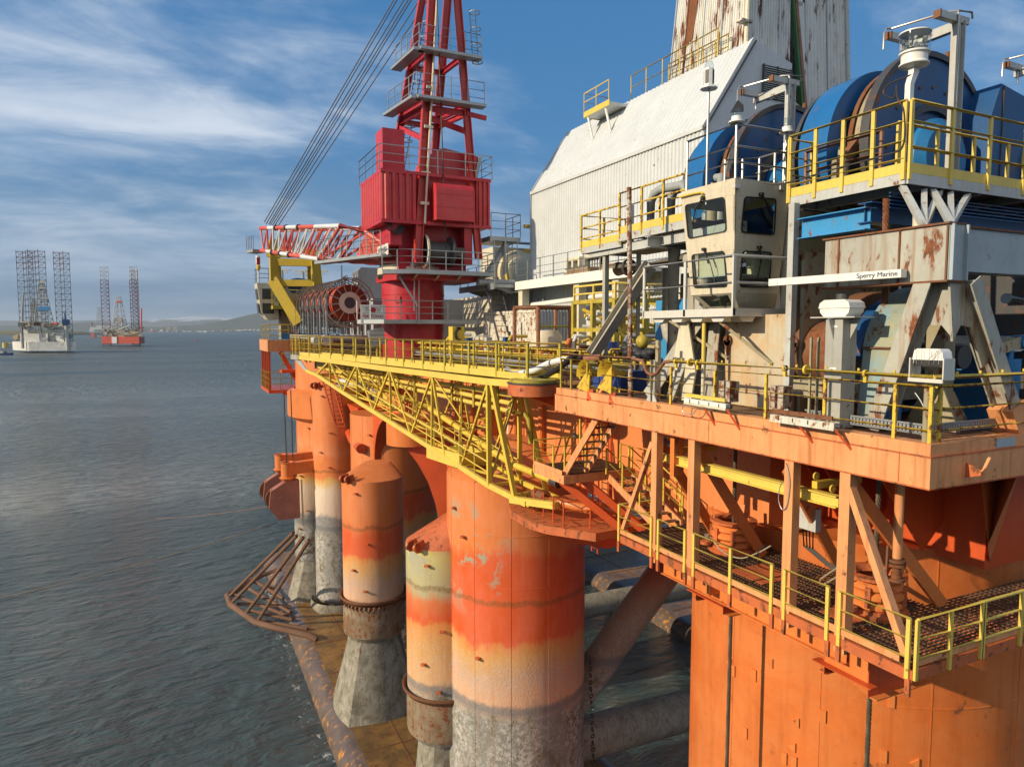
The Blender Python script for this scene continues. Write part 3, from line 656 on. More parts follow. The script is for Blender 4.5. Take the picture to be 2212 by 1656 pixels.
hk.part('hook', MB().pipe([(14.97, FY-.30, 27.06), (15.03, FY-.34, 27.14), (15.11, FY-.36, 27.30), (15.15, FY-.36, 27.34)], .035, 10), 'orange_pale')

# ---------------------------------------------------------------- grated platform hung below it
gp = T('grated_platform', 'grated walkway platform hung below the corner deck on square orange posts', 'platform', (FX, 9.1, 22.5))
Y0, Y1 = 9.1, 20.0
b = MB().bx(FX, FX+.12, Y0, Y1, 22.55, PF-.05); b.bx(FX+.121, 27, Y0, Y0+.12, 22.55, PF-.05); b.bx(FX+.121, 17.5, Y1-.12, Y1, 22.55, PF-.05)
for y in range(10, 20): b.bx(FX+.12, 17.4, y+.45, y+.53, 22.6, PF-.06)
for x in range(15, 27): b.bx(x, x+.08, Y0+.12, 11.0, 22.6, PF-.06)
gp.part('frame', b, 'orange_rust')
gp.part('grating', grating(FX+.1, 17.4, Y0+.08, Y1-.05, PF), 'grating')
gp.part('grating', grating(17.41, 27, Y0+.08, 11.2, PF), 'grating')
hang = [18.05, 16.25, 12.55, 10.92]
for y in hang: gp.part('hanger_post', MB().bx(FX+.01, FX+.27, y-.14, y+.14, 22.42, 26.73), 'orange_pale')
P = lambda px, py, x: at(px, py, x=x)
gp.part('brace', MB().beam(P(1411, 955, FX+.1), P(1346, 1146, FX+.1), .16, .14), 'orange_pale')
gp.part('brace', MB().beam(P(1832, 1036, FX+.12), P(1960, 1414, FX+.12), .20, .16), 'orange_pale')
for p, q, x1_ in (((1420, 945), (1541, 1146), 15.6), ((1504, 962), (1648, 1200), 15.9), ((1700, 1010), (1812, 1222), 15.5), ((1834, 1040), (2036, 1306), 16.2)):
    a = P(*p, FX+.35); e = P(*q, x1_); e.z = PF
    e = at(q[0], q[1], z=PF); gp.part('brace', MB().beam(a, e, .34, .10, up=(0, 1, 0)), 'orange')
gp.part('toe_plate', MB().bx(FX-.012, FX+.02, Y0+.3, Y1-.1, PF+.03, PF+.20), 'orange_pale') 
gp.part('toe_plate', MB().bx(FX+.1, 27, Y0-.012, Y0+.02, PF+.03, PF+.20), 'orange_pale')
gp.part('girder', MB().ibeam((14.7, 11.4, 22.1), (14.7, 18.6, 22.1), .26, .74), 'orange')
gp.part('girder', MB().bx(14.3, 16.4, 15.9, 16.2, 21.95, 22.52), 'orange')
gp.part('floor_sheet', MB().bx(14.6, 15.9, 14.1, 15.4, PF+.005, PF+.02), 'orange_rust')
gp.part('floor_sheet', MB().bx(14.5, 15.5, 11.2, 12.1, PF+.005, PF+.02), 'orange_rust')
yy = lambda px, py=1250: at(px, py, x=FX).y
segs = [(1337, 1408, 'shortest bay, at the left end by the stairs'), (1422, 1481, 'narrow bay between the first two square posts'), (1499, 1671, 'long middle bay with a post halfway'),
        (1697, 1794, 'short bay in front of the right rope guide'), (1818, 1973, 'bay that ends at the near corner')]
for i, (a, b_, lb) in enumerate(segs):
    ya, yb = yy(a), yy(b_)
    ps = [(FX-.03, ya, PF-.25), (FX-.03, yb, PF-.25)]
    rl = railing('yellow platform railing, '+lb, [(FX-.03, ya, PF-.25), (FX-.03, yb, PF-.25)], h=1.32, mids=(.88, .46), step=99 if i not in (2,) else 1.75, r=.035, mat='yellow_clean', post=(.09, .06), drop=.0, group='yellow railings of the grated platform')
    for q in (ya, yb) + (((ya+yb)/2,) if i == 2 else ()):
        rl.part('post_foot', MB().bx(FX-.065, FX+.004, q-.055, q+.055, PF-.62, PF-.24), 'orange_rust')
railing('yellow platform railing around the corner, running off to the right', [(FX+.06, Y0-.03, PF-.25), (16.1, Y0-.03, PF-.25), (16.16, Y0-.03, PF-.25), (20.5, Y0-.03, PF-.25)], h=1.32, mids=(.88, .46), step=1.3, r=.035, mat='yellow_clean', post=(.09, .06), group='yellow railings of the grated platform')
railing('yellow platform railing across the left end of the grating', [(FX, Y1-.04, PF-.25), (15.2, Y1-.04, PF-.25)], h=1.3, mids=(.86, .45), step=1.3, mat='yellow_clean', post=(.08, .05), group='yellow railings of the grated platform')

def guide(c, label):
    th = T('rope_guide', label, 'rope guide', c, 'rope guides on the grated platform'); x, y, z = c
    th.part('base', MB().lathe([(.01, 0), (.78, 0), (.80, .10), (.70, .14), (.70, .20), (.5, .2), (.01, .2)], c, 36), 'orange_rust')
    for k, (zz_, r_) in enumerate(((.20, .66), (.45, .70), (.68, .66))):
        th.part('ring', MB().lathe([(.42, zz_), (r_-.04, zz_), (r_, zz_+.04), (r_, zz_+.13), (r_-.05, zz_+.17), (r_-.14, zz_+.22), (.42, zz_+.22)], c, 36), 'orange')
    th.part('collar', MB().lathe([(.40, .9), (.60, .9), (.74, .95), (.74, 1.02), (.50, 1.04), (.40, .9)], c, 36), 'orange_rust')
    for a in (20, 140, 260):
        d = Vector((math.cos(R(a)), math.sin(R(a)), 0)); th.part('tab', MB().beam(Vector(c)+d*.58+Vector((0, 0, .9)), Vector(c)+d*.66+Vector((0, 0, 1.38)), .14, .05, up=d), 'orange')
    for a in range(0, 360, 45):
        d = Vector((math.cos(R(a)), math.sin(R(a)), 0)); th.part('lug', MB().beam(Vector(c)+d*.62+Vector((0, 0, .3)), Vector(c)+d*.62+Vector((0, 0, .8)), .12, .22, up=d), 'orange_rust')
    th.part('roller', MB().cyl((x-.55, y+.55, z+.3), .13, .14, 14), 'steel')
    th.part('roller', MB().cyl((x-.85, y+.35, z+.22), .16, .10, 14), 'orange_rust')
    return th
g1 = Vector((16.05, 16.8, PF)); g2 = Vector((15.75, 11.5, PF))
gA = guide(tuple(g1+Vector((0, 0, .02))), 'orange ringed rope guide, the left one, behind the long middle railing')
gB = copy_thing(gA.o, g2+Vector((0, 0, .02)), R(25), 'orange ringed rope guide, the right one, nearer the corner')
def twisted(name, p, q, r, mat, label, cat, group=None):
    p, q = Vector(p), Vector(q); L = (q-p).length; a, b_ = basis(q-p); n = int(L/.045); m = MB()
    for k in range(4):
        m.pipe([p.lerp(q, i/n)+(a*math.cos(i*.62+k*math.pi/2)+b_*math.sin(i*.62+k*math.pi/2))*r*.55 for i in range(n+1)], r*.52, 5)
    return solo(name, m, mat, label, cat, group)
paint('rope_steel', (.085, .065, .042), .6, .2, 0, .3, 3)
for g_, e, lb in ((g1, (1573, 1520), 'left twisted steel rope hanging down in front of the corner column'), (g2, (1878, 1560), 'right twisted steel rope hanging down in front of the corner column')):
    twisted('steel_rope', (g_.x-.02, g_.y, 15.5), (g_.x+.02, g_.y, 26.5), .062, 'rope_steel', lb, 'rope', 'steel ropes of the corner platform')
for g_, lb in ((g1, 'orange open trough under the platform where the left steel rope comes out'), (g2, 'orange open trough under the platform where the right steel rope comes out')):
    th = T('rope_trough', lb, 'trough', (g_.x, g_.y, 21.6), 'rope troughs under the platform'); x, y = g_.x, g_.y
    zt, zb = 22.48, 21.12
    th.part('side_plate', MB().bx(x-.95, x-.92, y-.62, y+.62, zb+.35, zt), 'orange'); th.part('side_plate', MB().bx(x-.95, x+1.2, y+.62, y+.65, zb, zt), 'orange_deep'); th.part('side_plate', MB().bx(x-.95, x+1.2, y-.65, y-.62, zb, zt), 'orange_deep')
    th.part('rib', MB().bx(x-.94, x+1.2, y-.2, y-.17, zb+.3, zt), 'orange'); th.part('back_plate', MB().bx(x+.3, x+.33, y-.6, y+.6, zb+.05, zt), 'orange_deep')
    th.part('flange', MB().bx(x-1.15, x-.88, y-.85, y+.85, zb+.32, zb+.35), 'orange_deep'); th.part('flange', MB().bx(x-.9, x+1.2, y-.85, y-.60, zb-.02, zb+.01), 'orange'); th.part('flange', MB().bx(x-.9, x+1.2, y+.60, y+.85, zb-.02, zb+.01), 'orange')
# runway beam, lights, valve, birds ...
rb = T('runway_beam', 'bright yellow runway beam slung behind the square posts under the corner deck', 'beam', tuple(at(1550, 1010, x=14.4)))
p0, p1 = at(1424, 982, x=14.4), at(1812, 1086, x=14.4); zb = (p0.z+p1.z)/2; p0.z = p1.z = zb
rb.part('beam', MB().ibeam(p0, p1, .22, .30, .03, .03), 'yellow_clean')
for px in (1462, 1762):
    q = at(px, 985 if px < 1600 else 1062, x=14.45); q.z = zb+.3
    rb.part('cross_arm', MB().beam(q-Vector((.05, 0, .02)), q+Vector((1.6, 0, -.02)), .16, .18), 'yellow')
    rb.part('pad_eye', MB().lathe([(.04, -.02), (.10, -.02), (.10, .02), (.04, .02), (.04, -.02)], q+Vector((0, 0, .2)), 16, (0, 1, 0)), 'yellow')
q = at(1798, 1075, x=14.45); rb.part('pad_eye', MB().lathe([(.04, -.02), (.10, -.02), (.10, .02), (.04, .02), (.04, -.02)], (q.x, q.y, zb+.28), 16, (0, 1, 0)), 'yellow')
rb.part('hanger', MB().bx(14.2, 14.6, 17.55, 17.75, 25.3, 26.7), 'orange')
vp = T('drain_pipe', 'rusty orange drain pipe with a flanged valve hanging beside the right rope guide', 'pipe', tuple(at(1941, 1250, x=15.2)))
q = at(1941, 1130, x=15.2); x, y = q.x, q.y; zl = at(1941, 1255, x=15.2).z
vp.part('pipe', MB().tube((x, y, zl+.55), (x, y, 26.73), .105, 16), 'orange_pale')
b = MB()
for z, r_ in ((zl, .19), (zl+.06, .12), (zl+.12, .12), (zl+.36, .20), (zl+.46, .20)): b.cyl((x, y, z), r_, .06, 18)
b.cyl((x, y, zl+.05), .10, .5, 16); vp.part('valve', b, 'rust')
vp.part('handle', MB().beam((x-.22, y+.1, zl-.05), (x-.20, y+.1, zl+.85), .05, .05), 'rust')
jb = T('junction_box', 'grey junction box with cables, on the column behind the square post', 'box', tuple(at(1742, 1120, x=15.9)))
q = at(1741, 1118, x=15.9); b = MB().bx(q.x-.1, q.x+.1, q.y-.42, q.y+.42, q.z-.30, q.z+.34); jb.part('case', b, 'grey_light')
for k in range(4): jb.part('cable', MB().pipe([(q.x-.05, q.y-.3+k*.12, q.z-.3), (q.x-.06, q.y-.32+k*.1, q.z-.8), (q.x-.02, q.y-.8-k*.05, q.z-1.05-k*.05), (q.x, q.y-1.3, q.z-1.1-k*.05), (q.x, q.y-1.6, q.z-1.4)], .028, 6), 'cable')
def cableobj(pts, r, mat, label):
    P_ = [Vector(p) for p in pts]; out = []
    for i in range(len(P_)-1):
        a = P_[max(0, i-1)]; b_ = P_[i]; c_ = P_[i+1]; d = P_[min(len(P_)-1, i+2)]
        for k in range(6):
            t_ = k/6; out.append(.5*((2*b_)+(-a+c_)*t_+(2*a-5*b_+4*c_-d)*t_*t_+(-a+3*b_-3*c_+d)*t_**3))
    out.append(P_[-1]); return solo('cable', MB().pipe(out, r, 6), mat, label, 'cable')
cableobj([at(*p, x=FX-.02) for p in ((1698, 1000), (1706, 1040), (1700, 1090), (1690, 1100), (1682, 1080), (1684, 1055), (1690, 1040))], .012, 'galv', 'thin pale cable looped round the third square post')
cableobj([at(*p, x=14.4) for p in ((1532, 1155), (1560, 1190), (1600, 1205), (1640, 1192), (1665, 1178))], .02, 'khaki', 'pale hose trailing on the grating round the left rope guide')
cableobj([at(*p, x=14.4) for p in ((1655, 1176), (1640, 1190), (1630, 1212))], .024, 'hose_black', 'short dark hose end by the foot of a wide brace')
cableobj([at(*p, x=14.6) for p in ((1812, 1224), (1790, 1238), (1772, 1252), (1776, 1262), (1800, 1250), (1815, 1240))], .022, 'khaki', 'pale hose coiled behind the short railing bay')

def pigeon(px, py, x, label, rz, size=1.0):
    c = at(px, py, x=x); th = T('pigeon', label, 'bird', c); m = Matrix.Translation(c) @ Matrix.Rotation(rz, 4, 'Z') @ Matrix.Scale(size, 4)
    b = MB(); secs = [(-.17, .045, .012, .02), (-.11, .06, .03, .022), (-.04, .085, .055, .052), (.03, .105, .06, .062), (.085, .13, .048, .052), (.115, .165, .032, .034), (.135, .195, .03, .032), (.16, .20, .022, .024), (.18, .198, .008, .009), (.20, .192, .003, .003)]
    n = 12
    for x_, z_, w_, h_ in secs: b.v += [m @ Vector((x_, w_*math.cos(2*math.pi*i/n), z_+h_*math.sin(2*math.pi*i/n))) for i in range(n)]
    for j in range(len(secs)-1): b.f += [(j*n+i, j*n+(i+1) % n, (j+1)*n+(i+1) % n, (j+1)*n+i) for i in range(n)]
    b.f += [tuple(range(n))[::-1], tuple((len(secs)-1)*n+i for i in range(n))]; th.part('body', b, 'pigeon')
    for s_ in (-1, 1):
        w_ = MB().prism([m @ Vector(q) for q in ((.07, s_*.058, .12), (-.05, s_*.062, .10), (-.19, s_*.02, .05), (-.10, s_*.05, .055), (.05, s_*.055, .075))], m.to_3x3() @ Vector((0, s_*.012, 0))); th.part('wing', w_, 'grey_paint')
        th.part('leg', MB().tube(m @ Vector((.0, s_*.025, .05)), m @ Vector((.01, s_*.025, -.02)), .006, 5), 'orange_rust')
pigeon(1451, 972, 14.4, 'grey pigeon perched on the bright yellow beam under the deck', R(115), 1.7)
pigeon(1246, 950, 14.6, 'grey pigeon perched on the stairs under the deck edge', R(200), 1.5)

# ---------------------------------------------------------------- stairs down from the winch deck
up = Vector((0, 0, 1))
a, b_ = at(1290, 902, x=14.1), at(1219, 1024, x=14.1)
stair('upper orange stairs dropping left from the deck edge to a small landing', a, b_, (1.0, 0, 0), 8, 'orange_pale', 'grating', .30)
LZ = b_.z
for k, lb in ((0, 'outer'), (1.0, 'inner')):
    railing('sloping yellow handrail on the %s side of the upper orange stairs' % lb, [a+Vector((k, 0, .1)), b_+Vector((k, .0, .15))], h=1.0, mids=(.5,), step=1.6, mat='yellow', group='stair handrails under the corner deck')
ld = T('stair_landing', 'small orange landing between the two stairs under the deck edge', 'landing', (14.1, b_.y, LZ-.3))
ya, yb = b_.y-.2, b_.y+2.3
b = MB().bx(13.9, 14.0, ya, yb, LZ-.35, LZ); b.bx(13.9, 17.4, yb, yb+.1, LZ-.35, LZ); b.bx(13.9, 17.4, ya-.1, ya, LZ-.35, LZ); ld.part('frame', b, 'orange_pale')
ld.part('grating', grating(14.0, 17.3, ya, yb, LZ+.01), 'grating'); ld.part('toe_plate', MB().bx(13.87, 13.895, ya, yb, LZ+.02, LZ+.2), 'orange_pale')
ld.part('strut', MB().beam((14.1, ya+.4, LZ-.3), (16.2, ya-1.2, LZ-2.3), .34, .3), 'orange_deep')
ld.part('strut', MB().beam((15.0, ya+.2, LZ-.3), (17.0, ya-1.3, LZ-2.3), .30, .3), 'orange_deep')
railing('yellow railing round the outside of the stair landing', [(13.92, ya+.8, LZ), (13.92, yb, LZ), (17.0, yb, LZ)], h=1.1, mids=(.72, .36), step=1.25, r=.032, mat='yellow', post=(.08, .05), group='railings of the stair landing', drop=.35)
a2 = at(1316, 1006, x=15.4); a2.z = LZ; b2 = Vector((15.4, a2.y-3.2, PF))
stair('lower orange stairs running right from the landing down to the grated platform', a2, b2, (1.1, 0, 0), 7, 'orange_pale', 'grating', .30)
for k, lb in ((0, 'outer'), (1.1, 'inner')):
    railing('sloping yellow handrail on the %s side of the lower orange stairs' % lb, [a2+Vector((k, .2, .1)), b2+Vector((k, 0, .05))], h=1.05, mids=(.55,), step=1.2, mat='yellow', group='stair handrails under the corner deck')
railing('yellow railing behind the lower stairs, against the hull side', [a2+Vector((1.5, 1.4, 0)), a2+Vector((1.5, -.3, .0)), b2+Vector((1.5, .6, .3))], h=1.05, mids=(.55,), step=1.0, mat='yellow', group='stair handrails under the corner deck')
# bracket that carries the foot of the boom
bt = T('boom_bracket', 'faceted orange bracket on the hull that carries the foot of the yellow boom', 'bracket', (15.0, 26.8, 20.6))
bz = 21.75; ring = [(13.6, 25.0), (13.3, 26.0), (13.3, 27.8), (13.9, 29.2), (17.9, 29.4), (17.9, 23.4), (14.9, 23.2)]
bt.part('table', MB().prism([(x, y, bz-.25) for x, y in ring], (0, 0, .35)), 'orange_rust')
lo_ = [(15.0+(x-15.0)*.72, 26.4+(y-26.4)*.8) for x, y in ring]
b = MB(); n = len(ring); vs = [(x, y, bz-.26) for x, y in ring]+[(x+.9, y, bz-.85) for x, y in lo_]
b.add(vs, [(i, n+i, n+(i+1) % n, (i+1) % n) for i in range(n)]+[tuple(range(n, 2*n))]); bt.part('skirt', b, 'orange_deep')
bt.part('pipe', MB().pipe([(14.4, 27.6, bz+.85), (14.6, 25.6, bz+.85), (15.2, 24.2, bz+.8), (16.6, 23.4, bz+.8)], .20, 12), 'orange')
bt.part('coupling', MB().tube((14.42, 27.5, bz+.85), (14.5, 26.6, bz+.85), .26, 14), 'rust')
railing('red railing round the hull bracket below the stair landing', [(14.2, 27.2, bz+.1), (14.1, 24.4, bz+.1), (16.2, 23.6, bz+.1)], h=1.1, mids=(.72, .36), step=1.0, r=.03, mat='orange_deep', post=(.035, 0))
tt = T('turntable', 'round rusty turntable disc on the hull where the yellow boom pivots', 'turntable', (14.5, 27.4, 26.4))
cc = at(1152, 850, d=30.4)
tt.part('disc', MB().cyl((cc.x, cc.y, cc.z-.05), 1.12, .50, 48), 'orange_rust'); tt.part('top_plate', MB().cyl((cc.x, cc.y, cc.z+.46), 1.16, .05, 48), 'dark_steel')
tt.part('gusset', MB().prism([(cc.x-.6, cc.y-.6, cc.z-.05), (17.9, cc.y-.6, cc.z-.05), (17.9, cc.y-.6, cc.z-1.7)], (0, 1.2, 0)), 'orange_deep')
# ================================================================ machinery on the corner deck
DK = 27.66
def atp(px, py, p, n):
    r = _F + _R*((px-1106)/FPX) - _U*((py-828)/FPX); n = Vector(n); return _C + r*((Vector(p)-_C).dot(n)/r.dot(n))
ry = lambda px: at(px, 800, x=13.95).y
main_posts = [(13.95, ry(px), DK) for px in (1450, 1545, 1656, 1784, 1937)]+[(13.95, 9.07, DK)]
rl = railing('rusty yellow railing along the sunlit edge of the corner deck', [(13.95, 21.6, DK), (13.95, 9.07, DK)], h=1.17, mids=(.70, .25), r=.035, mat='yellow_rust', posts=main_posts, post=(.075, .06), group='railings of the corner deck')
railing('rusty yellow railing along the shaded right edge of the corner deck', [(14.05, 9.05, DK), (25, 9.05, DK)], h=1.17, mids=(.70, .25), r=.035, mat='yellow_rust', post=(.075, .06), posts=[(14.2, 9.05, DK), (18.6, 9.05, DK), (21, 9.05, DK)], group='railings of the corner deck')
railing('pinkish worn railing at the left end of the corner deck by the yellow horns', [(13.95, 24.45, DK), (13.95, 21.9, DK)], h=1.17, mids=(.70, .22), r=.04, mat='yellow_dirty', posts=[(13.95, 24.4, DK), (13.95, 23.6, DK), (13.95, 22.4, DK)], post=(.08, .06), group='railings of the corner deck')
dl = T('fire_pipe', 'yellow fire water pipe with spray nozzles, clamped above the deck edge railing', 'pipe', (13.85, 15, 28.9))
zp = DK+1.36
pts = [(14.0, 24.4, zp), (14.0, 19.6, zp), (13.98, 19.0, zp-.05), (13.96, 18.72, zp-.42), (13.96, 18.45, zp-.5), (13.96, 18.2, zp-.42), (13.96, 17.8, zp-.05), (13.96, 17.4, zp)]
dl.part('bent_pipe', MB().pipe(pts, .055, 10), 'brown_pipe')
dl.part('pipe', MB().pipe([(13.93, 17.45, zp), (13.93, 9.05, zp)], .058, 10), 'yellow')
dl.part('pipe', MB().pipe([(13.93, 9.05, zp), (26, 9.02, zp)], .058, 10), 'yellow_clean')
dl.part('pipe', MB().pipe([(14.02, 24.4, zp), (14.02, 19.7, zp)], .062, 10), 'yellow_rust')
for y in (10.6, 12.9, 16.2, 17.2):
    dl.part('clamp', MB().lathe([(.06, -.03), (.085, -.03), (.085, .03), (.06, .03)], (13.93, y, zp), 14, (0, 1, 0)).bx(13.90, 13.96, y-.04, y+.04, zp-.2, zp-.06), 'yellow_rust')
for y in (12.2, 16.5): dl.part('flange', MB().cyl((13.93, y, zp), .12, .06, 12, (0, 1, 0)), 'yellow')
for k in range(9): dl.part('nozzle', MB().cyl((13.93, 9.9+k*.88, zp+.05), .028, .06, 8), 'yellow')
for k in range(6): dl.part('nozzle', MB().cyl((14.7+k*.8, 9.04, zp+.05), .028, .06, 8), 'yellow')
for k in range(6): dl.part('nozzle', MB().cyl((14.02, 19.9+k*.8, zp+.05), .03, .06, 8), 'yellow_rust')

# the big grey girder frame with its A legs
GX, GY, GZ0, GZ1 = 14.7, 9.35, 31.05, 32.22
ws = T('winch_support', 'grey rust streaked box girder frame on splayed legs at the near deck corner', 'frame', (GX, GY, DK))
g_ = ws.part('girder', MB().bx(GX, GX+.5, GY, 12.45, GZ0, GZ1), 'grey_rust')
ws.part('girder', MB().bx(GX+.501, 26, GY+.02, GY+.5, GZ0+.2, GZ1-.05), 'grey_blue')
b = MB()
for y in (GY+.02, 10.45, 12.05): b.bx(GX-.03, GX, y-.02, y+.02, GZ0, GZ1)
b.bx(GX-.06, GX+.56, GY-.04, 12.5, GZ1, GZ1+.04); b.bx(GX-.06, GX+.56, GY-.04, 12.5, GZ0-.04, GZ0)
b.bx(GX+.56, 26, GY-.03, GY+.56, GZ1-.05, GZ1-.01)
ws.part('flange', b, 'rust')
b = MB()
for x in (GX+.02, GX+.5): b.bx(x, x+.05, GY-.10, GY+.02, GZ0, GZ1)
b.bx(GX, GX+.55, GY-.02, GY-.005, GZ0, GZ1); ws.part('corner_plate', b, 'grey_blue')
apx = Vector((GX+.25, GY+.15, GZ0))
lf = at(1898, 940, z=DK); lf = Vector((GX+.1, lf.y+.4 if lf.y < 12 else 12.0, DK))
lf.y = at(1895, 930, x=GX+.1).y
def leg(a, b_, upv, label=None):
    ws.part('leg', MB().ibeam(a, b_, .38, .44, .03, .035, upv), 'grey_rust', label=label)
leg(apx+Vector((-.08, .35, 0)), lf, (1, 0, 0))
rf = at(2190, 950, y=GY); rf.z = DK-.05
leg(apx+Vector((.4, -.15, 0)), rf, (0, 1, 0), 'grey leg with an orange lower end')
ws.part('leg_foot', MB().beam(rf+(apx-rf)*.002, rf+(apx+Vector((.4, -.15, 0))-rf)*.20, .50, .56, up=(0, 1, 0)), 'orange_pale')
web = [apx+Vector((-.2, .3, 0)), apx+Vector((.1, .1, -.0)), apx+Vector((.1, .12, -1.3)), apx+Vector((-.0, .5, -1.05)), apx+Vector((-.12, 1.05, -1.75)), apx+Vector((-.18, 1.1, -1.2))]
ws.part('web_plate', MB().prism([apx+Vector((.06, .55, 0)), apx+Vector((.06, -.1, 0)), apx+Vector((.06, -.1, -1.2)), apx+Vector((.06, .12, -.95)), apx+Vector((.06, .42, -.95)), apx+Vector((.06, 1.0, -1.9)), apx+Vector((.06, 1.25, -1.6))], (.05, 0, 0)), 'grey_rust')
ws.part('web_plate', MB().prism([apx+Vector((-.1, -.12, 0)), apx+Vector((.75, -.12, 0)), apx+Vector((1.5, -.12, -1.75)), apx+Vector((1.2, -.12, -1.9)), apx+Vector((.7, -.12, -1.0)), apx+Vector((.35, -.12, -.95)), apx+Vector((.1, -.12, -1.3))], (0, .05, 0)), 'grey_rust')
mid = at(2055, 900, z=DK); mid = Vector((16.15, 10.35, DK))
b = MB().bx(mid.x-.2, mid.x+.2, mid.y-.22, mid.y+.22, DK, GZ0); ws.part('post', b, 'khaki')
b = MB().prism([mid+Vector((-.205, .7, 0)), mid+Vector((-.205, -.65, 0)), mid+Vector((-.205, -.25, .95)), mid+Vector((-.205, .24, .95))], (.05, 0, 0))
b.prism([mid+Vector((-.9, -.225, 0)), mid+Vector((.95, -.225, 0)), mid+Vector((.24, -.225, .9)), mid+Vector((-.24, -.225, .9))], (0, .05, 0)); ws.part('gusset', b, 'khaki')
# second pair of legs, farther along the edge, with pale plates
for (tp, bt_, w_) in (((15.6, 17.6, 30.6), (14.9, 19.6, DK), .55), ((15.9, 17.4, 30.6), (15.5, 17.2, DK), .5), ((15.3, 18.0, 29.6), (14.75, 18.35, DK), .3), ((16.2, 17.9, 30.6), (16.1, 18.6, DK), .5)):
    ws.part('leg', MB().ibeam(tp, bt_, w_, w_, .03, .03, (1, 0, 0)), 'grey_rust')
ws.part('gusset', MB().prism([(14.95, 18.9, DK+.02), (14.95, 17.7, DK+.02), (14.95, 17.5, DK+1.0), (14.95, 17.9, DK+2.6), (14.95, 18.3, DK+2.6)], (.06, 0, 0)), 'cream')
ed = T('edge_post', 'short grey H section post with a bolted clamp at the deck edge railing', 'post', (14.05, 18.5, DK))
ed.part('post', MB().ibeam((14.1, 18.45, DK), (14.1, 18.45, DK+1.35), .24, .26, .03, .03, (0, 1, 0)), 'grey_rust')
for s_ in (-1, 1): ed.part('foot_rib', MB().prism([(13.95, 18.45+s_*.05, DK), (13.95, 18.45+s_*.28, DK), (13.95, 18.45+s_*.05, DK+.38)], (.02, 0, 0)), 'grey_light')
ed.part('clamp', MB().bx(14.0, 14.12, 18.2, 18.34, DK+1.3, DK+2.0).bx(13.95, 14.0, 18.1, 18.7, DK+1.75, DK+1.82), 'khaki')

# lower anchor winch
lw = T('anchor_winch', 'lower anchor winch, khaki and blue brake cover beside a rusty drum, under the grey girder', 'winch', (16.7, 11.5, DK))
def arc_cover(cx, cy0, cy1, cz, r, th_, a0, a1, n=26):     # curved brake-band cover, axis along y
    prof = [(r-th_, cy0), (r, cy0), (r, cy1), (r-th_, cy1), (r-th_, cy0)]; b = MB(); vs = []
    for i in range(n+1):
        a = R(a0+(a1-a0)*i/n)
        vs += [(cx-rr*math.cos(a), yy_, cz+rr*math.sin(a)) for rr, yy_ in prof[:4]]
    fs = []
    for i in range(n):
        for j in range(4): fs.append((i*4+j, i*4+(j+1) % 4, (i+1)*4+(j+1) % 4, (i+1)*4+j))
    fs += [(3, 2, 1, 0), (n*4, n*4+1, n*4+2, n*4+3)]
    return b.add(vs, fs)
CZ_ = 29.35
bc = lw.part('brake_cover', arc_cover(16.75, 10.75, 11.55, CZ_, 1.72, .10, 8, 130), 'blue_khaki')
lw.part('brake_cover_side', arc_cover(16.75, 10.72, 10.75, CZ_, 1.725, .5, 8, 130), 'blue')
lw.part('brake_base', MB().prism([(15.05, 10.76, CZ_+.22), (15.05, 11.54, CZ_+.22), (14.9, 11.54, DK+.2), (14.9, 10.76, DK+.2)], (.5, 0, 0)), 'blue_khaki')
lw.part('brake_base_side', MB().prism([(15.05, 10.74, CZ_+.22), (14.9, 10.74, DK+.2), (15.4, 10.74, DK+.2), (15.55, 10.74, CZ_+.3)], (0, .02, 0)), 'blue')
lw.part('joint_plate', MB().bx(14.98, 15.6, 10.7, 11.6, CZ_+.2, CZ_+.23), 'rust')
lw.part('drum', MB().lathe([(.3, 12.35), (1.62, 12.35), (1.66, 12.38), (1.66, 12.95), (1.3, 12.96), (.9, 12.97), (.9, 14.6)], (16.85, 0, CZ_), 48, (0, 1, 0)), 'rust')
lw.part('drum_face', MB().lathe([(.28, 12.30), (1.30, 12.30), (1.30, 12.37), (.28, 12.37)], (16.85, 0, CZ_), 40, (0, 1, 0)), 'dark_steel')
for k in range(6):
    a = k*math.pi/3; lw.part('spoke', MB().beam((16.85, 12.27, CZ_), (16.85+1.3*math.cos(a), 12.27, CZ_+1.3*math.sin(a)), .22, .06, up=(0, 1, 0)), 'blue_dark')
lw.part('shaft', MB().tube((16.85, 10.2, CZ_), (16.85, 15.5, CZ_), .28, 20), 'dark_steel')
lw.part('band', arc_cover(16.8, 11.8, 12.1, CZ_, 1.5, .06, 0, 330, 40), 'blue_dark')
lw.part('base_pan', MB().bx(15.0, 18.5, 11.6, 13.6, DK+.55, DK+1.0), 'khaki')
lw.part('gearbox', MB().prism([(18.6, 10.6, DK), (21.5, 10.6, DK), (21.5, 10.6, 29.5), (20.3, 10.6, 30.1), (18.9, 10.6, 29.6)], (0, 2.4, 0)), 'blue')
lw.part('gearbox_top', MB().prism([(18.4, 10.3, 29.45), (19.3, 10.3, 29.45), (21.6, 10.3, 30.15), (21.6, 10.3, 30.32), (19.2, 10.3, 29.75), (18.4, 10.3, 29.65)], (0, 2.8, 0)), 'grey_light')
lw.part('cylinder', MB().tube((18.2, 10.0, 28.2), (18.25, 10.0, 29.3), .26, 18).tube((18.25, 10.0, 29.3), (18.3, 10.0, 29.7), .09, 10), 'blue')
lw.part('lever', MB().beam((17.7, 9.95, 29.55), (18.8, 9.95, 29.75), .2, .26), 'khaki'); lw.part('lever_pin', MB().cyl((18.6, 9.8, 29.7), .17, .3, 16, (0, 1, 0)), 'blue')
twisted('anchor_wire', at(1910, 700, x=15.6), at(1914, 430, x=15.6), .075, 'rust', 'rusty twisted anchor wire rising in front of the lower drum through the grey girder', 'rope')
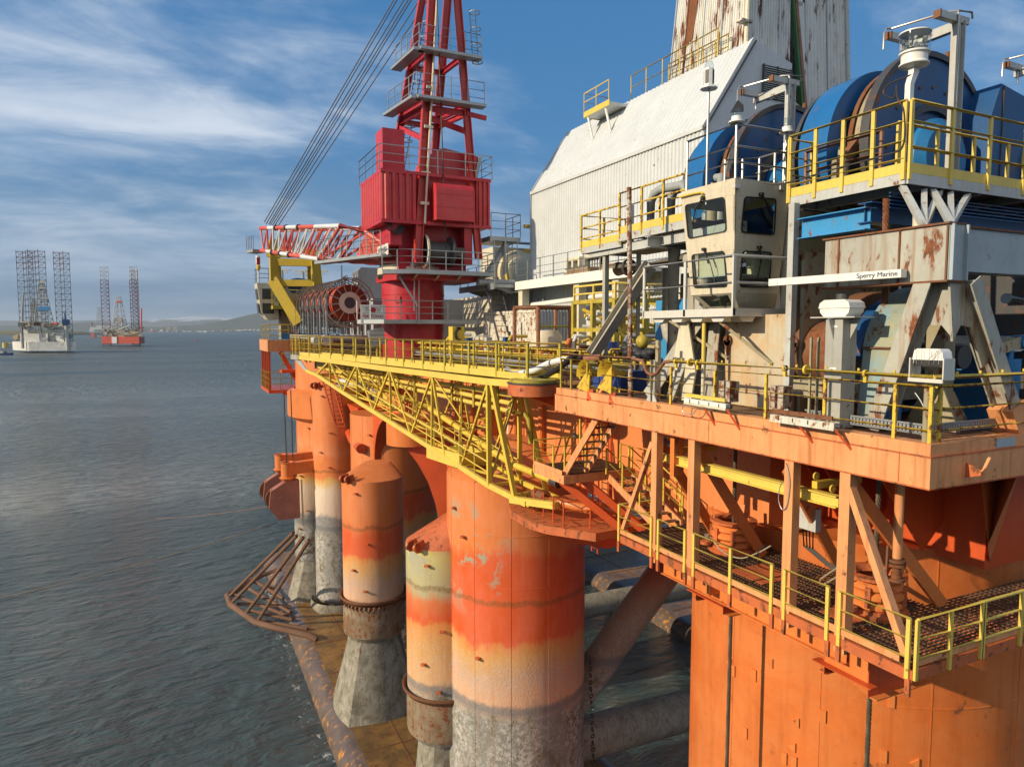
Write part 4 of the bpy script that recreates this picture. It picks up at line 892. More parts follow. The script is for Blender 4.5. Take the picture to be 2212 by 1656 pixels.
# dark back of the winch house
bk = T('winch_house', 'dark machinery space behind the drums under the upper platform', 'winch house', (22, 16, DK))
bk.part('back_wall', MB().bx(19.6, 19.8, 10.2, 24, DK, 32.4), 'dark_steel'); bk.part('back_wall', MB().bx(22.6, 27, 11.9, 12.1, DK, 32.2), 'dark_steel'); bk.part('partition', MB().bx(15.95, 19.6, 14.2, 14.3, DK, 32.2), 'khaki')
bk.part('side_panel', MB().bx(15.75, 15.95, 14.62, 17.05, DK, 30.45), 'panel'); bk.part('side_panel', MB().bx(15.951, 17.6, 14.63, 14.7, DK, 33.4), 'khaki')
bk.part('corner_post', MB().bx(15.5, 15.7, 14.2, 14.4, DK, 33.5), 'grey_light')
bk.part('pipe', MB().pipe([(18, 10.0, 30.75), (19, 9.95, 30.68), (26, 9.95, 30.66)], .13, 12), 'grey_blue')
bk.part('cross_beam', MB().ibeam((15.6, 14.0, 32.75), (15.6, 11.9, 32.75), .4, .55), 'blue_bright'); bk.part('cross_beam', MB().ibeam((15.5, 12.0, 32.9), (26, 12.0, 32.9), .4, .5), 'blue_dark')
for y in (15.9, 17.7, 21): bk.part('floor_beam', MB().ibeam((18.3 if y < 18 else 15.6, y, 33.2), (20.6, y, 33.2), .3, .4), 'blue_bright' if y < 18 else 'grey_light')
bk.part('drum_end', MB().cyl((18.4, 13.0, 32.3), .7, .9, 28, (0, 1, 0)), 'khaki')
bk.part('jack', MB().bx(15.75, 16.15, 10.6, 11.1, 32.26, 32.4).cyl((15.95, 10.85, 32.4), .16, .34, 14), 'cream')
for k in range(5): bk.part('cable_tray', MB().bx(16.0, 25, 11.68, 11.72, 33.0+k*.09, 33.03+k*.09), 'blue_dark')
for px, py in ((1572, 735), (1714, 740)):
    q = at(px, py, x=15.7); bk.part('eye_plate', MB().lathe([(.05, -.03), (.17, -.03), (.17, .03), (.05, .03), (.05, -.03)], q, 16, (1, 0, 0)).prism([q+Vector((-.03, .16, 0)), q+Vector((-.03, -.16, 0)), q+Vector((-.03, 0, -.5))], (.06, 0, 0)), 'rust')
cb_ = MB()
for y, z in ((14.9, 28.2), (16.6, 28.3)): cb_.bx(14.7, 15.2, y, y+.45, DK+.1, DK+.75)
bxs = [at(1560, 855, x=14.3), at(1672, 872, x=14.3)]
for q, lb in zip(bxs, ('left rusty junction box behind the deck edge railing', 'right rusty junction box behind the deck edge railing')):
    t_ = T('junction_box', lb, 'box', (q.x, q.y, DK), 'rusty boxes at the deck edge'); t_.part('case', MB().bx(q.x, q.x+.35, q.y-.3, q.y+.15, DK+.25, DK+.85), 'rust_pale'); t_.part('stand', MB().bx(q.x+.1, q.x+.2, q.y-.15, q.y-.05, DK, DK+.25), 'rust')
tray = T('cable_tray', 'perforated galvanised cable tray lying along the deck edge', 'tray', (14.4, 10.5, DK))
b = MB()
for k in range(34): b.bx(14.45, 14.475, 9.6+k*.09, 9.66+k*.09, DK+.1, DK+.28)
b.bx(14.45, 14.48, 9.5, 12.7, DK+.27, DK+.31); b.bx(14.45, 14.48, 9.5, 12.7, DK+.08, DK+.11)
for k in range(28): b.bx(14.5+k*.09, 14.56+k*.09, 9.5, 9.525, DK+.1, DK+.28)
b.bx(14.5, 17.0, 9.5, 9.53, DK+.27, DK+.31); tray.part('rail', b, 'galv')

def striplight(p0, p1, label, rusty):
    p0, p1 = at(*p0, x=13.55), at(*p1, x=13.55); th = T('strip_light', label, 'light fitting', p0, 'strip lights on the deck edge')
    d = (p1-p0).normalized(); u = Vector((0, 0, 1)); o = Vector((-.07, 0, 0))
    th.part('housing', MB().beam(p0, p1, .15, .14), 'white_rust' if rusty else 'white'); th.part('cover', MB().beam(p0-u*.075, p1-u*.075, .17, .07), 'white_rust' if rusty else 'cream')
    th.part('guard', MB().beam(p0+u*.16+d*.0, p1+u*.16-d*.1, .05, .10), 'rust' if rusty else 'yellow_clean')
    for k in (.15, .38, .62, .85): th.part('clip', MB().beam(p0.lerp(p1, k)+o+u*.05, p0.lerp(p1, k)+o-u*.05, .05, .02), 'dark_steel')
    for k in (.42, .98):
        q = p0.lerp(p1, k); th.part('bracket', MB().beam(q+Vector((0, 0, -.08)), (13.80, q.y-.25, 27.28), .10, .05), 'orange_deep')
    th.part('end_cap', MB().tube(p1, p1+d*.14, .05, 10), 'dark_steel')
striplight((1482, 864), (1572, 878), 'white strip light with a yellow guard hung outside the deck edge', False)
striplight((1668, 900), (1806, 920), 'rust stained strip light hung outside the deck edge, nearer the corner', True)
cableobj([at(*p, x=13.5) for p in ((1480, 866), (1474, 884), (1482, 894), (1498, 892), (1506, 880))], .014, 'galv', 'thin cable hanging in a loop below the left strip light')

fl = T('floodlight', 'white floodlight in a wire cage on a post at the near corner railing', 'floodlight', (14.15, 9.5, DK))
c = at(2013, 775, x=14.05); x, y, z = c.x, c.y, c.z; fl.o.location = fl.b
fl.part('post', MB().tube((x, y+.05, DK), (x, y+.05, z-.42), .075, 12), 'khaki')
fl.part('body', MB().prism([(x-.14, y+.33, z-.02), (x-.14, y-.33, z-.02), (x-.14, y-.30, z+.15), (x-.14, y-.24, z+.21), (x-.14, y+.24, z+.21), (x-.14, y+.30, z+.15)], (.3, 0, 0)), 'white')
fl.part('glass_front', MB().prism([(x-.13, y+.32, z-.03), (x-.13, y-.32, z-.03), (x-.08, y-.27, z-.16), (x-.08, y+.27, z-.16)], (.2, 0, 0)), 'dark_steel')
fl.part('frame', MB().bx(x-.18, x+.18, y-.37, y-.345, z-.42, z+.02).bx(x-.18, x+.18, y+.345, y+.37, z-.42, z+.02).bx(x-.2, x-.16, y-.37, y+.37, z-.48, z-.40), 'alu')
b = MB(); rr = random.Random(4)
for k in range(9):
    p = Vector((x-.2, y-.34+rr.random()*.68, z-.40)); q = Vector((x-.19, y-.34+rr.random()*.68, z+.2)); m_ = p.lerp(q, .5)+Vector((-.06*rr.random()-.02, rr.uniform(-.1, .1), 0)); b.pipe([p, m_, q], .0035, 4)
fl.part('cage', b, 'steel')
cableobj([at(*p, x=14.1) for p in ((1975, 846), (1990, 868), (2003, 900), (2004, 930), (1990, 940))], .013, 'galv', 'thin pale cable hanging from the corner railing beside the floodlight post')

# radar scanner on its pedestal
rd = T('radar', 'white radar scanner bar on a grey pedestal behind the deck edge railing', 'radar', (14.35, 11.6, DK))
c = at(1818, 684, x=14.35); x, y, zt = c.x, c.y, c.z
rd.part('pedestal', MB().bx(x-.24, x+.24, y-.24, y+.24, DK, zt-.02), 'grey_paint2')
for sx, sy in ((-1, 0), (1, 0), (0, -1), (0, 1)): rd.part('gusset', MB().prism([(x+sx*.241, y+sy*.241, zt-.55), (x+sx*.241, y+sy*.241, zt-.03), (x+sx*.44, y+sy*.52, zt-.03)], (.03*abs(sy)+.0, .03*abs(sx), 0)), 'grey_paint2')
rd.part('plate', MB().bx(x-.34, x+.34, y-.62, y+.62, zt-.03, zt), 'grey_light')
rd.part('gearbox', MB().prism([(x-.26, y-.30, zt), (x-.26, y+.30, zt), (x-.26, y+.40, zt+.10), (x-.26, y+.42, zt+.20), (x-.26, y-.42, zt+.20), (x-.26, y-.40, zt+.10)], (.5, 0, 0)), 'white'); rd.part('gearbox_lid', MB().prism([(x-.28, y-.44, zt+.203), (x-.28, y+.44, zt+.203), (x-.28, y+.40, zt+.33), (x-.28, y+.28, zt+.40), (x-.28, y-.28, zt+.40), (x-.28, y-.40, zt+.33)], (.54, 0, 0)), 'white')
e0, e1 = Vector((14.22, 13.72, 31.24)), Vector((14.52, 10.2, 31.24)); d = (e1-e0).normalized(); nrm = Vector((d.y, -d.x, 0))*(1 if Vector((d.y, -d.x, 0)).dot(_C-e0) > 0 else -1)
rd.part('spindle', MB().cyl((x, y, zt+.42), .14, .12, 18), 'dark_steel'); sc_ = rd.part('scanner_bar', MB().beam(e0, e1, .22, .18), 'white')
text('Sperry Marine', .155, face(e1-d*.56+nrm*.116+Vector((0, 0, .0)), d, (0, 0, 1)), 'letter', rd.o, rd.b, sx=1.1)
for zz_ in (29.05, 30.05): rd.part('nameplate', MB().bx(x-.25, x-.241, y-.1, y+.08, zz_, zz_+.05), 'white')
rd.part('ladder', MB().bx(x-.35, x-.3, y+.55, y+.6, DK, zt-.5).bx(x-.1, x-.05, y+.55, y+.6, DK, zt-.5), 'khaki')

# ---------------------------------------------------------------- control cabin
A0, A1, A2 = Vector((15.4, 16.4, 34.45)), Vector((15.35, 18.85, 34.45)), Vector((17.7, 16.4, 34.45))
B0, B1, B2 = Vector((15.62, 16.58, 31.15)), Vector((15.6, 18.55, 31.15)), Vector((17.5, 16.6, 31.15))
cab = T('control_cabin', 'beige winch control cabin with four wiper windows and a sloping chin window', 'cabin', (16.5, 17.5, 30.7))
pl = (A0, (A1-A0).cross(B0-A0)); pr_ = (A0, (A2-A0).cross(B0-A0))
A3, B3 = Vector((17.7, 18.85, 34.45)), Vector((17.5, 18.55, 31.15))
D0, D1, D2, D3 = Vector((16.25, 17.0, 30.68)), Vector((16.25, 18.4, 30.68)), Vector((17.5, 16.7, 30.68)), Vector((17.5, 18.5, 30.68))
cpx = lambda q: ((q[0]/2.208+2300)*.57604, (q[1]/2.208+550)*.57604)
wins = [(pl, [(595, 482), (925, 412), (945, 703), (622, 765)]), (pl, [(650, 892), (925, 860), (950, 1162), (668, 1170)]),
        (pr_, [(1082, 410), (1348, 430), (1332, 735), (1050, 712)]), (pr_, [(1065, 860), (1310, 870), (1290, 1168), (1038, 1165)])]
W3 = [(pp_, [atp(*cpx(q), *pp_) for q in qs]) for pp_, qs in wins]
def lerp2(c4_, u, v): return c4_[0].lerp(c4_[1], u).lerp(c4_[3].lerp(c4_[2], u), v)
def wall_with_holes(tl, tr, br, bl, holes, inn):
    """a tilted wall as strips round two stacked window openings, with thickness"""
    b = MB(); rows = [tl, tr]
    h1, h2 = holes
    def strip(a, b_, c_, d): b.prism([a, b_, c_, d], inn)
    lerp = lambda p, q, w_: p+(q-p)*w_
    def edge(pa, pb, z): return pa+(pb-pa)*((z-pa.z)/(pb.z-pa.z))
    ys = [h1[0].z, h1[1].z, h1[2].z, h1[3].z]
    l = [tl]+[edge(tl, bl, z) for z in (h1[0].z, h1[3].z, h2[0].z, h2[3].z)]+[bl]; r = [tr]+[edge(tr, br, z) for z in (h1[1].z, h1[2].z, h2[1].z, h2[2].z)]+[br]
    strip(l[0], r[0], r[1], l[1]); strip(l[1], h1[0], h1[3], l[2]); strip(h1[1], r[1], r[2], h1[2]); strip(h1[0], h1[1], r[1], l[1]) if False else None
    strip(l[2], r[2], r[3], l[3]); strip(l[3], h2[0], h2[3], l[4]); strip(h2[1], r[3], r[4], h2[2]); strip(l[4], r[4], r[5], l[5])
    return b
def orient(h, tl, tr):      # order the window corners like the wall corners
    return h
n_in_l = (A2-A0).normalized()*.06; n_in_r = (A1-A0).normalized()*.06
cab.part('wall', wall_with_holes(A1, A0, B0, B1, [W3[0][1], W3[1][1]], n_in_l), 'cabin'); cab.part('wall', wall_with_holes(A0, A2, B2, B0, [W3[2][1], W3[3][1]], n_in_r), 'cabin')
for a_, b_, c_, d_, n_ in ((A1, A3, B3, B1, (0, -.05, 0)), (A3, A2, B2, B3, (-.05, 0, 0))):
    b = MB(); l_ = lambda p, q, w_: p.lerp(q, w_)
    for v0, v1, u0, u1 in ((0, .12, 0, 1), (.45, .58, 0, 1), (.9, 1, 0, 1), (.12, .45, 0, .14), (.12, .45, .86, 1), (.58, .9, 0, .14), (.58, .9, .86, 1)):
        b.prism([l_(l_(a_, b_, u), l_(d_, c_, u), v) for u, v in ((u0, v0), (u1, v0), (u1, v1), (u0, v1))], n_)
    cab.part('wall', b, 'cabin')
b = MB(); b.add([A0, A1, A3, A2]+[p+Vector((0, 0, .14)) for p in (A0, A1, A3, A2)], [(3, 2, 1, 0), (4, 5, 6, 7), (0, 1, 5, 4), (1, 2, 6, 5), (2, 3, 7, 6), (3, 0, 4, 7)]); cab.part('roof', b, 'cabin')
b = MB(); b.prism([B0, B2, D2, D0], (0, .03, 0)); b.prism([B1, D1, D3, B3], (0, -.03, 0)); b.prism([D0, D2, D3, D1], (0, 0, .03))
cs = [B1, B0, D0, D1]; ch_ = [lerp2(cs, u, v) for u, v in ((.15, .12), (.85, .12), (.85, .85), (.15, .85))]
for qs in ((cs[0], cs[1], ch_[1], ch_[0]), (cs[1], cs[2], ch_[2], ch_[1]), (cs[2], cs[3], ch_[3], ch_[2]), (cs[3], cs[0], ch_[0], ch_[3])): b.prism(qs, (.03, .0, .02))
cab.part('chin', b, 'cabin'); cab.part('chin_window', MB().prism(ch_, (.01, 0, .006)), 'glass')
cab.part('floor', MB().bx(15.7, 17.5, 16.7, 18.5, 31.7, 31.75), 'grey_light'); cab.part('console', MB().bx(15.75, 16.15, 17.1, 18.4, 31.75, 32.6).bx(16.6, 17.3, 16.75, 17.1, 31.75, 32.75), 'cream')
b = MB().bx(16.3, 16.8, 17.2, 17.7, 32.2, 32.35).bx(16.8, 16.92, 17.15, 17.75, 32.3, 33.1).bx(16.45, 16.6, 17.4, 17.5, 31.75, 32.2); cab.part('seat', b, 'hose_white')
for k in range(6):
    rr = random.Random(k); cab.part('bag', MB().ball((15.85+.1*rr.random(), 17.0+k*.26, 32.72), .10+.05*rr.random(), 6, .7), ('blue_bright', 'white', 'galv')[k % 3])
for i, (pp_, h) in enumerate(W3):
    n = pp_[1].normalized(); n = -n if n.dot(_C-h[0]) < 0 else n
    cen = sum(h, Vector())/4; out = []; inn_ = []
    for k in range(4):
        p, a, c_ = h[k], h[k-1], h[(k+1) % 4]
        for s_ in (0, .25, .5, .75, 1):
            e1_ = p+(a-p).normalized()*.14; e2_ = p+(c_-p).normalized()*.14; q = (e1_*(1-s_)**2+p*2*s_*(1-s_)+e2_*s_*s_); out.append(q+n*.012); inn_.append(q+(cen-q).normalized()*.055+n*.012)
    m = len(out); b = MB(); vs = out+inn_+[p+n*.02 for p in out]+[p+n*.02 for p in inn_]
    b.add(vs, [(2*m+k, 2*m+(k+1) % m, 3*m+(k+1) % m, 3*m+k) for k in range(m)]+[(k, (k+1) % m, 2*m+(k+1) % m, 2*m+k) for k in range(m)]+[(m+k, 3*m+k, 3*m+(k+1) % m, m+(k+1) % m) for k in range(m)])
    wn = cab.part('window', MB().add([p+(cen-p).normalized()*.02+n*.005 for p in h], [(0, 1, 2, 3)]), 'glass'); cab.part('gasket', b, 'black_rubber', parent=wn)
    # corner fillets behind the gasket
    for k in range(4):
        p, a, c_ = h[k], h[k-1], h[(k+1) % 4]; cab.part('corner', MB().prism([p, p+(a-p).normalized()*.12, p+(c_-p).normalized()*.12], n*.008), 'cabin', parent=wn)
wip = [(pl, (752, 425), (690, 520), (660, 640)), (pr_, (1215, 395), (1290, 520), (1335, 555)), (pl, (760, 850), (810, 960), (850, 1130)), (pr_, (1200, 835), (1210, 960), (1180, 1140))]
for pp_, a, b_, c_ in wip:
    n = pp_[1].normalized(); q = [atp(*cpx(k), *pp_) for k in (a, b_, c_)]; n = -n if n.dot(_C-q[0]) < 0 else n
    t_ = MB().beam(q[0]+n*.06, q[1]+n*.08, .05, .035); t_.beam(q[0]+n*.06+Vector((0, 0, -.03)), q[1]+n*.08+Vector((0, .04, -.03)), .03, .03); t_.beam(q[1]+n*.05, q[2]+n*.03, .03, .02); t_.box(q[0]+n*.05, (.12, .12, .09))
    cab.part('wiper', t_, 'dark')
for q in ((1010, 330), (1385, 345)): cab.part('lamp', MB().box(atp(*cpx(q), *pr_)+Vector((0, -.06, 0)), (.22, .1, .12)), 'alu')
cab.part('spray_pipe', MB().pipe([atp(*cpx(q), *pl)+Vector((-.07, 0, .02)) for q in ((500, 440), (560, 425), (680, 395), (740, 385), (755, 395), (745, 415))], .035, 8), 'yellow')
cab.part('back_tower', MB().bx(17.72, 18.2, 16.2, 16.7, 30.4, 34.5), 'cabin')
bal = T('cabin_balcony', 'aluminium balcony with white braces around the foot of the control cabin', 'balcony', (14.6, 15.6, 30.4))
q0, q1, q2 = at(1391, 684, x=14.6), at(1576, 681, x=14.6), at(1703, 674, y=15.5); bz = 30.42
c0, c1_, c2_ = Vector((14.6, q0.y, bz)), Vector((14.6, 15.5, bz)), Vector((q2.x, 15.5, bz))
b = MB().beam(c0+Vector((0, 0, .09)), c1_+Vector((0, -.03, .09)), .06, .24).beam(c1_+Vector((.03, 0, .09)), c2_+Vector((0, 0, .09)), .06, .24); bal.part('edge_beam', b, 'alu')
bal.part('floor', MB().bx(14.64, 15.7, 15.55, q0.y, bz+.1, bz+.14).bx(15.7, q2.x, 15.55, 16.5, bz+.1, bz+.14), 'galv')
b = MB()
for k in range(4): b.prism([(14.7, 15.9+k*.95, bz), (14.7, 16.6+k*.95, bz), (14.7, 16.45+k*.95, bz-.18), (14.7, 16.05+k*.95, bz-.18)], (1.0, 0, 0))
for k in range(2): b.prism([(14.9+k*.9, 15.6, bz), (15.6+k*.9, 15.6, bz), (15.45+k*.9, 15.6, bz-.18), (15.05+k*.9, 15.6, bz-.18)], (0, .8, 0))
bal.part('floor_pan', b, 'alu')
for a, e in (((1447, 692), (1572, 774)), ((1552, 692), (1668, 786))): bal.part('brace', MB().beam(at(*a, x=14.8), at(*e, x=15.74), .09, .09), 'khaki')
railing('aluminium railing round the cabin balcony', [c0, c1_, c2_], h=1.72, mids=(.95,), step=1.9, r=.05, mat='alu', post=(.10, .06), cat='railing')

roof = T('control_cabin_deck', 'grey platform edge with a yellow kick plate left of the control cabin', 'platform', (16, 20, 33.7))
def edge(th, p, q, z0, z1, zt_):
    p, q = Vector(p), Vector(q)
    th.part('edge_beam', MB().beam(p+Vector((0, 0, (z0+z1)/2)), q+Vector((0, 0, (z0+z1)/2)), .06, z1-z0), 'grey_light'); th.part('kick_plate', MB().beam(p+Vector((0, 0, (z1+zt_)/2+.01)), q+Vector((0, 0, (z1+zt_)/2+.01)), .03, zt_-z1), 'yellow_clean')
up_ = T('upper_platform', 'upper winch platform, grey edge and yellow kick plate, on V struts over the girder', 'platform', (16, 11.3, 33.55))
edge(up_, (16, 11.3, 0), (16, 14.85, 0), 33.52, 33.78, 34.02); edge(up_, (16.03, 11.28, 0), (28, 11.28, 0), 33.52, 33.78, 34.02)
up_.part('floor', MB().bx(16.03, 28, 11.31, 14.8, 33.70, 33.76), 'grating')
for x in range(17, 28, 2): up_.part('floor_beam', MB().bx(x, x+.1, 11.35, 14.7, 33.5, 33.7), 'grey_light')
up_.part('end_beam', MB().bx(16.1, 19.6, 14.75, 14.85, 33.5, 33.7), 'grey_light')
for (f0, ends) in (((1996, 490), ((1946, 432), (1995, 436), (2030, 444))), ((2054, 486), ((2012, 413), (2053, 422), (2092, 427)))):
    yv = 10.2 if f0[0] < 2010 else 9.6
    f_ = Vector((14.95 if f0[0] < 2010 else 15.0, 0, GZ1+.04)); f_.y = at(*f0, x=f_.x).y
    for e in ends:
        r_ = at(*e, y=11.5); up_.part('strut', MB().beam(f_, (r_.x, 11.5, 33.54), .13, .13), 'grey_light')
edge(roof, (16, 19.3, 0), (16, 23.4, 0), 33.5, 33.78, 34.05); edge(roof, (16.1, 23.4, 0), (16.1, 26.4, 0), 33.3, 33.55, 33.82); edge(roof, (16.1, 26.4, 0), (18.5, 26.4, 0), 33.3, 33.55, 33.82)
roof.part('floor', MB().bx(16.05, 19.5, 18.9, 23.4, 33.66, 33.74).bx(16.15, 19.5, 23.41, 26.35, 33.42, 33.5), 'grating'); roof.part('beam', MB().bx(16.2, 16.5, 17, 26, 33.1, 33.45), 'grey_light')
zf = 33.62
gY = 'yellow railings of the upper winch platforms'
railing('yellow railing on the sunlit side of the upper winch platform', [(15.96, 14.83, zf), (15.96, 11.32, zf)], h=1.86, mids=(1.38, .92, .5), step=1.0, r=.045, mat='yellow_clean', post=(.10, .06), group=gY)
railing('yellow railing on the front of the upper winch platform, running off to the right', [(16.05, 11.24, zf), (27, 11.24, zf)], h=1.86, mids=(1.38, .78), step=1.55, r=.045, mat='yellow_clean', post=(.10, .06), group=gY)
railing('second lower yellow railing set back on the upper winch platform', [(16.3, 11.75, zf), (27, 11.75, zf)], h=1.5, mids=(.95, .4), step=1.5, r=.045, mat='yellow_clean', post=(.10, .06), group=gY)
railing('brown rusted railing inside the sunlit side of the upper winch platform', [(16.45, 14.7, zf), (16.45, 12.3, zf)], h=1.45, mids=(.9, .35), step=1.2, r=.05, mat='brown_pipe', post=(.05, 0), group=gY)
railing('short yellow gate railing at the left end of the upper winch platform', [(15.96, 14.86, zf), (16.9, 14.86, zf)], h=1.8, mids=(1.3, .8), step=.9, r=.04, mat='yellow_clean', post=(.09, .06), group=gY)
railing('rust flecked yellow railing left of the control cabin', [(15.97, 23.35, zf), (15.97, 21.9, zf), (15.97, 19.3, zf)], h=1.75, mids=(1.2, .7), step=1.35, r=.04, mat='yellow_rust', post=(.09, .06), group=gY)
railing('rusty yellow railing on the lower step of the platform, farthest left', [(18.4, 26.4, 33.4), (16.07, 26.4, 33.4), (16.07, 23.45, 33.4)], h=1.55, mids=(1.0, .55), step=1.2, r=.04, mat='yellow_rust', post=(.09, .06), group=gY)
railing('yellow inner railing among the grey pipes left of the control cabin', [(17.5, 22.8, zf), (17.5, 19.2, zf)], h=1.6, mids=(1.1, .6, .3), step=.9, r=.04, mat='yellow_rust', post=(.08, .06), group=gY)
gS = 'steel railings on the cabin roof'
zr = 34.6
railing('steel railing around the two open sides of the cabin roof', [(15.5, 18.75, zr), (15.5, 16.5, zr), (17.6, 16.5, zr)], h=1.62, mids=(.98, .5), step=2.3, r=.042, mat='steel', post=(.042, 0), group=gS)
railing('steel railing at the back of the cabin roof before the blue drum', [(17.6, 16.6, zr), (18.3, 16.6, zr), (18.3, 18.7, zr)], h=1.3, mids=(.8, .3), step=1.0, r=.04, mat='steel', post=(.042, 0), group=gS)
railing('short steel railing panel with a notice on the cabin roof', [(17.0, 18.6, zr), (17.9, 17.9, zr)], h=1.15, mids=(.55,), step=.6, r=.04, mat='steel', post=(.042, 0), group=gS)

# upper drums
ud = T('upper_winch', 'large blue winch drums with curved covers standing on the upper platform', 'winch', (19.5, 15, 33.5))
for y in (13.4, 18.6):
    X_ = 20.0
    ud.part('drum_flange', MB().lathe([(.01, y), (2.55, y), (2.7, y+.05), (2.7, y+.14), (2.55, y+.18), (.01, y+.18)], (X_, 0, 35.25), 64, (0, 1, 0)), 'blue_dark')
    ud.part('flange_rim', MB().lathe([(2.58, y-.06), (2.74, y-.06), (2.74, y+.22), (2.58, y+.22), (2.58, y-.06)], (X_, 0, 35.25), 64, (0, 1, 0)), 'dark_steel')
    ud.part('bearing', MB().lathe([(.01, y-.5), (.9, y-.5), (1.15, y-.3), (1.2, y), (.01, y)], (X_, 0, 34.9), 40, (0, 1, 0)), 'blue')
    ud.part('inner_rim', MB().lathe([(1.35, y-.12), (1.55, y-.12), (1.55, y), (1.35, y), (1.35, y-.12)], (X_, 0, 34.95), 48, (0, 1, 0)), 'dark_steel')
    ud.part('curved_cover', arc_cover(19.4, y+.95, y+1.95, 35.1, 2.55, .55, -25, 120, 30), 'blue_cover')
    ud.part('drum', MB().lathe([(.01, y+.2), (1.9, y+.2), (1.9, y+2.6), (2.6, y+2.6), (2.6, y+2.75), (.01, y+2.75)], (X_, 0, 35.2), 48, (0, 1, 0)), 'dark_steel')
    ud.part('brake_band', arc_cover(X_, y+.3, y+.62, 35.25, 2.45, .12, 0, 130, 24), 'khaki'); ud.part('brake_band', arc_cover(X_, y+.66, y+.8, 35.25, 2.5, .1, 0, 130, 24), 'rust')
    ud.part('lever', MB().beam((17.9, y+.55, 35.6), (17.0, y+.6, 34.6), .22, .28), 'brown_pipe')
    ud.part('actuator', MB().tube((17.0, y+.6, 33.75), (17.0, y+.6, 34.75), .22, 16).tube((17.0, y+.6, 34.75), (17.0, y+.6, 35.1), .07, 10), 'khaki')
    b = MB()
    for k in (105, 118): b.tube((X_-2.68*math.cos(R(k)), y+.1, 35.25+2.68*math.sin(R(k))), (X_-3.0*math.cos(R(k)), y+.1, 35.25+3.0*math.sin(R(k))), .07, 8)
    ud.part('pin', b, 'rust')
    for k in range(20):
        a = R(k*18); ud.part('bolt', MB().cyl((X_+1.9*math.cos(a), y-.03, 35.1+1.9*math.sin(a)), .05, .04, 8, (0, 1, 0)), 'rust')
ud.part('gear_housing', MB().prism([(21.3, 12.6, 33.7), (30, 12.6, 33.7), (30, 12.6, 36.2), (24.2, 12.6, 36.75), (21.9, 12.6, 37.15), (21.5, 12.6, 36.2)], (0, 3, 0)), 'blue_dark')
ud.part('housing_seam', MB().bx(22.0, 22.06, 12.57, 12.6, 33.7, 37.1), 'dark_steel'); ud.part('housing_seam', MB().bx(24.4, 24.46, 12.57, 12.6, 33.7, 36.7), 'dark_steel')
ud.part('inspection_cover', MB().cyl((23.6, 12.45, 35.0), .55, .15, 28, (0, 1, 0)), 'grey_rust'); ud.part('bracket', MB().prism([(22.9, 12.58, 34.4), (24.3, 12.58, 34.4), (23.7, 12.0, 34.4), (23.2, 12.0, 34.4)], (0, 0, -.1)).prism([(23.0, 12.55, 34.35), (24.2, 12.55, 34.35), (23.6, 12.55, 33.7)], (0, -.06, 0)), 'blue_dark')
d2 = T('far_drum', 'grey rimmed blue drum behind the others at the right edge', 'winch', (28, 14.5, 33.6))
d2.part('flange', MB().lathe([(.01, 14.5), (2.7, 14.5), (2.7, 14.7), (.01, 14.7)], (29.2, 0, 35.2), 64, (0, 1, 0)), 'blue'); d2.part('rim', MB().lathe([(2.6, 14.4), (2.78, 14.4), (2.78, 15.6), (2.6, 15.6), (2.6, 14.4)], (29.2, 0, 35.2), 64, (0, 1, 0)), 'grey_paint')
d2.part('bolt', MB().tube((28.1, 14.6, 37.7), (28.0, 14.6, 38.1), .07, 8), 'rust'); d2.part('bolt', MB().tube((28.5, 14.6, 37.8), (28.45, 14.6, 38.2), .07, 8), 'rust')

def gallows(x, y, zt, label):
    th = T('gallows_frame', label, 'frame', (x, y, 33.7), 'grey gallows frames over the drums'); V_ = Vector
    th.part('post', MB().ibeam((x, y, 33.7), (x, y, zt), .24, .26, .03, .03, (1, 0, 0)), 'grey_light')
    th.part('arm', MB().beam((x, y+.1, zt-.12), (x, y+1.65, zt-.12), .18, .24), 'grey_light')
    th.part('cross_bar', MB().beam((x-.85, y+.02, zt+.02), (x+.35, y+.02, zt+.02), .18, .18), 'grey_light'); th.part('cross_bar', MB().beam((x-.75, y+1.5, zt+.02), (x+.6, y+1.5, zt+.02), .18, .18), 'grey_light')
    for a in ((x-.87, y+.02), (x-.77, y+1.5)): th.part('end_plate', MB().bx(a[0]-.04, a[0], a[1]-.1, a[1]+.1, zt-.08, zt+.12), 'rust')
    th.part('conduit', MB().pipe([(x-.17, y-.1, 33.7), (x-.17, y-.1, zt+.1), (x-.17, y-.05, zt+.2), (x-.3, y+.1, zt+.22), (x-.75, y+1.45, zt+.2), (x-.9, y+1.5, zt+.2), (x-.98, y+1.5, zt+.05), (x-.98, y+1.5, zt-.4)], .03, 8), 'steel')
    th.part('conduit', MB().pipe([(x-.17, y-.08, zt+.2), (x+.3, y-.15, zt+.22), (x+.42, y-.1, zt+.1)], .03, 8), 'steel'); th.part('nozzle', MB().tube((x-.1, y+1.5, zt-.1), (x-.1, y+1.5, zt-.5), .03, 6), 'steel')
    return th
gl_ = gallows(19.4, 12.35, 38.35, 'grey gallows frame behind the corner of the upper platform, the tallest in view')
copy_thing(gl_.o, Vector((19.4, 18.1, 33.85)), 0, 'grey gallows frame over the drum behind the control cabin')
copy_thing(gl_.o, Vector((26.2, 13.0, 34.2)), 0, 'grey gallows frame cut off by the right edge of the picture')

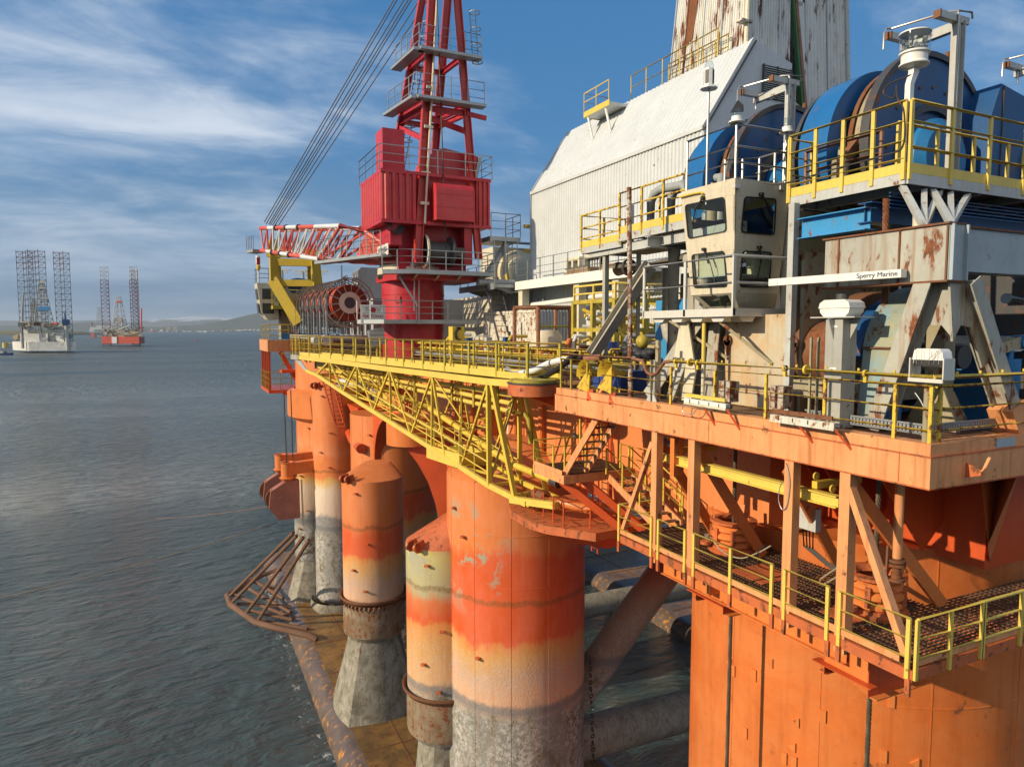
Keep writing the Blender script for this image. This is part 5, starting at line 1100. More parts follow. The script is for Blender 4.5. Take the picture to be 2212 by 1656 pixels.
# lamps on the rails
lc = Vector((16.05, 11.35, 0)); zb = 35.45
la = T('navigation_lantern', 'big white lantern with a faceted clear lens on the corner of the upper platform', 'lantern', (16.05, 11.35, zb))
la.part('bracket', MB().bx(16.0, 16.14, 11.28, 11.42, zb, zb+.42).prism([(16.0, 11.28, zb+.42), (16.14, 11.28, zb+.42), (16.3, 11.28, zb+.72), (16.3, 11.28, zb+.84), (16.1, 11.28, zb+.84), (16.1, 11.28, zb+.7)], (0, .14, 0)), 'white')
lx, ly = 16.2, 11.35
la.part('base', MB().lathe([(.01, zb+.8), (.30, zb+.86), (.33, zb+.88), (.33, zb+.91), (.29, zb+.95), (.29, zb+1.12), (.34, zb+1.14), (.34, zb+1.18), (.01, zb+1.18)], (lx, ly, 0), 36), 'white')
la.part('lens', MB().lathe([(.33, zb+1.18), (.34, zb+1.3), (.33, zb+1.62)], (lx, ly, 0), 36), 'lens')
b = MB(); rr = random.Random(5)
for k in range(26): b.box((lx+.22*math.cos(k*.483), ly+.22*math.sin(k*.483), zb+1.28+.09*(k % 3)), (.07, .07, .07), rr.random()*3, rr.random()*3)
la.part('reflector', b, 'steel'); la.part('cap', MB().lathe([(.01, zb+1.64), (.35, zb+1.64), (.35, zb+1.61), (.32, zb+1.60)], (lx, ly, 0), 36), 'white')
cableobj([(16.1, 11.3, 36.1), (15.95, 11.8, 36.0), (15.9, 11.9, 35.8), (16.0, 11.7, 35.65), (15.94, 11.6, 35.9), (15.92, 11.55, 35.6), (15.93, 11.36, 35.2), (15.92, 11.36, 34.4), (15.92, 11.9, 34.3), (15.9, 13.5, 34.25), (15.9, 14.9, 34.2), (15.7, 15.6, 34.3)], .022, 'cable', 'dark looped cable from the big white lantern down along the yellow railing')
sl = T('solar_lantern', 'slim white lantern on a thin pole at the cabin roof railing', 'lantern', (15.45, 17.75, 34.5)); x, y = 15.45, 17.72; zl = 37.6
sl.part('pole', MB().tube((x, y, 34.0), (x, y, zl), .042, 10), 'steel')
sl.part('body', MB().lathe([(.01, zl), (.28, zl), (.27, zl+.05), (.15, zl+.08), (.15, zl+.62), (.01, zl+.64)], (x, y, 0), 8), 'white')
for a in range(4):
    d = Vector((math.cos(R(a*90+22)), math.sin(R(a*90+22)), 0)); sl.part('panel', MB().beam(Vector((x, y, zl+.15))+d*.15, Vector((x, y, zl+.56))+d*.15, .10, .01, up=d), 'dark')
sl.part('dome', MB().lathe([(.14, zl+.64), (.14, zl+.72), (.09, zl+.84), (.01, zl+.88)], (x, y, 0), 20), 'lens')
for (x, y, z), lb, shade in (((15.5, 16.5, 36.25), 'clear lamp with a peaked shade on the cabin roof railing corner', 1), ((17.6, 16.5, 36.2), 'small clear lamp on the right end of the cabin roof railing', 0)):
    th = T('rail_lamp', lb, 'lamp', (x, y, z)); th.part('base', MB().lathe([(.01, 0), (.24, 0), (.24, .04), (.16, .06), (.16, .18), (.01, .19)], (x, y, z), 24), 'white')
    th.part('dome', MB().lathe([(.14, .19), (.14, .36), (.10, .44), (.01, .46)], (x, y, z), 20), 'lens')
    if shade: th.part('shade', MB().prism([(x-.15, y+.12, z+.32), (x+.15, y-.12, z+.32), (x+.15, y-.12, z+.5), (x+.02, y, z+.68)], (.03, .04, 0)), 'dark')

# ---------------------------------------------------------------- pipes, struts and clutter left of the cabin
pw = T('ventilation_pipes', 'thick grey pipes running under the platform left of the control cabin', 'pipe', (17.2, 21.5, DK))
pw.part('pipe', MB().pipe([(17.2, 25.2, 32.6), (17.2, 20.6, 32.6), (17.2, 20.1, 32.45), (17.2, 19.85, 32.1), (17.2, 19.8, 31.6), (17.2, 19.8, 30.0), (17.2, 20.0, 29.6), (17.2, 20.6, 29.4)], .30, 18), 'grey_warm')
pw.part('pipe', MB().pipe([(17.5, 22.2, 32.4), (17.5, 22.2, 30.2), (17.45, 22.0, 29.8), (17.4, 21.6, 29.55), (17.2, 20.2, 29.5)], .26, 16), 'grey_warm'); pw.part('pipe', MB().pipe([(16.6, 22.9, 33), (16.6, 22.9, DK)], .10, 10), 'grey_warm')
pw.part('pipe', MB().pipe([(16.9, 21.1, 33), (16.9, 21.1, DK)], .24, 16), 'grey_warm')
pw.part('collar', MB().lathe([(.3, -.08), (.35, -.08), (.35, .08), (.3, .08)], (17.2, 24.4, 32.6), 20, (0, 1, 0)), 'dark_steel')
vp_ = T('vent_stack', 'grey bent vent pipes behind the yellow railing left of the control cabin', 'pipe', (17, 21, 33.7))
for k in range(3): vp_.part('pipe', MB().pipe([(17.0+.2*k, 22.7-k*1.0, 33.8), (17.0+.2*k, 22.7-k*1.0, 35.0), (17.0+.2*k, 22.5-k*1.0, 35.3), (17.0+.2*k, 22.1-k*1.0, 35.4), (17.1+.2*k, 20.9-k*.8, 35.35), (17.2, 20.4-k*.7, 34.7), (17.2, 20.4-k*.7, 33.8)], .17, 14), 'grey_paint')
vp_.part('silencer', MB().cyl((16.3, 23.1, 33.2), .15, 1.7, 18), 'hose_white'); vp_.part('valve', MB().ball((17.2, 19.6, 34.3), .22, 8), 'grey_paint'); vp_.part('valve', MB().ball((17.3, 20.8, 34.2), .24, 8), 'blue_dark')
def at_beam(label, a, b_, w_, h_, mat, name='strut'): return solo(name, MB().ibeam(a, b_, w_, h_, .03, .035, (0, 1, 0)), mat, label, 'strut')
at_beam('long grey diagonal I beam strut rising to the platform left of the cabin', at(1278, 768, x=15.7), at(1404, 572, x=16.4), .42, .42, 'grey_warm')
solo('deck_post', MB().bx(16.3, 16.5, 24.85, 25.05, DK, 33.3), 'grey_warm', 'square grey post under the left end of the yellow railed platform', 'post')
solo('rusty_pole', MB().tube(at(1362, 866, x=14.4), at(1359, 405, x=14.4), .085, 12), 'rust_pale', 'tall rust streaked pole standing beside the yellow horns', 'pole')
dr = T('blue_doors', 'bright blue machinery doors with dark slots behind the grey pipes', 'door', (18.2, 21.5, DK))
dr.part('panel', MB().bx(18.0, 18.2, 19.9, 20.9, DK, 31.6).bx(18.0, 18.2, 21.6, 23.6, DK, 31.2), 'blue_bright'); dr.part('slot', MB().bx(17.97, 18.0, 20.3, 20.42, 28.9, 31.0).bx(17.97, 18.0, 21.7, 21.8, 28.5, 31.0), 'dark'); dr.part('frame', MB().bx(17.9, 18.0, 20.95, 21.5, DK, 32), 'grey_warm')
yp = solo('yellow_pipe', MB().tube((14.75, 16.9, DK+1.3), (14.75, 16.9, 30.2), .06, 10), 'yellow_clean', 'upright bright yellow pipe below the cabin balcony', 'pipe')
solo('white_pole', MB().tube((14.75, 16.9, DK), (14.75, 16.9, DK+1.28), .055, 10), 'cream', 'pale lower pole behind the deck edge railing below the balcony', 'pole')
# horns
for i, (px, lb) in enumerate(((1275, 'left yellow flared fairlead horn at the deck edge railing'), (1322, 'right yellow flared fairlead horn at the deck edge railing'))):
    c = at(px, 815, x=14.1); th = T('fairlead_horn', lb, 'horn', (c.x, c.y, DK), 'yellow horns'); n = 14; b = MB(); vs = []
    for j in range(n+1):
        a = R(-100+200*j/n)
        for k, (rr_, x_) in enumerate(((.16, .55), (.20, .25), (.34, -.05), (.55, -.28))): vs.append((c.x+x_, c.y+rr_*math.sin(a), c.z+.1+rr_*math.cos(a)*1.05))
    fs = [(j*4+k, j*4+k+1, (j+1)*4+k+1, (j+1)*4+k) for j in range(n) for k in range(3)]; b.add(vs, fs)
    th.part('flare', b, 'yellow_horn')
    th.part('lip', MB().prism([(c.x-.3, c.y+.5, c.z-.4), (c.x-.3, c.y-.38, c.z-.55), (c.x-.05, c.y-.05, c.z+.45)], (.04, 0, 0)), 'yellow_horn')
    th.part('leg', MB().beam((c.x, c.y-.1, c.z-.35), (c.x-.3, c.y-.45, 27.45), .2, .10), 'yellow_clean'); th.part('leg_foot', MB().beam((c.x-.18, c.y-.32, 27.75), (c.x-.32, c.y-.47, 27.38), .21, .11), 'orange_deep')
    th.part('brace', MB().beam((c.x, c.y+.3, c.z-.3), (c.x+.1, c.y+.9, DK), .14, .1), 'orange_pale')
tb = T('tarpaulin_heap', 'heap of black plastic sheeting with a yellow buoy on top, left of the rusty pole', 'heap', at(1385, 770, x=16.4)); c = at(1380, 757, x=16.4); b = MB(); rr = random.Random(9)
for k in range(7): b.ball((c.x+rr.uniform(-.2, .3), c.y-.8+k*.27, c.z+rr.uniform(-.15, .1)), rr.uniform(.22, .38), 6, .7)
tb.part('sheet', b, 'tarp'); tb.part('buoy', MB().ball((c.x+.1, c.y-.1, c.z+.36), .27, 10), 'yellow_dirty')
solo('tarpaulin', MB().bx(15.2, 16.4, 22.0, 24.0, DK, DK+.75), 'tarp_blue', 'dark blue tarpaulin covered crate behind the worn railing', 'tarpaulin')
# ================================================================ yellow burner boom stowed along the hull side
BP, BD = Vector((13.6, 28.6, 0)), Vector((-4.6, 33, 0)).normalized(); BN = Vector((BD.y, -BD.x, 0))
ob = lambda px, py: atp(px, py, BP, BN)
IN = Vector((1.75, .2, 0))
bm = T('burner_boom', 'long yellow lattice boom with pipes and a walkway, stowed along the orange hull side', 'boom', (13.8, 27.4, 22.5))
Tn = [ob(*p) for p in ((648, 772), (712, 779), (771, 787), (842, 797), (934, 808), (1055, 824), (1140, 830))]
Bn = [ob(*p) for p in ((662, 800), (684, 809), (741, 847), (807, 888), (888, 939), (996, 1008), (1057, 1048), (1137, 1088))]
for o_, nm in ((Vector((0, 0, 0)), 'outer'), (IN, 'inner')):
    sc = 1 if nm == 'outer' else .9
    for a, b_ in zip(Tn, Tn[1:]): bm.part('top_chord', MB().beam(a+o_, b_+o_, .22, .31), 'yellow_clean' if nm == 'outer' else 'yellow')
    for a, b_ in zip(Bn, Bn[1:]): bm.part('bottom_chord', MB().beam(a+o_, b_+o_, .17*sc, .26*sc), 'yellow_clean' if nm == 'outer' else 'yellow')
    web = [(Tn[1], Bn[1]), (Tn[1], Bn[2]), (Tn[2], Bn[2]), (Tn[2], Bn[3]), (Tn[3], Bn[3]), (Tn[3], Bn[4]), (Tn[4], Bn[4]), (Tn[4], ob(962, 985)), (Tn[5], Bn[5]), (Tn[5], Bn[6]), (Tn[5]+BD*-.3, ob(1112, 1072))]
    for i, (a, b_) in enumerate(web): bm.part('diagonal', MB().beam(a+o_, b_+o_, (.12 if i < 9 else .21)*sc, (.12 if i < 9 else .19)*sc), 'yellow_rust' if i in (6, 8) else 'yellow')
    for tn in (1, 2, 3, 4):
        q = min((Bn[i]+(Bn[i+1]-Bn[i])*k/20 for i in range(7) for k in range(21)), key=lambda v: (v-Tn[tn]).xy.length); bm.part('upright', MB().beam(Tn[tn]+o_, q+o_, .13*sc), 'yellow')
for i in range(1, 6): bm.part('sway_brace', MB().beam(Tn[i], Bn[i+1]+IN, .08), 'yellow'); bm.part('sway_brace', MB().beam(Tn[i]+IN, Bn[i+1], .08), 'yellow_dirty')
for o_ in (Vector((0, 0, 0)), IN*.92):
    for i in range(2, 6): bm.part('hand_line', MB().tube(Bn[i]+o_+Vector((0, 0, 1.1)), Bn[i+1]+o_+Vector((0, 0, 1.1)), .04, 6), 'yellow_clean'); bm.part('hand_line', MB().tube(Bn[i]+o_+Vector((0, 0, .6)), Bn[i+1]+o_+Vector((0, 0, .6)), .035, 6), 'yellow'); bm.part('stanchion', MB().beam(Bn[i].lerp(Bn[i+1], .5)+o_, Bn[i].lerp(Bn[i+1], .5)+o_+Vector((0, 0, 1.1)), .06), 'yellow')
for i in range(1, 7): bm.part('cross_member', MB().beam(Bn[i], Bn[i]+IN, .13), 'yellow_rust' if i % 2 else 'yellow')
for i in range(1, 6): bm.part('plan_brace', MB().beam(Bn[i], Bn[i+1]+IN, .12), 'yellow')
for i in range(1, 6): bm.part('cross_member', MB().beam(Tn[i]-Vector((0, 0, .1)), Tn[i]+IN-Vector((0, 0, .1)), .14), 'yellow')
for k, dz in enumerate((.75, 1.15, 1.55)):
    bm.part('pipe', MB().tube(Tn[0]+IN*.8-Vector((0, 0, dz*.55)), Tn[5]+IN*.8-Vector((0, 0, dz)), .12, 10), 'yellow_clean')
    bm.part('pipe_joint', MB().pipe([Tn[5]+IN*.8-Vector((0, 0, dz)), Tn[5]+IN*.8-BD*1.0-Vector((0, 0, dz)), Tn[5]+IN*.85-BD*1.2-Vector((0, 0, dz+.25)), Tn[5]+IN*.9-BD*1.25-Vector((0, 0, dz+1.6-k*.1))], .12, 10), 'yellow_dirty') if k == 2 else None
for j in range(13):
    f = j/12.5; q = (Tn[0].lerp(Tn[5], f))+IN*.72; s_ = .55+.45*f
    bm.part('pipe_rack', MB().beam(q-Vector((0, 0, .2)), q-Vector((0, 0, 1.75*s_)), .08, .16, up=BD), 'yellow_dirty')
lp = [Tn[1]+IN*.6-Vector((0, 0, 1.0)), Bn[4]+IN*.7+Vector((0, 0, 1.5)), Bn[6]+IN*.75+Vector((0, 0, .9)), Bn[7]+IN*.8+Vector((0, 0, .9))]
bm.part('flow_pipe', MB().pipe(lp, .17, 12), 'yellow'); bm.part('pipe_end', MB().tube(lp[-1], lp[-1]+(lp[-1]-lp[-2]).normalized()*.5, .24, 14), 'dark_steel')
for f in (.25, .5, .75): bm.part('pipe_joint', MB().tube(lp[0].lerp(lp[1], f), lp[0].lerp(lp[1], f+.03), .21, 12), 'yellow_dirty')
bm.part('walkway', MB().beam(Tn[0]+IN*.5+Vector((0, 0, .2)), Tn[6]+IN*.5+Vector((0, 0, .2)), 1.5, .05), 'yellow_dirty')
for o_ in (Vector((0, 0, 0)), IN): bm.part('kick_plate', MB().beam(Tn[0]+o_+Vector((0, 0, .32)), Tn[6]+o_+Vector((0, 0, .32)), .04, .30), 'yellow_clean')
h0, h1 = Tn[0]+Vector((0, 0, .15)), Tn[6]+Vector((0, 0, .15))
gB_ = 'railings along the yellow boom'
for o_, lb, mt in ((Vector((0, 0, 0)), 'yellow railing along the outer side of the stowed boom walkway', 'yellow_clean'), (IN, 'yellow railing along the inner side of the stowed boom walkway', 'yellow')):
    railing(lb, [h0+o_, h1+o_], h=1.6, mids=(1.05, .6), step=2.6, r=.045, mat=mt, post=(.14, .08), group=gB_, fine=False, postmat='yellow_dirty')
bm.part('foot_plate', MB().beam(ob(1105, 1078), ob(1190, 1093)+Vector((.3, 0, 0)), .3, .30), 'yellow_clean'); bm.part('foot_cross', MB().beam(ob(1137, 1088), ob(1137, 1088)+IN, .35, .25), 'yellow_rust'); bm.part('foot_cross', MB().beam(ob(1110, 1072), ob(1110, 1072)+IN, .3, .2), 'yellow_rust')
bm.part('end_arm', MB().beam(Tn[6], (cc.x-.2, cc.y+.1, cc.z+.65), .35, .36), 'yellow_clean'); bm.part('pivot_deck', MB().cyl((cc.x, cc.y, cc.z+.52), 1.05, .12, 32), 'yellow_dirty')
bm.part('tip_plate', MB().beam(Tn[0]+BD*2.2, Tn[0], .3, .4), 'grey_rust'); bm.part('tip_hanger', MB().prism([Tn[0]+BD*1.6-Vector((0, 0, .2)), Tn[0]-Vector((0, 0, .2)), Bn[0], Bn[0]+BD*.6], BN*.08), 'grey_blue')
railing('grey and yellow railing round the far tip of the stowed boom', [Tn[0]+BD*2.1+Vector((0, 0, .2)), Tn[0]+Vector((0, 0, .2)), Tn[0]+IN+Vector((0, 0, .2))], h=1.6, mids=(1.0, .5), step=1.1, r=.045, mat='yellow', post=(.10, .06), group=gB_, fine=False)
wp = T('boom_work_platform', 'small yellow railed work platform low inside the stowed boom', 'platform', tuple(ob(955, 995)))
w0, w1 = ob(922, 955), ob(993, 1000); z_ = (w0.z+w1.z)/2-.2; w0.z = w1.z = z_
for o_ in (Vector((0, 0, 0)), IN): wp.part('side_plate', MB().beam(w0+o_, w1+o_, .06, .75), 'yellow_clean')
wp.part('end_plate', MB().beam(w1, w1+IN, .06, .75), 'yellow'); wp.part('floor', MB().beam(w0+IN*.5+Vector((0, 0, .1)), w1+IN*.5+Vector((0, 0, .1)), 1.7, .05), 'yellow_dirty')
railing('yellow railing round the small work platform inside the boom', [w0+Vector((0, 0, .35)), w1+Vector((0, 0, .35)), w1+IN+Vector((0, 0, .35)), w0+IN+Vector((0, 0, .35))], h=1.25, mids=(.65,), step=1.7, r=.035, mat='yellow_clean', post=(.07, .05), group=gB_, fine=False)
bl = T('boom_ladder', 'yellow caged ladder behind the stowed boom', 'ladder', (17.2, 38, 22))
b = MB(); 
for k in (0, .55): b.beam((17.0, 38.6+k, 21.5), (17.0, 38.6+k, 26.9), .07)
bl.part('stile', b, 'yellow'); b = MB()
for k in range(15): b.tube((17.0, 38.6, 21.7+k*.35), (17.0, 39.15, 21.7+k*.35), .025, 5)
bl.part('rung', b, 'yellow'); b = MB()
for k in range(3): b.lathe([(.40, 0), (.44, 0), (.44, .08), (.40, .08), (.40, 0)], (16.7, 38.87, 24.5+k), 14)
bl.part('cage', b, 'yellow')
l2 = T('hanging_ladder', 'pair of red lattice ladders hanging from the boom tip over the slim caisson', 'ladder', tuple(ob(715, 900)))
for (a, e) in (((694, 812), (722, 912)), ((712, 830), (726, 920))):
    p, q = at(a[0], a[1], d=56), at(e[0], e[1], d=56); s_ = _R*.75; b = MB()
    for k in (0, 1): b.beam(p+s_*k, q+s_*k, .10)
    for k in range(11): b.beam(p.lerp(q, k/10), p.lerp(q, k/10)+s_, .09)
    l2.part('ladder', b, 'orange_deep')
# hoses at the pivot
hp = T('boom_hoses', 'fat white and black hoses bending from the boom pivot up to the deck', 'hose', tuple(at(1200, 800, x=15)))
hp.part('hose', MB().pipe([at(*p, x=15.0) for p in ((1095, 798), (1125, 806), (1155, 800), (1185, 785), (1208, 779), (1228, 777))], .15, 12), 'hose_white')
hp.part('hose', MB().pipe([at(*p, x=14.6) for p in ((1152, 818), (1178, 812), (1205, 797), (1232, 775), (1246, 764))], .13, 12), 'hose_black')
hp.part('coupling', MB().tube(at(1226, 777, x=15), at(1300, 772, x=15), .14, 12), 'brown_pipe')

# ================================================================ red crane
PC = Vector((18.2, 57.2, 0)); zs = lambda y: 30+(712-y)*.0396
cr = T('pedestal_crane', 'big red pedestal crane with a ribbed machinery house and a tall A frame', 'crane', (PC.x, PC.y, DK))
cr.part('pedestal', MB().lathe([(2.62, DK), (2.62, zs(607)), (.01, zs(607))], PC, 64), 'red')
b = MB()
for z in (zs(700), zs(640)): b.lathe([(2.61, z), (2.66, z), (2.66, z+.06), (2.61, z+.06)], PC, 64)
b.box((PC.x+.3, PC.y-2.6, zs(655)), (1.2, .14, 2.0)); b.box((PC.x-1.9, PC.y-1.85, zs(650)), (.5, .1, .5), R(-45)); cr.part('door_plate', b, 'red_dull')
cr.part('flange', MB().lathe([(2.6, zs(607)), (2.86, zs(604)), (2.86, zs(598)), (2.6, zs(598))], PC, 64), 'dark_steel')
cr.part('slew_ring', MB().lathe([(2.7, zs(598)), (2.95, zs(597)), (2.95, zs(584)), (2.8, zs(582)), (2.8, zs(578)), (2.4, zs(577))], PC, 64), 'cream')
b = MB()
for k in range(54):
    a = 2*math.pi*k/54; d = Vector((math.cos(a), math.sin(a), 0)); b.beam(PC+d*2.87+Vector((0, 0, zs(606))), PC+d*2.87+Vector((0, 0, zs(599))), .12, .10, up=d); b.beam(PC+d*2.7+Vector((0, 0, zs(577))), PC+d*2.7+Vector((0, 0, zs(573))), .12, .1, up=d)
cr.part('bolt_ring', b, 'dark')
cr.part('slew_column', MB().lathe([(2.5, zs(577)), (2.5, zs(560)), (2.45, zs(500)), (.01, zs(500))], PC, 64), 'red_light')
HX0, HX1, HY0, HY1 = 14.5, 23.5, 53.0, 59.5; zf_ = lambda y: 30+(712-y)*.0363
Z0, Z1 = zf_(484), zf_(376)
hs = cr.part('machinery_house', MB().bx(HX0+.1, HX1-.1, HY0+.5, HY1, Z0, Z1), 'red')
for (x0, x1, n) in ((HX0, 17.2, 5), (22.3, HX1, 3)): cr.part('ribbed_wall', MB().corr((x0, HY0, Z0+.2), (x1, HY0, Z0+.2), (x0, HY0, Z1-.2), (x1, HY0, Z1-.2), n, .14, (0, -1, 0)).bx(x0, x1, HY0+.03, HY0+.5, Z0+.2, Z1-.2), 'red_light')
b = MB().corr((HX0, HY1, Z0+.2), (HX0, HY0, Z0+.2), (HX0, HY1, Z1-.2), (HX0, HY0, Z1-.2), 9, .14, (-1, 0, 0)); cr.part('ribbed_wall', b, 'red_light')
b = MB().bx(HX0-.1, HX1+.05, HY0-.12, HY0+.1, Z1-.2, Z1+.05); b.bx(HX0-.12, HX0+.1, HY0, HY1, Z1-.2, Z1+.05); b.bx(HX0-.1, HX1+.05, HY0-.12, HY0+.1, Z0-.05, Z0+.22); b.bx(HX0-.12, HX0+.1, HY0, HY1, Z0-.05, Z0+.22); cr.part('house_frame', b, 'red')
hz0, hz1 = zf_(476), zf_(396); y_ = HY0-.05
arc = [(18.5, y_, hz0), (18.5, y_-1.0, hz0)]+[(18.5, y_-1.0+.7*(1-math.cos(R(a))), hz1-.7+.7*math.sin(R(a))) for a in range(0, 91, 15)]+[(18.5, y_, hz1)]
cr.part('cooler_hood', MB().prism(arc, (3.2, 0, 0)), 'red_light'); b = MB()
for f in (.35, .7): b.bx(18.48, 21.72, y_-1.03, y_-1.0, hz0+(hz1-hz0)*f-.04, hz0+(hz1-hz0)*f+.04)
cr.part('hood_seam', b, 'red_light')
cr.part('tall_box', MB().bx(HX0+.35, HX0+2.1, HY0+1, HY0+3.0, Z1, zf_(282)), 'red'); 
arc = [(20.2, 54.3, Z1), ]+[(20.2+1.6*(1-math.cos(R(a))), 54.3, zf_(305)-1.6+1.6*math.sin(R(a))-.1) for a in range(0, 91, 12)]+[(24.6, 54.3, zf_(318)), (24.1, 54.3, Z1)]
cr.part('exhaust_hood', MB().prism([(x-1.6, y, z) for x, y, z in arc], (0, 3.4, 0)), 'red_light'); cr.part('louvre', MB().prism([(23.05, 54.2, zf_(318)), (23.35, 54.2, zf_(318)), (22.9, 54.2, Z1+.3), (22.6, 54.2, Z1+.3)], (0, 3.5, 0)), 'galv')
# lower frame, winch
cr.part('turntable_frame', MB().bx(15.2, 16.1, 53.4, 58.5, zf_(530), Z0).bx(17.2, 17.8, 53.2, 54.2, zf_(566), Z0+1).bx(21.3, 22.0, 53.2, 54.2, zf_(566), Z0+1).bx(16.2, 22.0, 54.6, 58.6, zf_(585), Z0), 'red')
cr.part('base_ledge', MB().prism([(16.3, 52.6, zf_(590)), (22.6, 52.6, zf_(590)), (22.6, 58.6, zf_(590)), (15.4, 58.6, zf_(590)), (15.4, 54.5, zf_(590))], (0, 0, -.5)), 'red_dull')
dz_ = zf_(540); cr.part('winch_drum', MB().lathe([(.01, 18.0), (1.25, 18.0), (1.25, 18.15), (.8, 18.25), (.8, 20.0), (1.25, 20.1), (1.25, 20.3), (.01, 20.3)], (0, 53.6, dz_), 40, (1, 0, 0)), 'dark_steel'); cr.part('winch_rim', MB().lathe([(1.1, 17.95), (1.3, 17.95), (1.3, 18.1), (1.1, 18.1), (1.1, 17.95)], (0, 53.6, dz_), 40, (1, 0, 0)), 'cream')
cr.part('hydraulic_motor', MB().box((20.9, 53.3, dz_), (.8, .6, .7)), 'dark_steel')
b = MB()
for k in range(6): b.pipe([(14.7+k*.1, 53.2, Z0), (14.9+k*.12, 53.0, Z0-.6-k*.06), (15.5+k*.1, 53.1, Z0-.8), (15.9+k*.1, 53.3, Z0-.2)], .05, 6)
cr.part('hydraulic_hose', b, 'hose_black')
text('LIEBHERR', .62, face((15.15, 55.6, zf_(537)), (0, -1, 0), (0, 0, 1)), 'letter_black', cr.o, cr.b, sx=1.0); cr.part('name_plate', MB().bx(15.16, 15.2, 53.9, 57.3, zf_(537)-.45, zf_(537)+.45), 'white')
legs = [((17.5, 53.0), (902, 560), (936, -60), .62), ((21.9, 53.0), (1034, 560), (983, -60), .55), ((15.8, 58.4), (852, 345), (922, -60), .55), ((19.9, 58.4), (938, 345), (972, -60), .6)]
LG = []
for (xy, a, e, w_) in legs:
    yv = xy[1]; p, q = at(*a, y=yv), at(*e, y=yv+(1.2 if yv < 55 else -1.2)); LG.append((p, q)); cr.part('a_frame_leg', MB().ibeam(p, q, w_*.75, w_, .06, .07, (1, 0, 0)), 'red_leg')
onleg = lambda i, z: LG[i][0].lerp(LG[i][1], (z-LG[i][0].z)/(LG[i][1].z-LG[i][0].z))
for z in (zf_(232), zf_(215), zf_(110)):
    for i, j in ((0, 1), (2, 3), (0, 2), (1, 3)): cr.part('a_frame_tie', MB().ibeam(onleg(i, z), onleg(j, z), .3, .42), 'red')
cr.part('cantilever', MB().beam(onleg(1, zf_(232)), onleg(1, zf_(232))+Vector((1.6, -.3, -.25)), .2, .35), 'red'); cr.part('cantilever', MB().beam(onleg(0, zf_(245))+Vector((.2, .6, 0)), onleg(0, zf_(262))+Vector((4.0, 1.2, 0)), .2, .45), 'red'); cr.part('cross_brace', MB().beam(onleg(0, zf_(300)), onleg(2, zf_(245)), .3, .4), 'red')
cr.part('conduit', MB().tube(onleg(0, Z0)+Vector((.3, -.4, 0)), onleg(0, zf_(0))+Vector((.3, -.4, 0)), .09, 8), 'cream')
for z in (zf_(440), zf_(375), zf_(275), zf_(190)): cr.part('conduit_clamp', MB().box(onleg(0, z)+Vector((.2, -.38, 0)), (.7, .14, .22)), 'cream')
cr.part('hoist_wire', MB().tube((19.5, 52.6, zf_(535)), (19.1, 53.5, 60), .05, 6), 'cable')
gC = 'grey railings on the red crane'
def gwalk(th, pts, w_, mat='galv', rails=True, lab=None, h=1.5):
    for a, b_ in zip(pts, pts[1:]): th.part('walkway', MB().beam(a, b_, w_, .25), mat)
def railc(label, pts, h=1.5, step=1.3): return railing(label, pts, h=h, mids=(h*.66, h*.33), step=step, r=.04, mat='galv', post=(.07, .05), group=gC, fine=False)
V_ = Vector
z1 = zf_(585); ring = [V_((14.3, 52.6, z1)), V_((16.4, 51.6, z1)), V_((23.2, 51.6, z1)), V_((23.4, 54.5, z1))]
cr.part('slew_walkway', MB().prism([(14.3, 52.6, z1), (16.4, 51.5, z1), (23.3, 51.5, z1), (23.5, 55, z1), (22.6, 55, z1), (22.6, 52.9, z1), (16.6, 52.9, z1), (14.9, 53.8, z1)], (0, 0, -.32)), 'galv')
for x in (16.8, 18.6, 20.4, 22.2): cr.part('walkway_bracket', MB().prism([(x, 51.7, z1-.33), (x, 53.0, z1-.33), (x, 53.0, z1-.75)], (.12, 0, 0)), 'cream')
railc('grey railing round the slewing walkway in front of the crane winch', ring)
z2 = zf_(690); cr.part('pedestal_walkway', MB().prism([(13.0, 55.5, z2), (14.6, 53.4, z2), (22.6, 53.4, z2), (22.6, 55.4, z2), (20.6, 55.4, z2), (18.2, 54.5, z2), (15.4, 56.2, z2), (14.6, 57.5, z2)], (0, 0, -.32)), 'galv')
railc('grey railing on the walkway round the lower crane pedestal', [V_((13.0, 55.5, z2)), V_((14.6, 53.4, z2)), V_((22.6, 53.4, z2))])
railc('grey railing on the roof of the red machinery house', [V_((HX0-.2, HY1, Z1)), V_((HX0-.2, HY0, Z1)), V_((HX1+.2, HY0, Z1)), V_((HX1+.2, HY1, Z1))], 1.9, 2.2)
for zz_, lb in ((zf_(115), 'grey railing on the upper platform across the crane A frame'), (zf_(218), 'grey railing on the lower platform across the crane A frame')):
    a, b_, c_, d = onleg(0, zz_)+V_((-1.0, -.7, 0)), onleg(1, zz_)+V_((1.3, -.7, 0)), onleg(3, zz_)+V_((1.6, .3, 0)), onleg(2, zz_)+V_((-1.1, .4, 0))
    cr.part('a_frame_platform', MB().beam(a, b_, .9, .22).beam(d, a, .9, .22), 'galv'); railc(lb, [b_, a, d], 1.9, 1.3)
    for k in range(2): pass
lq = MB()
for (p, q) in ((onleg(2, Z1)+V_((.5, 0, 0)), onleg(2, zf_(0))+V_((.5, 0, 0))), (onleg(1, zf_(120))+V_((.9, 0, 0)), onleg(1, zf_(0))+V_((1.0, 0, 0)))):
    for s_ in (0, .5): lq.tube(p+V_((s_, 0, 0)), q+V_((s_, 0, 0)), .04, 5)
    n = int((q-p).length/.4)
    for k in range(n): lq.tube(p.lerp(q, k/n), p.lerp(q, k/n)+V_((.5, 0, 0)), .025, 4)
    for k in range(0, n, 3): lq.lathe([(.42, 0), (.46, 0), (.46, .07), (.42, .07), (.42, 0)], p.lerp(q, k/n)+V_((.25, -.4, 0)), 10)
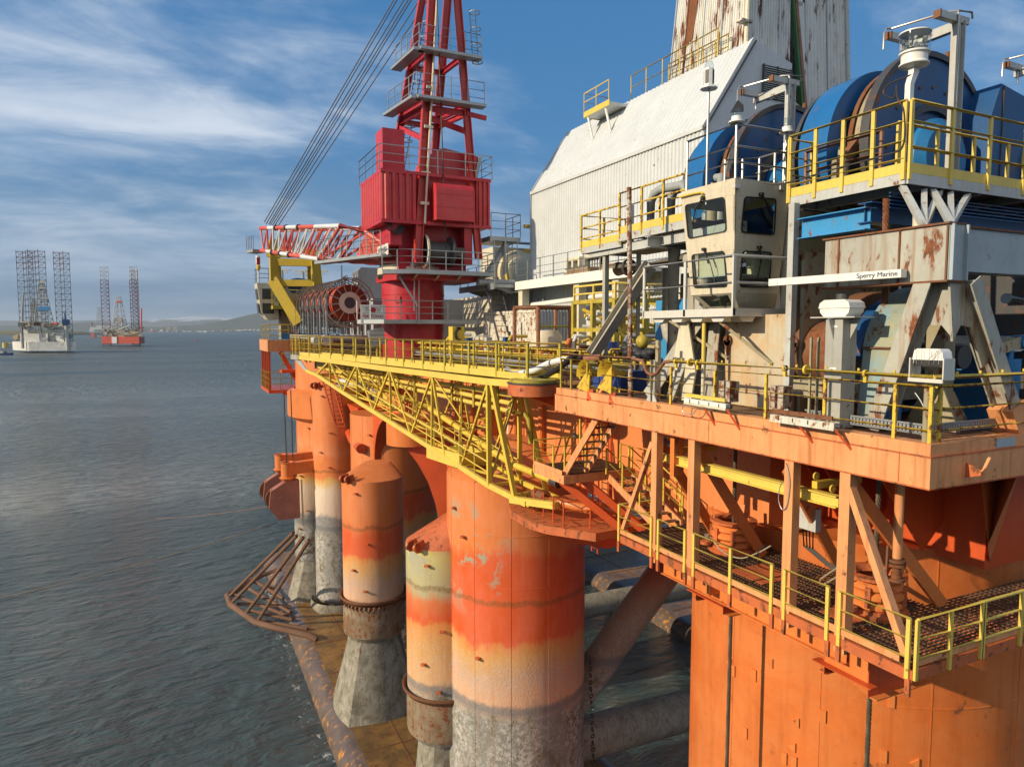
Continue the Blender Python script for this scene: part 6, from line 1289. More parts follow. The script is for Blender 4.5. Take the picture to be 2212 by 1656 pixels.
cr.part('caged_ladder', lq, 'galv')
cr.part('pedestal_ladder', MB().beam(at(895, 672, y=53.2), at(895, 605, y=53.2), .08).beam(at(905, 700, y=53.2), at(905, 605, y=53.2), .08).beam(at(902, 660, y=53), at(862, 597, y=53), .12), 'galv')
sp_ = [V_((23.6, 53.0, zf_(500))), V_((26.3, 53.0, zf_(500))), V_((26.3, 56, zf_(500)))]
cr.part('side_platform', MB().bx(23.5, 26.3, 53, 56, zf_(500)-.4, zf_(500)), 'galv'); railc('grey railed lookout platform high on the right side of the red crane', sp_, 1.9, 1.2)
cr.part('side_stair', MB().beam((23.6, 53.4, zf_(585)), (25.6, 53.4, zf_(505)), .1, .3).beam((23.6, 54.3, zf_(585)), (25.6, 54.3, zf_(505)), .1, .3).beam((24.9, 53.1, zf_(585)), (24.9, 53.1, zf_(500)), .15), 'galv')
railc('grey railing round the stair tower under the lookout platform of the crane', [V_((23.5, 52.2, z1)), V_((25.6, 52.2, z1)), V_((25.6, 55, z1))], 2.6, .9)
stair('dark steel stairs right of the red crane pedestal', V_((22.8, 52.8, zf_(595))), V_((21.9, 47.8, DK+1.5)), (1.3, 0, 0), 12, 'dark_steel', 'dark_steel', .3)
cr.part('counter_pipe', MB().tube((22.0, 52.0, zf_(607)), (25.2, 52.0, zf_(607)), .28, 14), 'grey_paint')
# crane jib, resting
J0, J1 = V_((15.6, 55.6, 0)), V_((8.0, 77.4, 0)); JD = (J1-J0).normalized(); JN = V_((JD.y, -JD.x, 0))
jp = lambda px, py: atp(px, py, J0-JN*1.0, JN)
jt0, jt1, jb0, jb1 = jp(735, 488), jp(563, 493), jp(690, 560), jp(564, 541)
jib = T('crane_jib', 'red and white lattice crane jib lowered to the left onto the yellow rest', 'crane jib', (J0.x, J0.y, jb0.z))
fr = [0, .115, .22, .36, .52, .72, 1.0]
def banded(p, q, r, off):
    for k in range(len(fr)-1): jib.part('chord', MB().tube(p.lerp(q, fr[k])+off, p.lerp(q, fr[k+1])+off, r, 10), 'jib_red' if k % 2 == 0 else 'jib_white')
W_ = JN*2.0
for off in (V_((0, 0, 0)), W_): banded(jt1, jt0, .20, off); banded(jb1, jb0, .20, off)
N = 11
for off in (V_((0, 0, 0)), W_):
    for k in range(N):
        a = jt1.lerp(jt0, k/N); b_ = jb1.lerp(jb0, min(1, (k+.5)/N)); c_ = jt1.lerp(jt0, (k+1)/N); m_ = 'jib_red' if int(k/N*6) % 2 == 0 else 'jib_white'
        jib.part('lacing', MB().tube(a+off, b_+off, .09, 6).tube(b_+off, c_+off, .09, 6), m_)
for k in range(N+1): jib.part('batten', MB().tube(jt1.lerp(jt0, k/N), jt1.lerp(jt0, k/N)+W_, .07, 6).tube(jb1.lerp(jb0, k/N), jb1.lerp(jb0, k/N)+W_, .07, 6), 'jib_red')
ft = V_((16.4, 55.0, zf_(560)))
for off in (V_((0, 0, 0)), W_):
    m1 = jt0.lerp(ft, .45)+V_((0, 0, .75)); m2 = jb0.lerp(ft, .45)+V_((0, 0, -.1))
    jib.part('foot_chord', MB().pipe([jt0+off, m1+off*.8, ft+off*.5+V_((0, 0, .5))], .24, 10).pipe([jb0+off, m2+off*.8, ft+off*.5], .24, 10).tube(jb0+off, m1+off*.8, .12, 6).tube(jt0+off, jb0+off, .14, 8), 'jib_red')
    jib.part('foot_plate', MB().prism([m1+off*.8, ft+off*.5+V_((0, 0, .6)), ft+off*.5, m2+off*.8], JN*.15), 'jib_red')
for f in (.22, .36, .52): jib.part('collar', MB().tube(jt1.lerp(jt0, f)-JD*.12, jt1.lerp(jt0, f)+JD*.12, .27, 12).tube(jb1.lerp(jb0, f)-JD*.12, jb1.lerp(jb0, f)+JD*.12, .27, 12), 'dark')
jw0, jw1 = jp(695, 572), jp(795, 578)
jib.part('walkway', MB().beam(jp(690, 568), V_((15.2, 54.6, jp(690, 568).z)), 1.0, .25), 'galv'); jib.part('tip_platform', MB().beam(jb1+JD*.6, jb1+JD*2.2, 1.2, .3), 'galv'); jib.part('hook_block', MB().box(jb1+JD*.7-V_((0, 0, 1.0)), (.3, .3, .7)), 'red_dull'); jib.part('hook', MB().lathe([(.05, .2), (.22, 0), (.18, -.35), (.02, -.5)], jb1+JD*.7-V_((0, 0, 1.5)), 12), 'yellow')
for k in range(5): jib.part('tip_bar', MB().beam(jb1+JD*(.6+k*.4)-JN*.5, jb1+JD*(.6+k*.4)-JN*.5+V_((0, 0, 1.5)), .06), 'galv')
railc('grey railing on the walkway at the foot of the crane jib', [jp(692, 562)-JN*.3, V_((14.6, 54.0, jp(690, 568).z+.1))], 1.7, 1.0)
rp = [((847, 0), (571, 480)), ((854, 0), (575, 484)), ((880, 0), (584, 486)), ((887, 0), (588, 488)), ((901, 8), (593, 488)), ((870, 0), (581, 484)), ((905, 30), (600, 489))]
for a, e in rp: jib.part('luffing_wire', MB().tube(at(a[0]+40, a[1]-62, d=60), at(*e, d=74), .05, 5), 'cable')

# ================================================================ white corrugated drill floor house
BX0, BX1, BY0, BY1 = 27.0, 33.5, 31.3, 52.3; ZE, ZR, XR = 41.3, 46.7, 30.5
dh = T('drill_floor_house', 'large white corrugated drill floor house with a steep sloping roof', 'building', (27, 40, 31))
dh.part('wall', MB().corr((BX0, BY1, 30.0), (BX0, BY0, 30.0), (BX0, BY1, ZE), (BX0, BY0, ZE), 62, .06, (-1, 0, 0)), 'white_sheet')
dh.part('roof', MB().corr((BX0-.05, BY1, ZE), (BX0-.05, BY0, ZE), (XR, BY1, ZR), (XR, BY0, ZR), 48, .05, (-.84, 0, .54)), 'white_sheet')
dh.part('gable_wall', MB().prism([(BX0, BY0-.02, 30), (33.6, BY0-.02, 30), (33.6, BY0-.02, ZR-.9), (XR, BY0-.02, ZR), (BX0, BY0-.02, ZE)], (0, .06, 0)), 'white_gable')
dh.part('gable_wall', MB().prism([(BX0, BY1, 30), (33.6, BY1, 30), (33.6, BY1, ZR-.9), (XR, BY1, ZR), (BX0, BY1, ZE)], (0, .06, 0)), 'white_gable')
b = MB().bx(BX0-.16, BX0+.05, BY0-.05, BY1+.08, ZE-.12, ZE+.1).beam((BX0-.1, BY0-.04, ZE), (XR, BY0-.04, ZR), .12, .18).bx(BX0-.12, BX0+.05, BY1-.02, BY1+.1, 30, ZE).beam((BX0-.1, BY1+.05, ZE), (XR, BY1+.05, ZR), .12, .18); dh.part('trim', b, 'white_gable'); dh.part('lap_joint', MB().beam((BX0, BY0-.12, ZE-.06), (XR+.1, BY0-.12, ZR-.12), .06, .10), 'dark_steel')
dh.part('roof', MB().prism([(XR, BY0, ZR), (XR, BY0, ZR-.1), (33.6, BY0, ZR-1.0), (33.6, BY0, ZR-.9)], (0, BY1-BY0, 0)), 'white_gable')
for y0, y1 in ((41.1, 43.3), (44.0, 45.8)):
    fr_ = dh.part('window', MB().bx(BX0-.03, BX0+.5, y0, y1, 33.4, 35.2), 'glow_dark'); b = MB()
    for y in (y0, y1, (y0+y1)/2 if y0 > 42 else y0): b.bx(BX0-.45, BX0-.1, y-.12, y+.12, 33.3, 35.3)
    for z in (33.4, 35.2): b.bx(BX0-.42, BX0-.1, y0-.1, y1+.1, z-.12, z+.12)
    dh.part('frame', b, 'cream', parent=fr_)
b = MB(); zl0, zl1 = 43.6, 45.4; x0, x1 = 31.3, 33.4
for k in range(15): b.prism([(x0, BY0-.06, zl0+k*.12), (x1, BY0-.06, zl0+k*.12), (x1, BY0-.14, zl0+k*.12-.06), (x0, BY0-.14, zl0+k*.12-.06)], (0, 0, .02))
lv = dh.part('louvre', b, 'grey_light'); dh.part('frame', MB().bx(x0-.05, x1+.05, BY0-.05, BY0-.03, zl0-.1, zl1).bx(x0+1.0, x0+1.1, BY0-.16, BY0-.05, zl0-.1, zl1).bx(x0-.08, x0, BY0-.16, BY0-.05, zl0-.1, zl1).bx(x1, x1+.08, BY0-.16, BY0-.05, zl0-.1, zl1), 'dark_steel', parent=lv)
b = MB()
for y in (BY1+.3,):
    for z in (38.6, 36.6): b.tube((BX0-.6, BY1+.2, z), (BX0+.3, BY1+.2, z), .16, 10)
dh.part('stub_pipe', b, 'yellow_rust')
ap = T('roof_platform', 'yellow edged platform on white props at the far end of the white sloping roof', 'platform', (29, 45, 46.7))
ap.part('floor', MB().bx(28.65, 30.9, 43.3, 46.8, 46.2, 46.4), 'white_gable'); ap.part('edge', MB().bx(28.6, 28.65, 43.3, 46.8, 46.15, 46.55).bx(28.65, 30.9, 46.8, 46.85, 46.15, 46.55), 'yellow_clean')
for y in (46.4, 44.0): ap.part('prop', MB().tube((28.75, y, 46.2), (28.9, y-.5, 44.3), .09, 8), 'white')
gR = 'yellow railings along the white roof ridge'
railing('yellow railing round the platform at the far end of the white roof', [(30.8, 46.8, 46.5), (28.65, 46.8, 46.5), (28.65, 43.4, 46.5)], h=1.45, mids=(.8,), step=1.6, r=.045, mat='yellow_clean', post=(.06, .05), group=gR, fine=False)
railing('long yellow railing along the ridge of the white roof up to the tower', [(30.5, 43.3, 46.75), (30.5, 34.2, 46.7)], h=1.7, mids=(.85,), step=1.7, r=.045, mat='yellow_clean', post=(.06, .05), group=gR, fine=False)
railing('short yellow railing on the ridge against the rusty tower', [(31.3, 40, 46.8), (31.3, 34.2, 46.7)], h=1.5, mids=(.75,), step=1.2, r=.045, mat='yellow', post=(.06, .05), group=gR, fine=False)
# clad derrick
tw = T('derrick', 'tall white corrugated derrick tower with rust patches and torn cladding', 'derrick', (36, 37, 42))
ZT = 62.0
def face4(b_, t_): return b_
bl_ = [V_((31.4, 40.4, 44)), V_((31.4, 32.9, 44)), V_((40.9, 32.9, 38)), V_((40.9, 40.4, 44))]
tl_ = [V_((32.6, 39.4, ZT)), V_((32.6, 33.7, ZT)), V_((39.9, 33.7, ZT)), V_((39.9, 39.4, ZT))]
for i, n_ in ((0, (-1, 0, 0)), (1, (0, -1, 0)), (2, (1, 0, 0)), (3, (0, 1, 0))):
    a, b_ = bl_[i].copy(), bl_[(i+1) % 4].copy()
    a.z = b_.z = 38 if i else 44
    ta, tb_ = tl_[i], tl_[(i+1) % 4]
    if i == 1:   # torn opening in the near face
        f = lambda u, v: (a.lerp(b_, u)).lerp(ta.lerp(tb_, u), v)
        tw.part('cladding', MB().corr(f(0, 0), f(.41, 0), f(0, 1), f(.41, 1), 16, .06, n_).corr(f(.60, 0), f(1, 0), f(.53, 1), f(1, 1), 12, .06, n_), 'white_tower_shade'); tw.part('cladding', MB().prism([f(0.410, .52), f(0.540, .52), f(.60, 1), f(0.410, 1)], (0, .03, 0)), 'white_tower_shade')
        tw.part('cladding', MB().prism([f(0.410, .0), f(0.600, .0), f(0.590, .12), f(0.410, .12)], (0, .03, 0)), 'white_tower_shade')
        tw.part('torn_edge', MB().prism([f(.60, .12), f(.575, .12), f(.43, .53), f(.56, .53)], (0, .03, 0)), 'white_tower_shade')
        tw.part('steel_leg', MB().beam(f(.58, .1)+V_((0, -.1, 0)), f(.425, .54)+V_((0, -.1, 0)), .28, .28), 'green'); tw.part('steel_leg', MB().beam(f(.60, .1)+V_((0, -.14, 0)), f(.437, .54)+V_((0, -.14, 0)), .2, .3), 'brown_pipe'); tw.part('cross_bar', MB().beam(f(0.410, .27)+V_((0, .1, 0)), f(0.550, .25)+V_((0, .1, 0)), .25), 'cream')
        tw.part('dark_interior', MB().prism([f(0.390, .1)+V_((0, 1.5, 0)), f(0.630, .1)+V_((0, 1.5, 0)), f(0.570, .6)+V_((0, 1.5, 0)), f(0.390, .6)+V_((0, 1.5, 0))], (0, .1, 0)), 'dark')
    else: tw.part('cladding', MB().corr(a, b_, ta, tb_, 34, .06, n_), 'white_tower')
    for u in (0, .2, .45, .7) if i == 0 else (.3, .8):
        tw.part('lap_seam', MB().beam(a.lerp(b_, u)+V_(n_)*.09, ta.lerp(tb_, u)+V_(n_)*.09, .12, .05), 'white_gable' if u != .2 else 'rust')
tw.part('downpipe', MB().tube(bl_[1]+V_((-.12, -.12, -2)), tl_[1]+V_((-.12, -.12, 0)), .16, 10), 'cream'); tw.part('downpipe', MB().tube(bl_[2]+V_((.05, -.15, 0)), tl_[2]+V_((.05, -.15, 0)), .14, 10), 'grey_light')
for z in (48.5, 54): 
    q = bl_[1].lerp(tl_[1], (z-44)/(ZT-44)); tw.part('pipe_bracket', MB().box(q+V_((-.25, -.05, 0)), (.9, .5, .12)), 'white_rust')
q = bl_[0].lerp(tl_[0], .55).lerp(bl_[1].lerp(tl_[1], .55), .55)
tw.part('torn_sheet', MB().prism([bl_[0].lerp(tl_[0], f).lerp(bl_[1].lerp(tl_[1], f), u)+V_((-.10, 0, 0)) for f, u in ((.28, .19), (.30, .30), (.42, .33), (.56, .34), (.62, .20), (.5, .17))], (.02, 0, 0)), 'rust_sheet')
tw.part('torn_sheet', MB().prism([bl_[0].lerp(tl_[0], f).lerp(bl_[1].lerp(tl_[1], f), u)+V_((-.10, 0, 0)) for f, u in ((.06, .5), (.10, .62), (.07, .8), (.14, .95), (.02, .98), (.01, .5))], (.02, 0, 0)), 'rust_sheet')
# ================================================================ deck between crane and drill house
def container(label, x0, x1, y0, y1, z0, z1, mat1, mat2, rust):
    th = T('container', label, 'container', ((x0+x1)/2, (y0+y1)/2, z0), 'freight containers on deck')
    th.part('side_wall', MB().corr((x0, y1, z0), (x0, y0, z0), (x0, y1, z1), (x0, y0, z1), 16, .09, (-1, 0, 0)), mat1); th.part('end_wall', MB().corr((x0, y0, z0), (x1, y0, z0), (x0, y0, z1), (x1, y0, z1), 11, .09, (0, -1, 0)), mat2); th.part('roof', MB().bx(x0, x1, y0, y1, z1-.05, z1), mat2)
    th.part('back_wall', MB().bx(x1-.05, x1, y0, y1, z0, z1-.06).bx(x0, x1, y1-.05, y1, z0, z1-.06), mat2)
    b = MB().bx(x0-.12, x0+.08, y0-.12, y0+.1, z0, z1+.05).bx(x0-.12, x0+.08, y1-.1, y1+.1, z0, z1+.05).bx(x0-.11, x0+.1, y0+.1, y1-.1, z1-.15, z1+.04).bx(x1-.1, x1+.1, y0-.11, y0+.1, z0, z1+.04)
    th.part('corner_post', b, 'white_rust' if rust else mat2); return th
c_ = container('white freight container streaked with rust on the deck right of the crane', 23.3, 26.2, 44.4, 53.6, DK, 31.4, 'white_rust', 'container_grey', True)
c_.part('door', MB().bx(23.15, 23.2, 46.6, 49.2, 28.2, 30.6), 'white_rust')
hat = T('mushroom_vent', 'beige mushroom vent under a rusty pipe frame in front of the grey container end', 'vent', (22.5, 40, DK)); q = at(1180, 735, y=38.0)
hat.part('hood', MB().lathe([(.01, .95), (.75, .90), (1.0, .5), (1.0, -.05), (.9, -.08)], (q.x, q.y, q.z-.3), 28), 'cabin'); hat.part('stem', MB().cyl((q.x, q.y, DK), .55, q.z-.35-DK, 24), 'cabin')
pf_ = T('pipe_portal', 'rusty brown pipe frame standing over the mushroom vent', 'frame', (q.x, q.y-1, DK)); b = MB()
for dx, dy in ((-1.1, -1), (1.1, -1), (-1.9, .6), (1.0, .6)): pf_.part('post', MB().tube((q.x+dx, q.y+dy, DK), (q.x+dx, q.y+dy, q.z+2.0), .13, 8), 'brown_pipe')
pf_.part('top_bar', MB().pipe([(q.x+1.0, q.y+.6, q.z+2.0), (q.x+1.1, q.y-1, q.z+2.0), (q.x-1.1, q.y-1, q.z+2.0), (q.x-1.9, q.y+.6, q.z+2.0)], .13, 8), 'rust'); [pf_.part('bar', MB().tube((q.x-1.1, q.y-1, q.z+k), (q.x+1.1, q.y-1, q.z+k), .07, 6), 'yellow_dirty') for k in (.85, -.5)]
yr = T('pipe_rack', 'yellow steel pipe rack full of white and yellow pipes before the drill house', 'rack', (23, 35, DK)); xa, xb, ya, yb = 21.2, 25.6, 31.3, 35.6; zt_ = 31.6
for x in (xa, 23.2, xb):
    for y in (ya, 33.5, yb): yr.part('post', MB().bx(x-.12, x+.12, y-.12, y+.12, DK, zt_), 'yellow_dirty')
for z in (28.7, 30.0, zt_):
    for y in (ya, yb): yr.part('beam', MB().bx(xa, xb, y-.1, y+.1, z-.12, z+.1), 'yellow_dirty')
    for x in (xa, xb): yr.part('beam', MB().bx(x-.1, x+.1, ya, yb, z-.12, z+.1), 'yellow_dirty')
rr = random.Random(2)
for k in range(14): yr.part('pipe', MB().tube((xa+.3, ya+.3+rr.random()*3.7, 28.9+rr.random()*2.4), (xb-.2, ya+.3+rr.random()*3.7, 28.9+rr.random()*2.4), .10, 8), ('yellow', 'white', 'yellow_clean')[k % 3])
for (a, e) in (((xa, ya, 28.7), (xa, 33.5, DK)), ((xa, yb, 28.7), (xa, 33.5, DK)), ((21.2, ya-.05, 30), (23.2, ya-.05, 28.7))): yr.part('brace', MB().beam(a, e, .14), 'yellow')
railing('yellow pipe railing on top of the yellow pipe rack', [(xb, ya, zt_), (xa, ya, zt_), (xa, yb, zt_)], h=.9, mids=(.45,), step=2, r=.07, mat='yellow_clean', post=(.1, .1), fine=False)
# raised walkway on white columns
wk = T('raised_walkway', 'grey walkway on white columns along the foot of the white drill house', 'walkway', (25, 45, 33.3)); zw = 33.75
wk.part('deck_plate', MB().bx(24.6, 26.95, 34.0, 50.5, zw-.25, zw).bx(22.8, 26.9, 50.5, 58.0, zw-.4, zw-.15), 'galv'); wk.part('edge_beam', MB().bx(24.5, 24.6, 34.0, 50.4, zw-.6, zw+.05), 'white'); wk.part('edge_beam', MB().bx(22.7, 22.8, 50.5, 58.0, zw-.55, zw-.05), 'galv')
for y in (36.5, 41.2, 49.8, 55): wk.part('column', MB().bx(24.7, 25.3, y-.35, y+.35, DK, zw-.26), 'cream')
for k in range(7): wk.part('joist', MB().prism([(22.9, 51+k, zw-.4), (24.6, 51+k, zw-.4), (24.6, 51+k, zw-.9)], (0, .1, 0)), 'grey_paint')
railing('grey railing along the raised walkway in front of the drill house', [(24.6, 34.0, zw), (24.6, 50.4, zw)], h=1.6, mids=(1.0, .5), step=2.0, r=.045, mat='galv', post=(.08, .05), group='grey railings of the raised walkway', fine=False)
railing('grey railing along the far part of the raised walkway beside the crane', [(22.8, 50.5, zw-.15), (22.8, 58.0, zw-.15)], h=1.6, mids=(1.0, .5), step=1.8, r=.045, mat='galv', post=(.08, .05), group='grey railings of the raised walkway', fine=False)
solo('timber_stack', MB().bx(25.0, 26.3, 40, 43.4, zw+.02, zw+.28).bx(25.1, 26.2, 40.4, 43.0, zw+.281, zw+.5).bx(25.0, 26.4, 36.8, 38.6, zw+.02, zw+.45), 'wood', 'stacked timbers lying on the raised walkway by the white wall', 'timber')
hs2 = T('deck_house', 'pale deck house wall with pipes under the raised walkway', 'deck house', (27, 52, DK)); hs2.part('wall', MB().bx(26.3, 40, 54.3, 70, DK, 33.2), 'cream_wall'); hs2.part('wall', MB().bx(27.3, 40, 34, 54.2, DK, 33.4), 'cream_wall')
hs2.part('doorway', MB().bx(27.25, 27.29, 39.2, 40.6, DK, 32.2), 'dark'); hs2.part('pipe', MB().pipe([(25.6, 53.5, 28.5), (25.6, 52.6, 31.2), (25.6, 51.9, 31.9), (25.6, 34, 32.4)], .2, 12), 'white'); hs2.part('pipe', MB().tube((25.8, 38, DK), (25.8, 38, 32.4), .2, 10), 'white')
sg2 = T('telephone_hood', 'yellow telephone hood with a black handset sign behind the red pedestal', 'sign', (21.6, 49, DK)); q = at(982, 722, y=46.0); sg2.part('hood', MB().bx(q.x-.15, q.x+.75, q.y, q.y+.8, DK, q.z+.55), 'yellow'); b = MB()
b.pipe([(q.x+.3+.22*math.cos(R(a))*-1, q.y-.03, q.z+.36*math.sin(R(a))) for a in range(-70, 71, 20)], .10, 6); b.box((q.x+.32, q.y-.03, q.z+.42), (.32, .05, .2)).box((q.x+.32, q.y-.03, q.z-.42), (.32, .05, .2)); sg2.part('handset', b, 'letter_black')
bkt = T('mud_pump', 'round cream machine housing behind the railing between the crane and the white house', 'machine', (24.5, 60, 33)); q = at(1128, 570, y=60.0)
bkt.part('wheel', MB().lathe([(.01, 0), (1.2, 0), (1.5, .1), (1.5, .4), (2.1, .5), (2.2, .9), (.01, .9)], (q.x, 60, q.z-.8), 36, (0, 1, 0)), 'cream'); bkt.part('body', MB().bx(q.x-2.6, q.x+3, 61, 64, 33.2, q.z+1.6), 'cream'); bkt.part('roof_mat', MB().prism([(q.x-1.6, 60.5, q.z+1.9), (q.x+3, 60.5, q.z+1.9), (q.x+3, 62.5, q.z+2.3), (q.x-1.6, 62.5, q.z+2.3)], (0, 0, .12)), 'dark_steel'); bkt.part('stair', MB().beam((q.x-1.6, 59.4, 33.4), (q.x-2.4, 59.4, q.z+1.6), .2, .4), 'yellow')
# deck pipes and low clutter between boom and containers
gp_ = T('deck_pipework', 'low yellow and orange pipework along the deck edge behind the boom', 'pipework', (17, 45, DK))
for k, (x, z, r_, m_) in enumerate(((17.6, 28.95, .10, 'yellow_rust'), (17.8, 28.6, .08, 'yellow'), (18.6, 28.3, .10, 'yellow_clean'), (19.4, 28.0, .14, 'orange'), (17.4, 28.2, .09, 'galv'), (20.2, 28.4, .10, 'yellow'))):
    gp_.part('pipe', MB().tube((x, 26, z), (x, 70-k*3, z), r_, 8), m_)
for k in range(16): gp_.part('support', MB().beam((17.7, 26.5+k*2.6, DK), (17.7, 26.5+k*2.6, 29.0), .12), 'yellow_dirty')
for k in range(9): gp_.part('bend', MB().pipe([(18.2+k*.25, 28+k*3.6, DK), (18.2+k*.25, 28+k*3.6, 28.5), (18.4+k*.25, 28.2+k*3.6, 28.8), (19.4+k*.2, 28.6+k*3.6, 28.8), (19.6+k*.2, 28.6+k*3.6, DK)], .18, 10), 'orange')
rr = random.Random(15)
for k in range(26):
    x, y = rr.uniform(18.2, 23), rr.uniform(27, 52); h = rr.uniform(.5, 1.9)
    gp_.part('stub_pipe', MB().pipe([(x, y, DK), (x, y, DK+h), (x+.2, y+.1, DK+h+.25), (x+rr.uniform(.6, 2), y+rr.uniform(-.5, 1.5), DK+h+.25)], rr.uniform(.05, .16), 8), rr.choice(('orange', 'yellow', 'yellow_dirty', 'galv', 'brown_pipe', 'white')))
for k in range(14):
    x, y = rr.uniform(18.2, 22.5), rr.uniform(26, 52); gp_.part('cabinet', MB().bx(x, x+rr.uniform(.3, .8), y, y+rr.uniform(.3, .9), DK, DK+rr.uniform(.6, 1.9)), rr.choice(('grey_light', 'galv', 'cream', 'blue_dark', 'orange_rust', 'yellow_dirty')))
for k in range(6): gp_.part('cable_bundle', MB().pipe([(17.3+.09*k, 26, 28.0+.05*(k % 2)), (17.35+.09*k, 34, 27.95), (17.3+.09*k, 44, 28.02), (17.3+.09*k, 58, 28.0)], .05, 6), 'galv')
rr = random.Random(11)
for k in range(10): gp_.part('valve', MB().cyl((18+rr.random()*2.5, 30+k*3.1, 28.3), .28, .22, 12, (0, 1, 0)), ('grey_paint', 'blue_dark', 'orange')[k % 3])
gF = 'yellow deck railings behind the boom'
railing('yellow railing on the deck behind the boom, along the hull edge', [(17.15, 26, DK), (17.15, 52, DK)], h=1.4, mids=(.9, .45), step=2.2, r=.05, mat='yellow', post=(.09, .06), group=gF, fine=False)
railing('yellow railing on the deck farther left behind the boom tip', [(17.15, 58, DK), (17.15, 76, DK)], h=1.4, mids=(.9, .45), step=2.2, r=.05, mat='yellow_dirty', post=(.09, .06), group=gF, fine=False)
railing('yellow railing before the rusty container', [(21.5, 41, DK), (21.5, 56, DK)], h=1.5, mids=(1.0, .5), step=1.8, r=.06, mat='yellow_rust', post=(.10, .08), group=gF, fine=False)
railing('yellow railing between the pipe rack and the horns', [(16.6, 24.8, DK), (22, 24.8, DK), (22, 31, DK)], h=1.5, mids=(1.0, .5), step=1.8, r=.055, mat='yellow', post=(.10, .08), group=gF, fine=False)
solo('blue_drum', MB().cyl((20.6, 31.0, DK), .55, 1.7, 24), 'tarp_blue', 'blue plastic barrel beside the foot of the grey diagonal strut', 'barrel')
solo('white_drum', MB().cyl((21.9, 30.6, DK), .55, 1.6, 24), 'white', 'white barrel beside the blue one', 'barrel')

ew = T('edge_walkway', 'orange walkway slab with dark red brackets along the hull below the hose reels', 'walkway', (15, 72, 26.3))
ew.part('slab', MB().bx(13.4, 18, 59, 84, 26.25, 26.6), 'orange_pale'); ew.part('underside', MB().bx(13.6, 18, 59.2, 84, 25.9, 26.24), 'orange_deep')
for k in range(9): ew.part('bracket', MB().prism([(13.7, 60+k*2.8, 25.9), (17.9, 60+k*2.8, 25.9), (17.9, 60+k*2.8, 23.9)], (0, .12, 0)), 'orange_deep')
railing('orange and yellow railing along the walkway below the hose reels', [(13.4, 59, 26.6), (13.4, 84, 26.6)], h=1.5, mids=(1.0, .5), step=1.9, r=.05, mat='yellow_rust', post=(.09, .06), fine=False)
for k in range(7): ew.part('cabinet', MB().bx(15+.3*(k % 3), 16+.3*(k % 2), 60+k*3, 61.2+k*3, 26.6, 27.4+.3*(k % 3)), ('orange_rust', 'grey_light', 'yellow_dirty', 'orange')[k % 4])
# ================================================================ far end of the deck
def fa(px, py, d=80): return at(px, py, d=d)
XA, YA = Vector((1, 0, 0)), Vector((0, 1, 0))
fd = T('far_winch_deck', 'pinkish edge of the far corner deck with dark red stairs and posts below it', 'deck', tuple(fa(570, 757, 82)))
a = fa(566, 733, 82); b0 = fa(566, 757, 82); h_ = a.z-b0.z
fd.part('edge_girder', MB().bx(a.x, a.x+.5, a.y-5.5, a.y+3, b0.z, a.z).bx(a.x+.5, a.x+9, a.y-5.5, a.y-5.0, b0.z, a.z), 'orange_pale'); fd.part('deck_plate', MB().bx(a.x+.5, a.x+9, a.y-5, a.y+3, a.z-.5, a.z-.1), 'deck')
for k in range(5): fd.part('post', MB().bx(a.x+.1, a.x+.35, a.y+2-k*1.7, a.y+2.25-k*1.7, b0.z-4.3, b0.z), 'orange_deep')
fl_ = b0.z-4.3; fd.part('lower_platform', MB().bx(a.x, a.x+7, a.y-5.4, a.y+2.4, fl_-.35, fl_), 'orange_deep'); fd.part('landing', MB().bx(a.x+1.2, a.x+6, a.y-7.5, a.y-5.5, fl_+2.0, fl_+2.35), 'orange_deep')
fd.part('haunch', MB().prism([(a.x+1.2, a.y-5.2, fl_-.3), (a.x+7.5, a.y-5.2, fl_-.3), (a.x+7.5, a.y-5.2, fl_-4.0), (a.x+5.5, a.y-5.2, fl_-2.6)], (0, 5, 0)), 'orange_deep')
fd.part('stair', MB().beam((a.x+1.3, a.y-5.6, b0.z), (a.x+3.6, a.y-5.6, fl_), .15, .5).beam((a.x+2.3, a.y-7, fl_+2.0), (a.x+5.2, a.y-7, fl_-1.2), .2, .5), 'orange_deep'); fd.part('column_flare', MB().lathe([(6.3, 20.2), (6.9, 20.6), (6.9, 23.2), (6.2, 23.6)], (C5[0], C5[1], 0), 48), 'orange')
gD = 'railings of the far corner deck'
railing('small yellow railing on the far lower platform, over the sea', [(a.x, a.y+2.4, fl_), (a.x, a.y-5.4, fl_), (a.x+2.5, a.y-5.4, fl_)], h=2.0, mids=(1.3, .7), step=1.3, r=.06, mat='yellow_dirty', post=(.09, .06), group=gD, fine=False)
railing('yellow railing on the edge of the far corner deck', [(a.x+.2, a.y+2.5, a.z), (a.x+.2, a.y-5.4, a.z), (a.x+8.5, a.y-5.4, a.z)], h=1.7, mids=(1.1, .5), step=1.9, r=.06, mat='yellow', post=(.10, .07), group=gD, fine=False)
railing('yellow railing on the landing of the far red stairs', [(a.x+1.2, a.y-7.5, fl_+2.35), (a.x+6, a.y-7.5, fl_+2.35)], h=1.8, mids=(1.2, .6), step=1.5, r=.055, mat='yellow_dirty', post=(.09, .06), group=gD, fine=False)
fc = T('far_cabin', 'small beige winch cabin at the far end of the deck', 'cabin', tuple(fa(582, 700, 81))); c = fa(575, 700, 81); zt, zb = fa(575, 612, 81).z, fa(575, 690, 81).z; x, y = c.x, c.y
fc.part('body', MB().prism([(x-.9, y, zt), (x+1.6, y, zt), (x+1.4, y, zb), (x+.2, y, zb), (x-.5, y, zb+.9)], (0, 3, 0)), 'cabin')
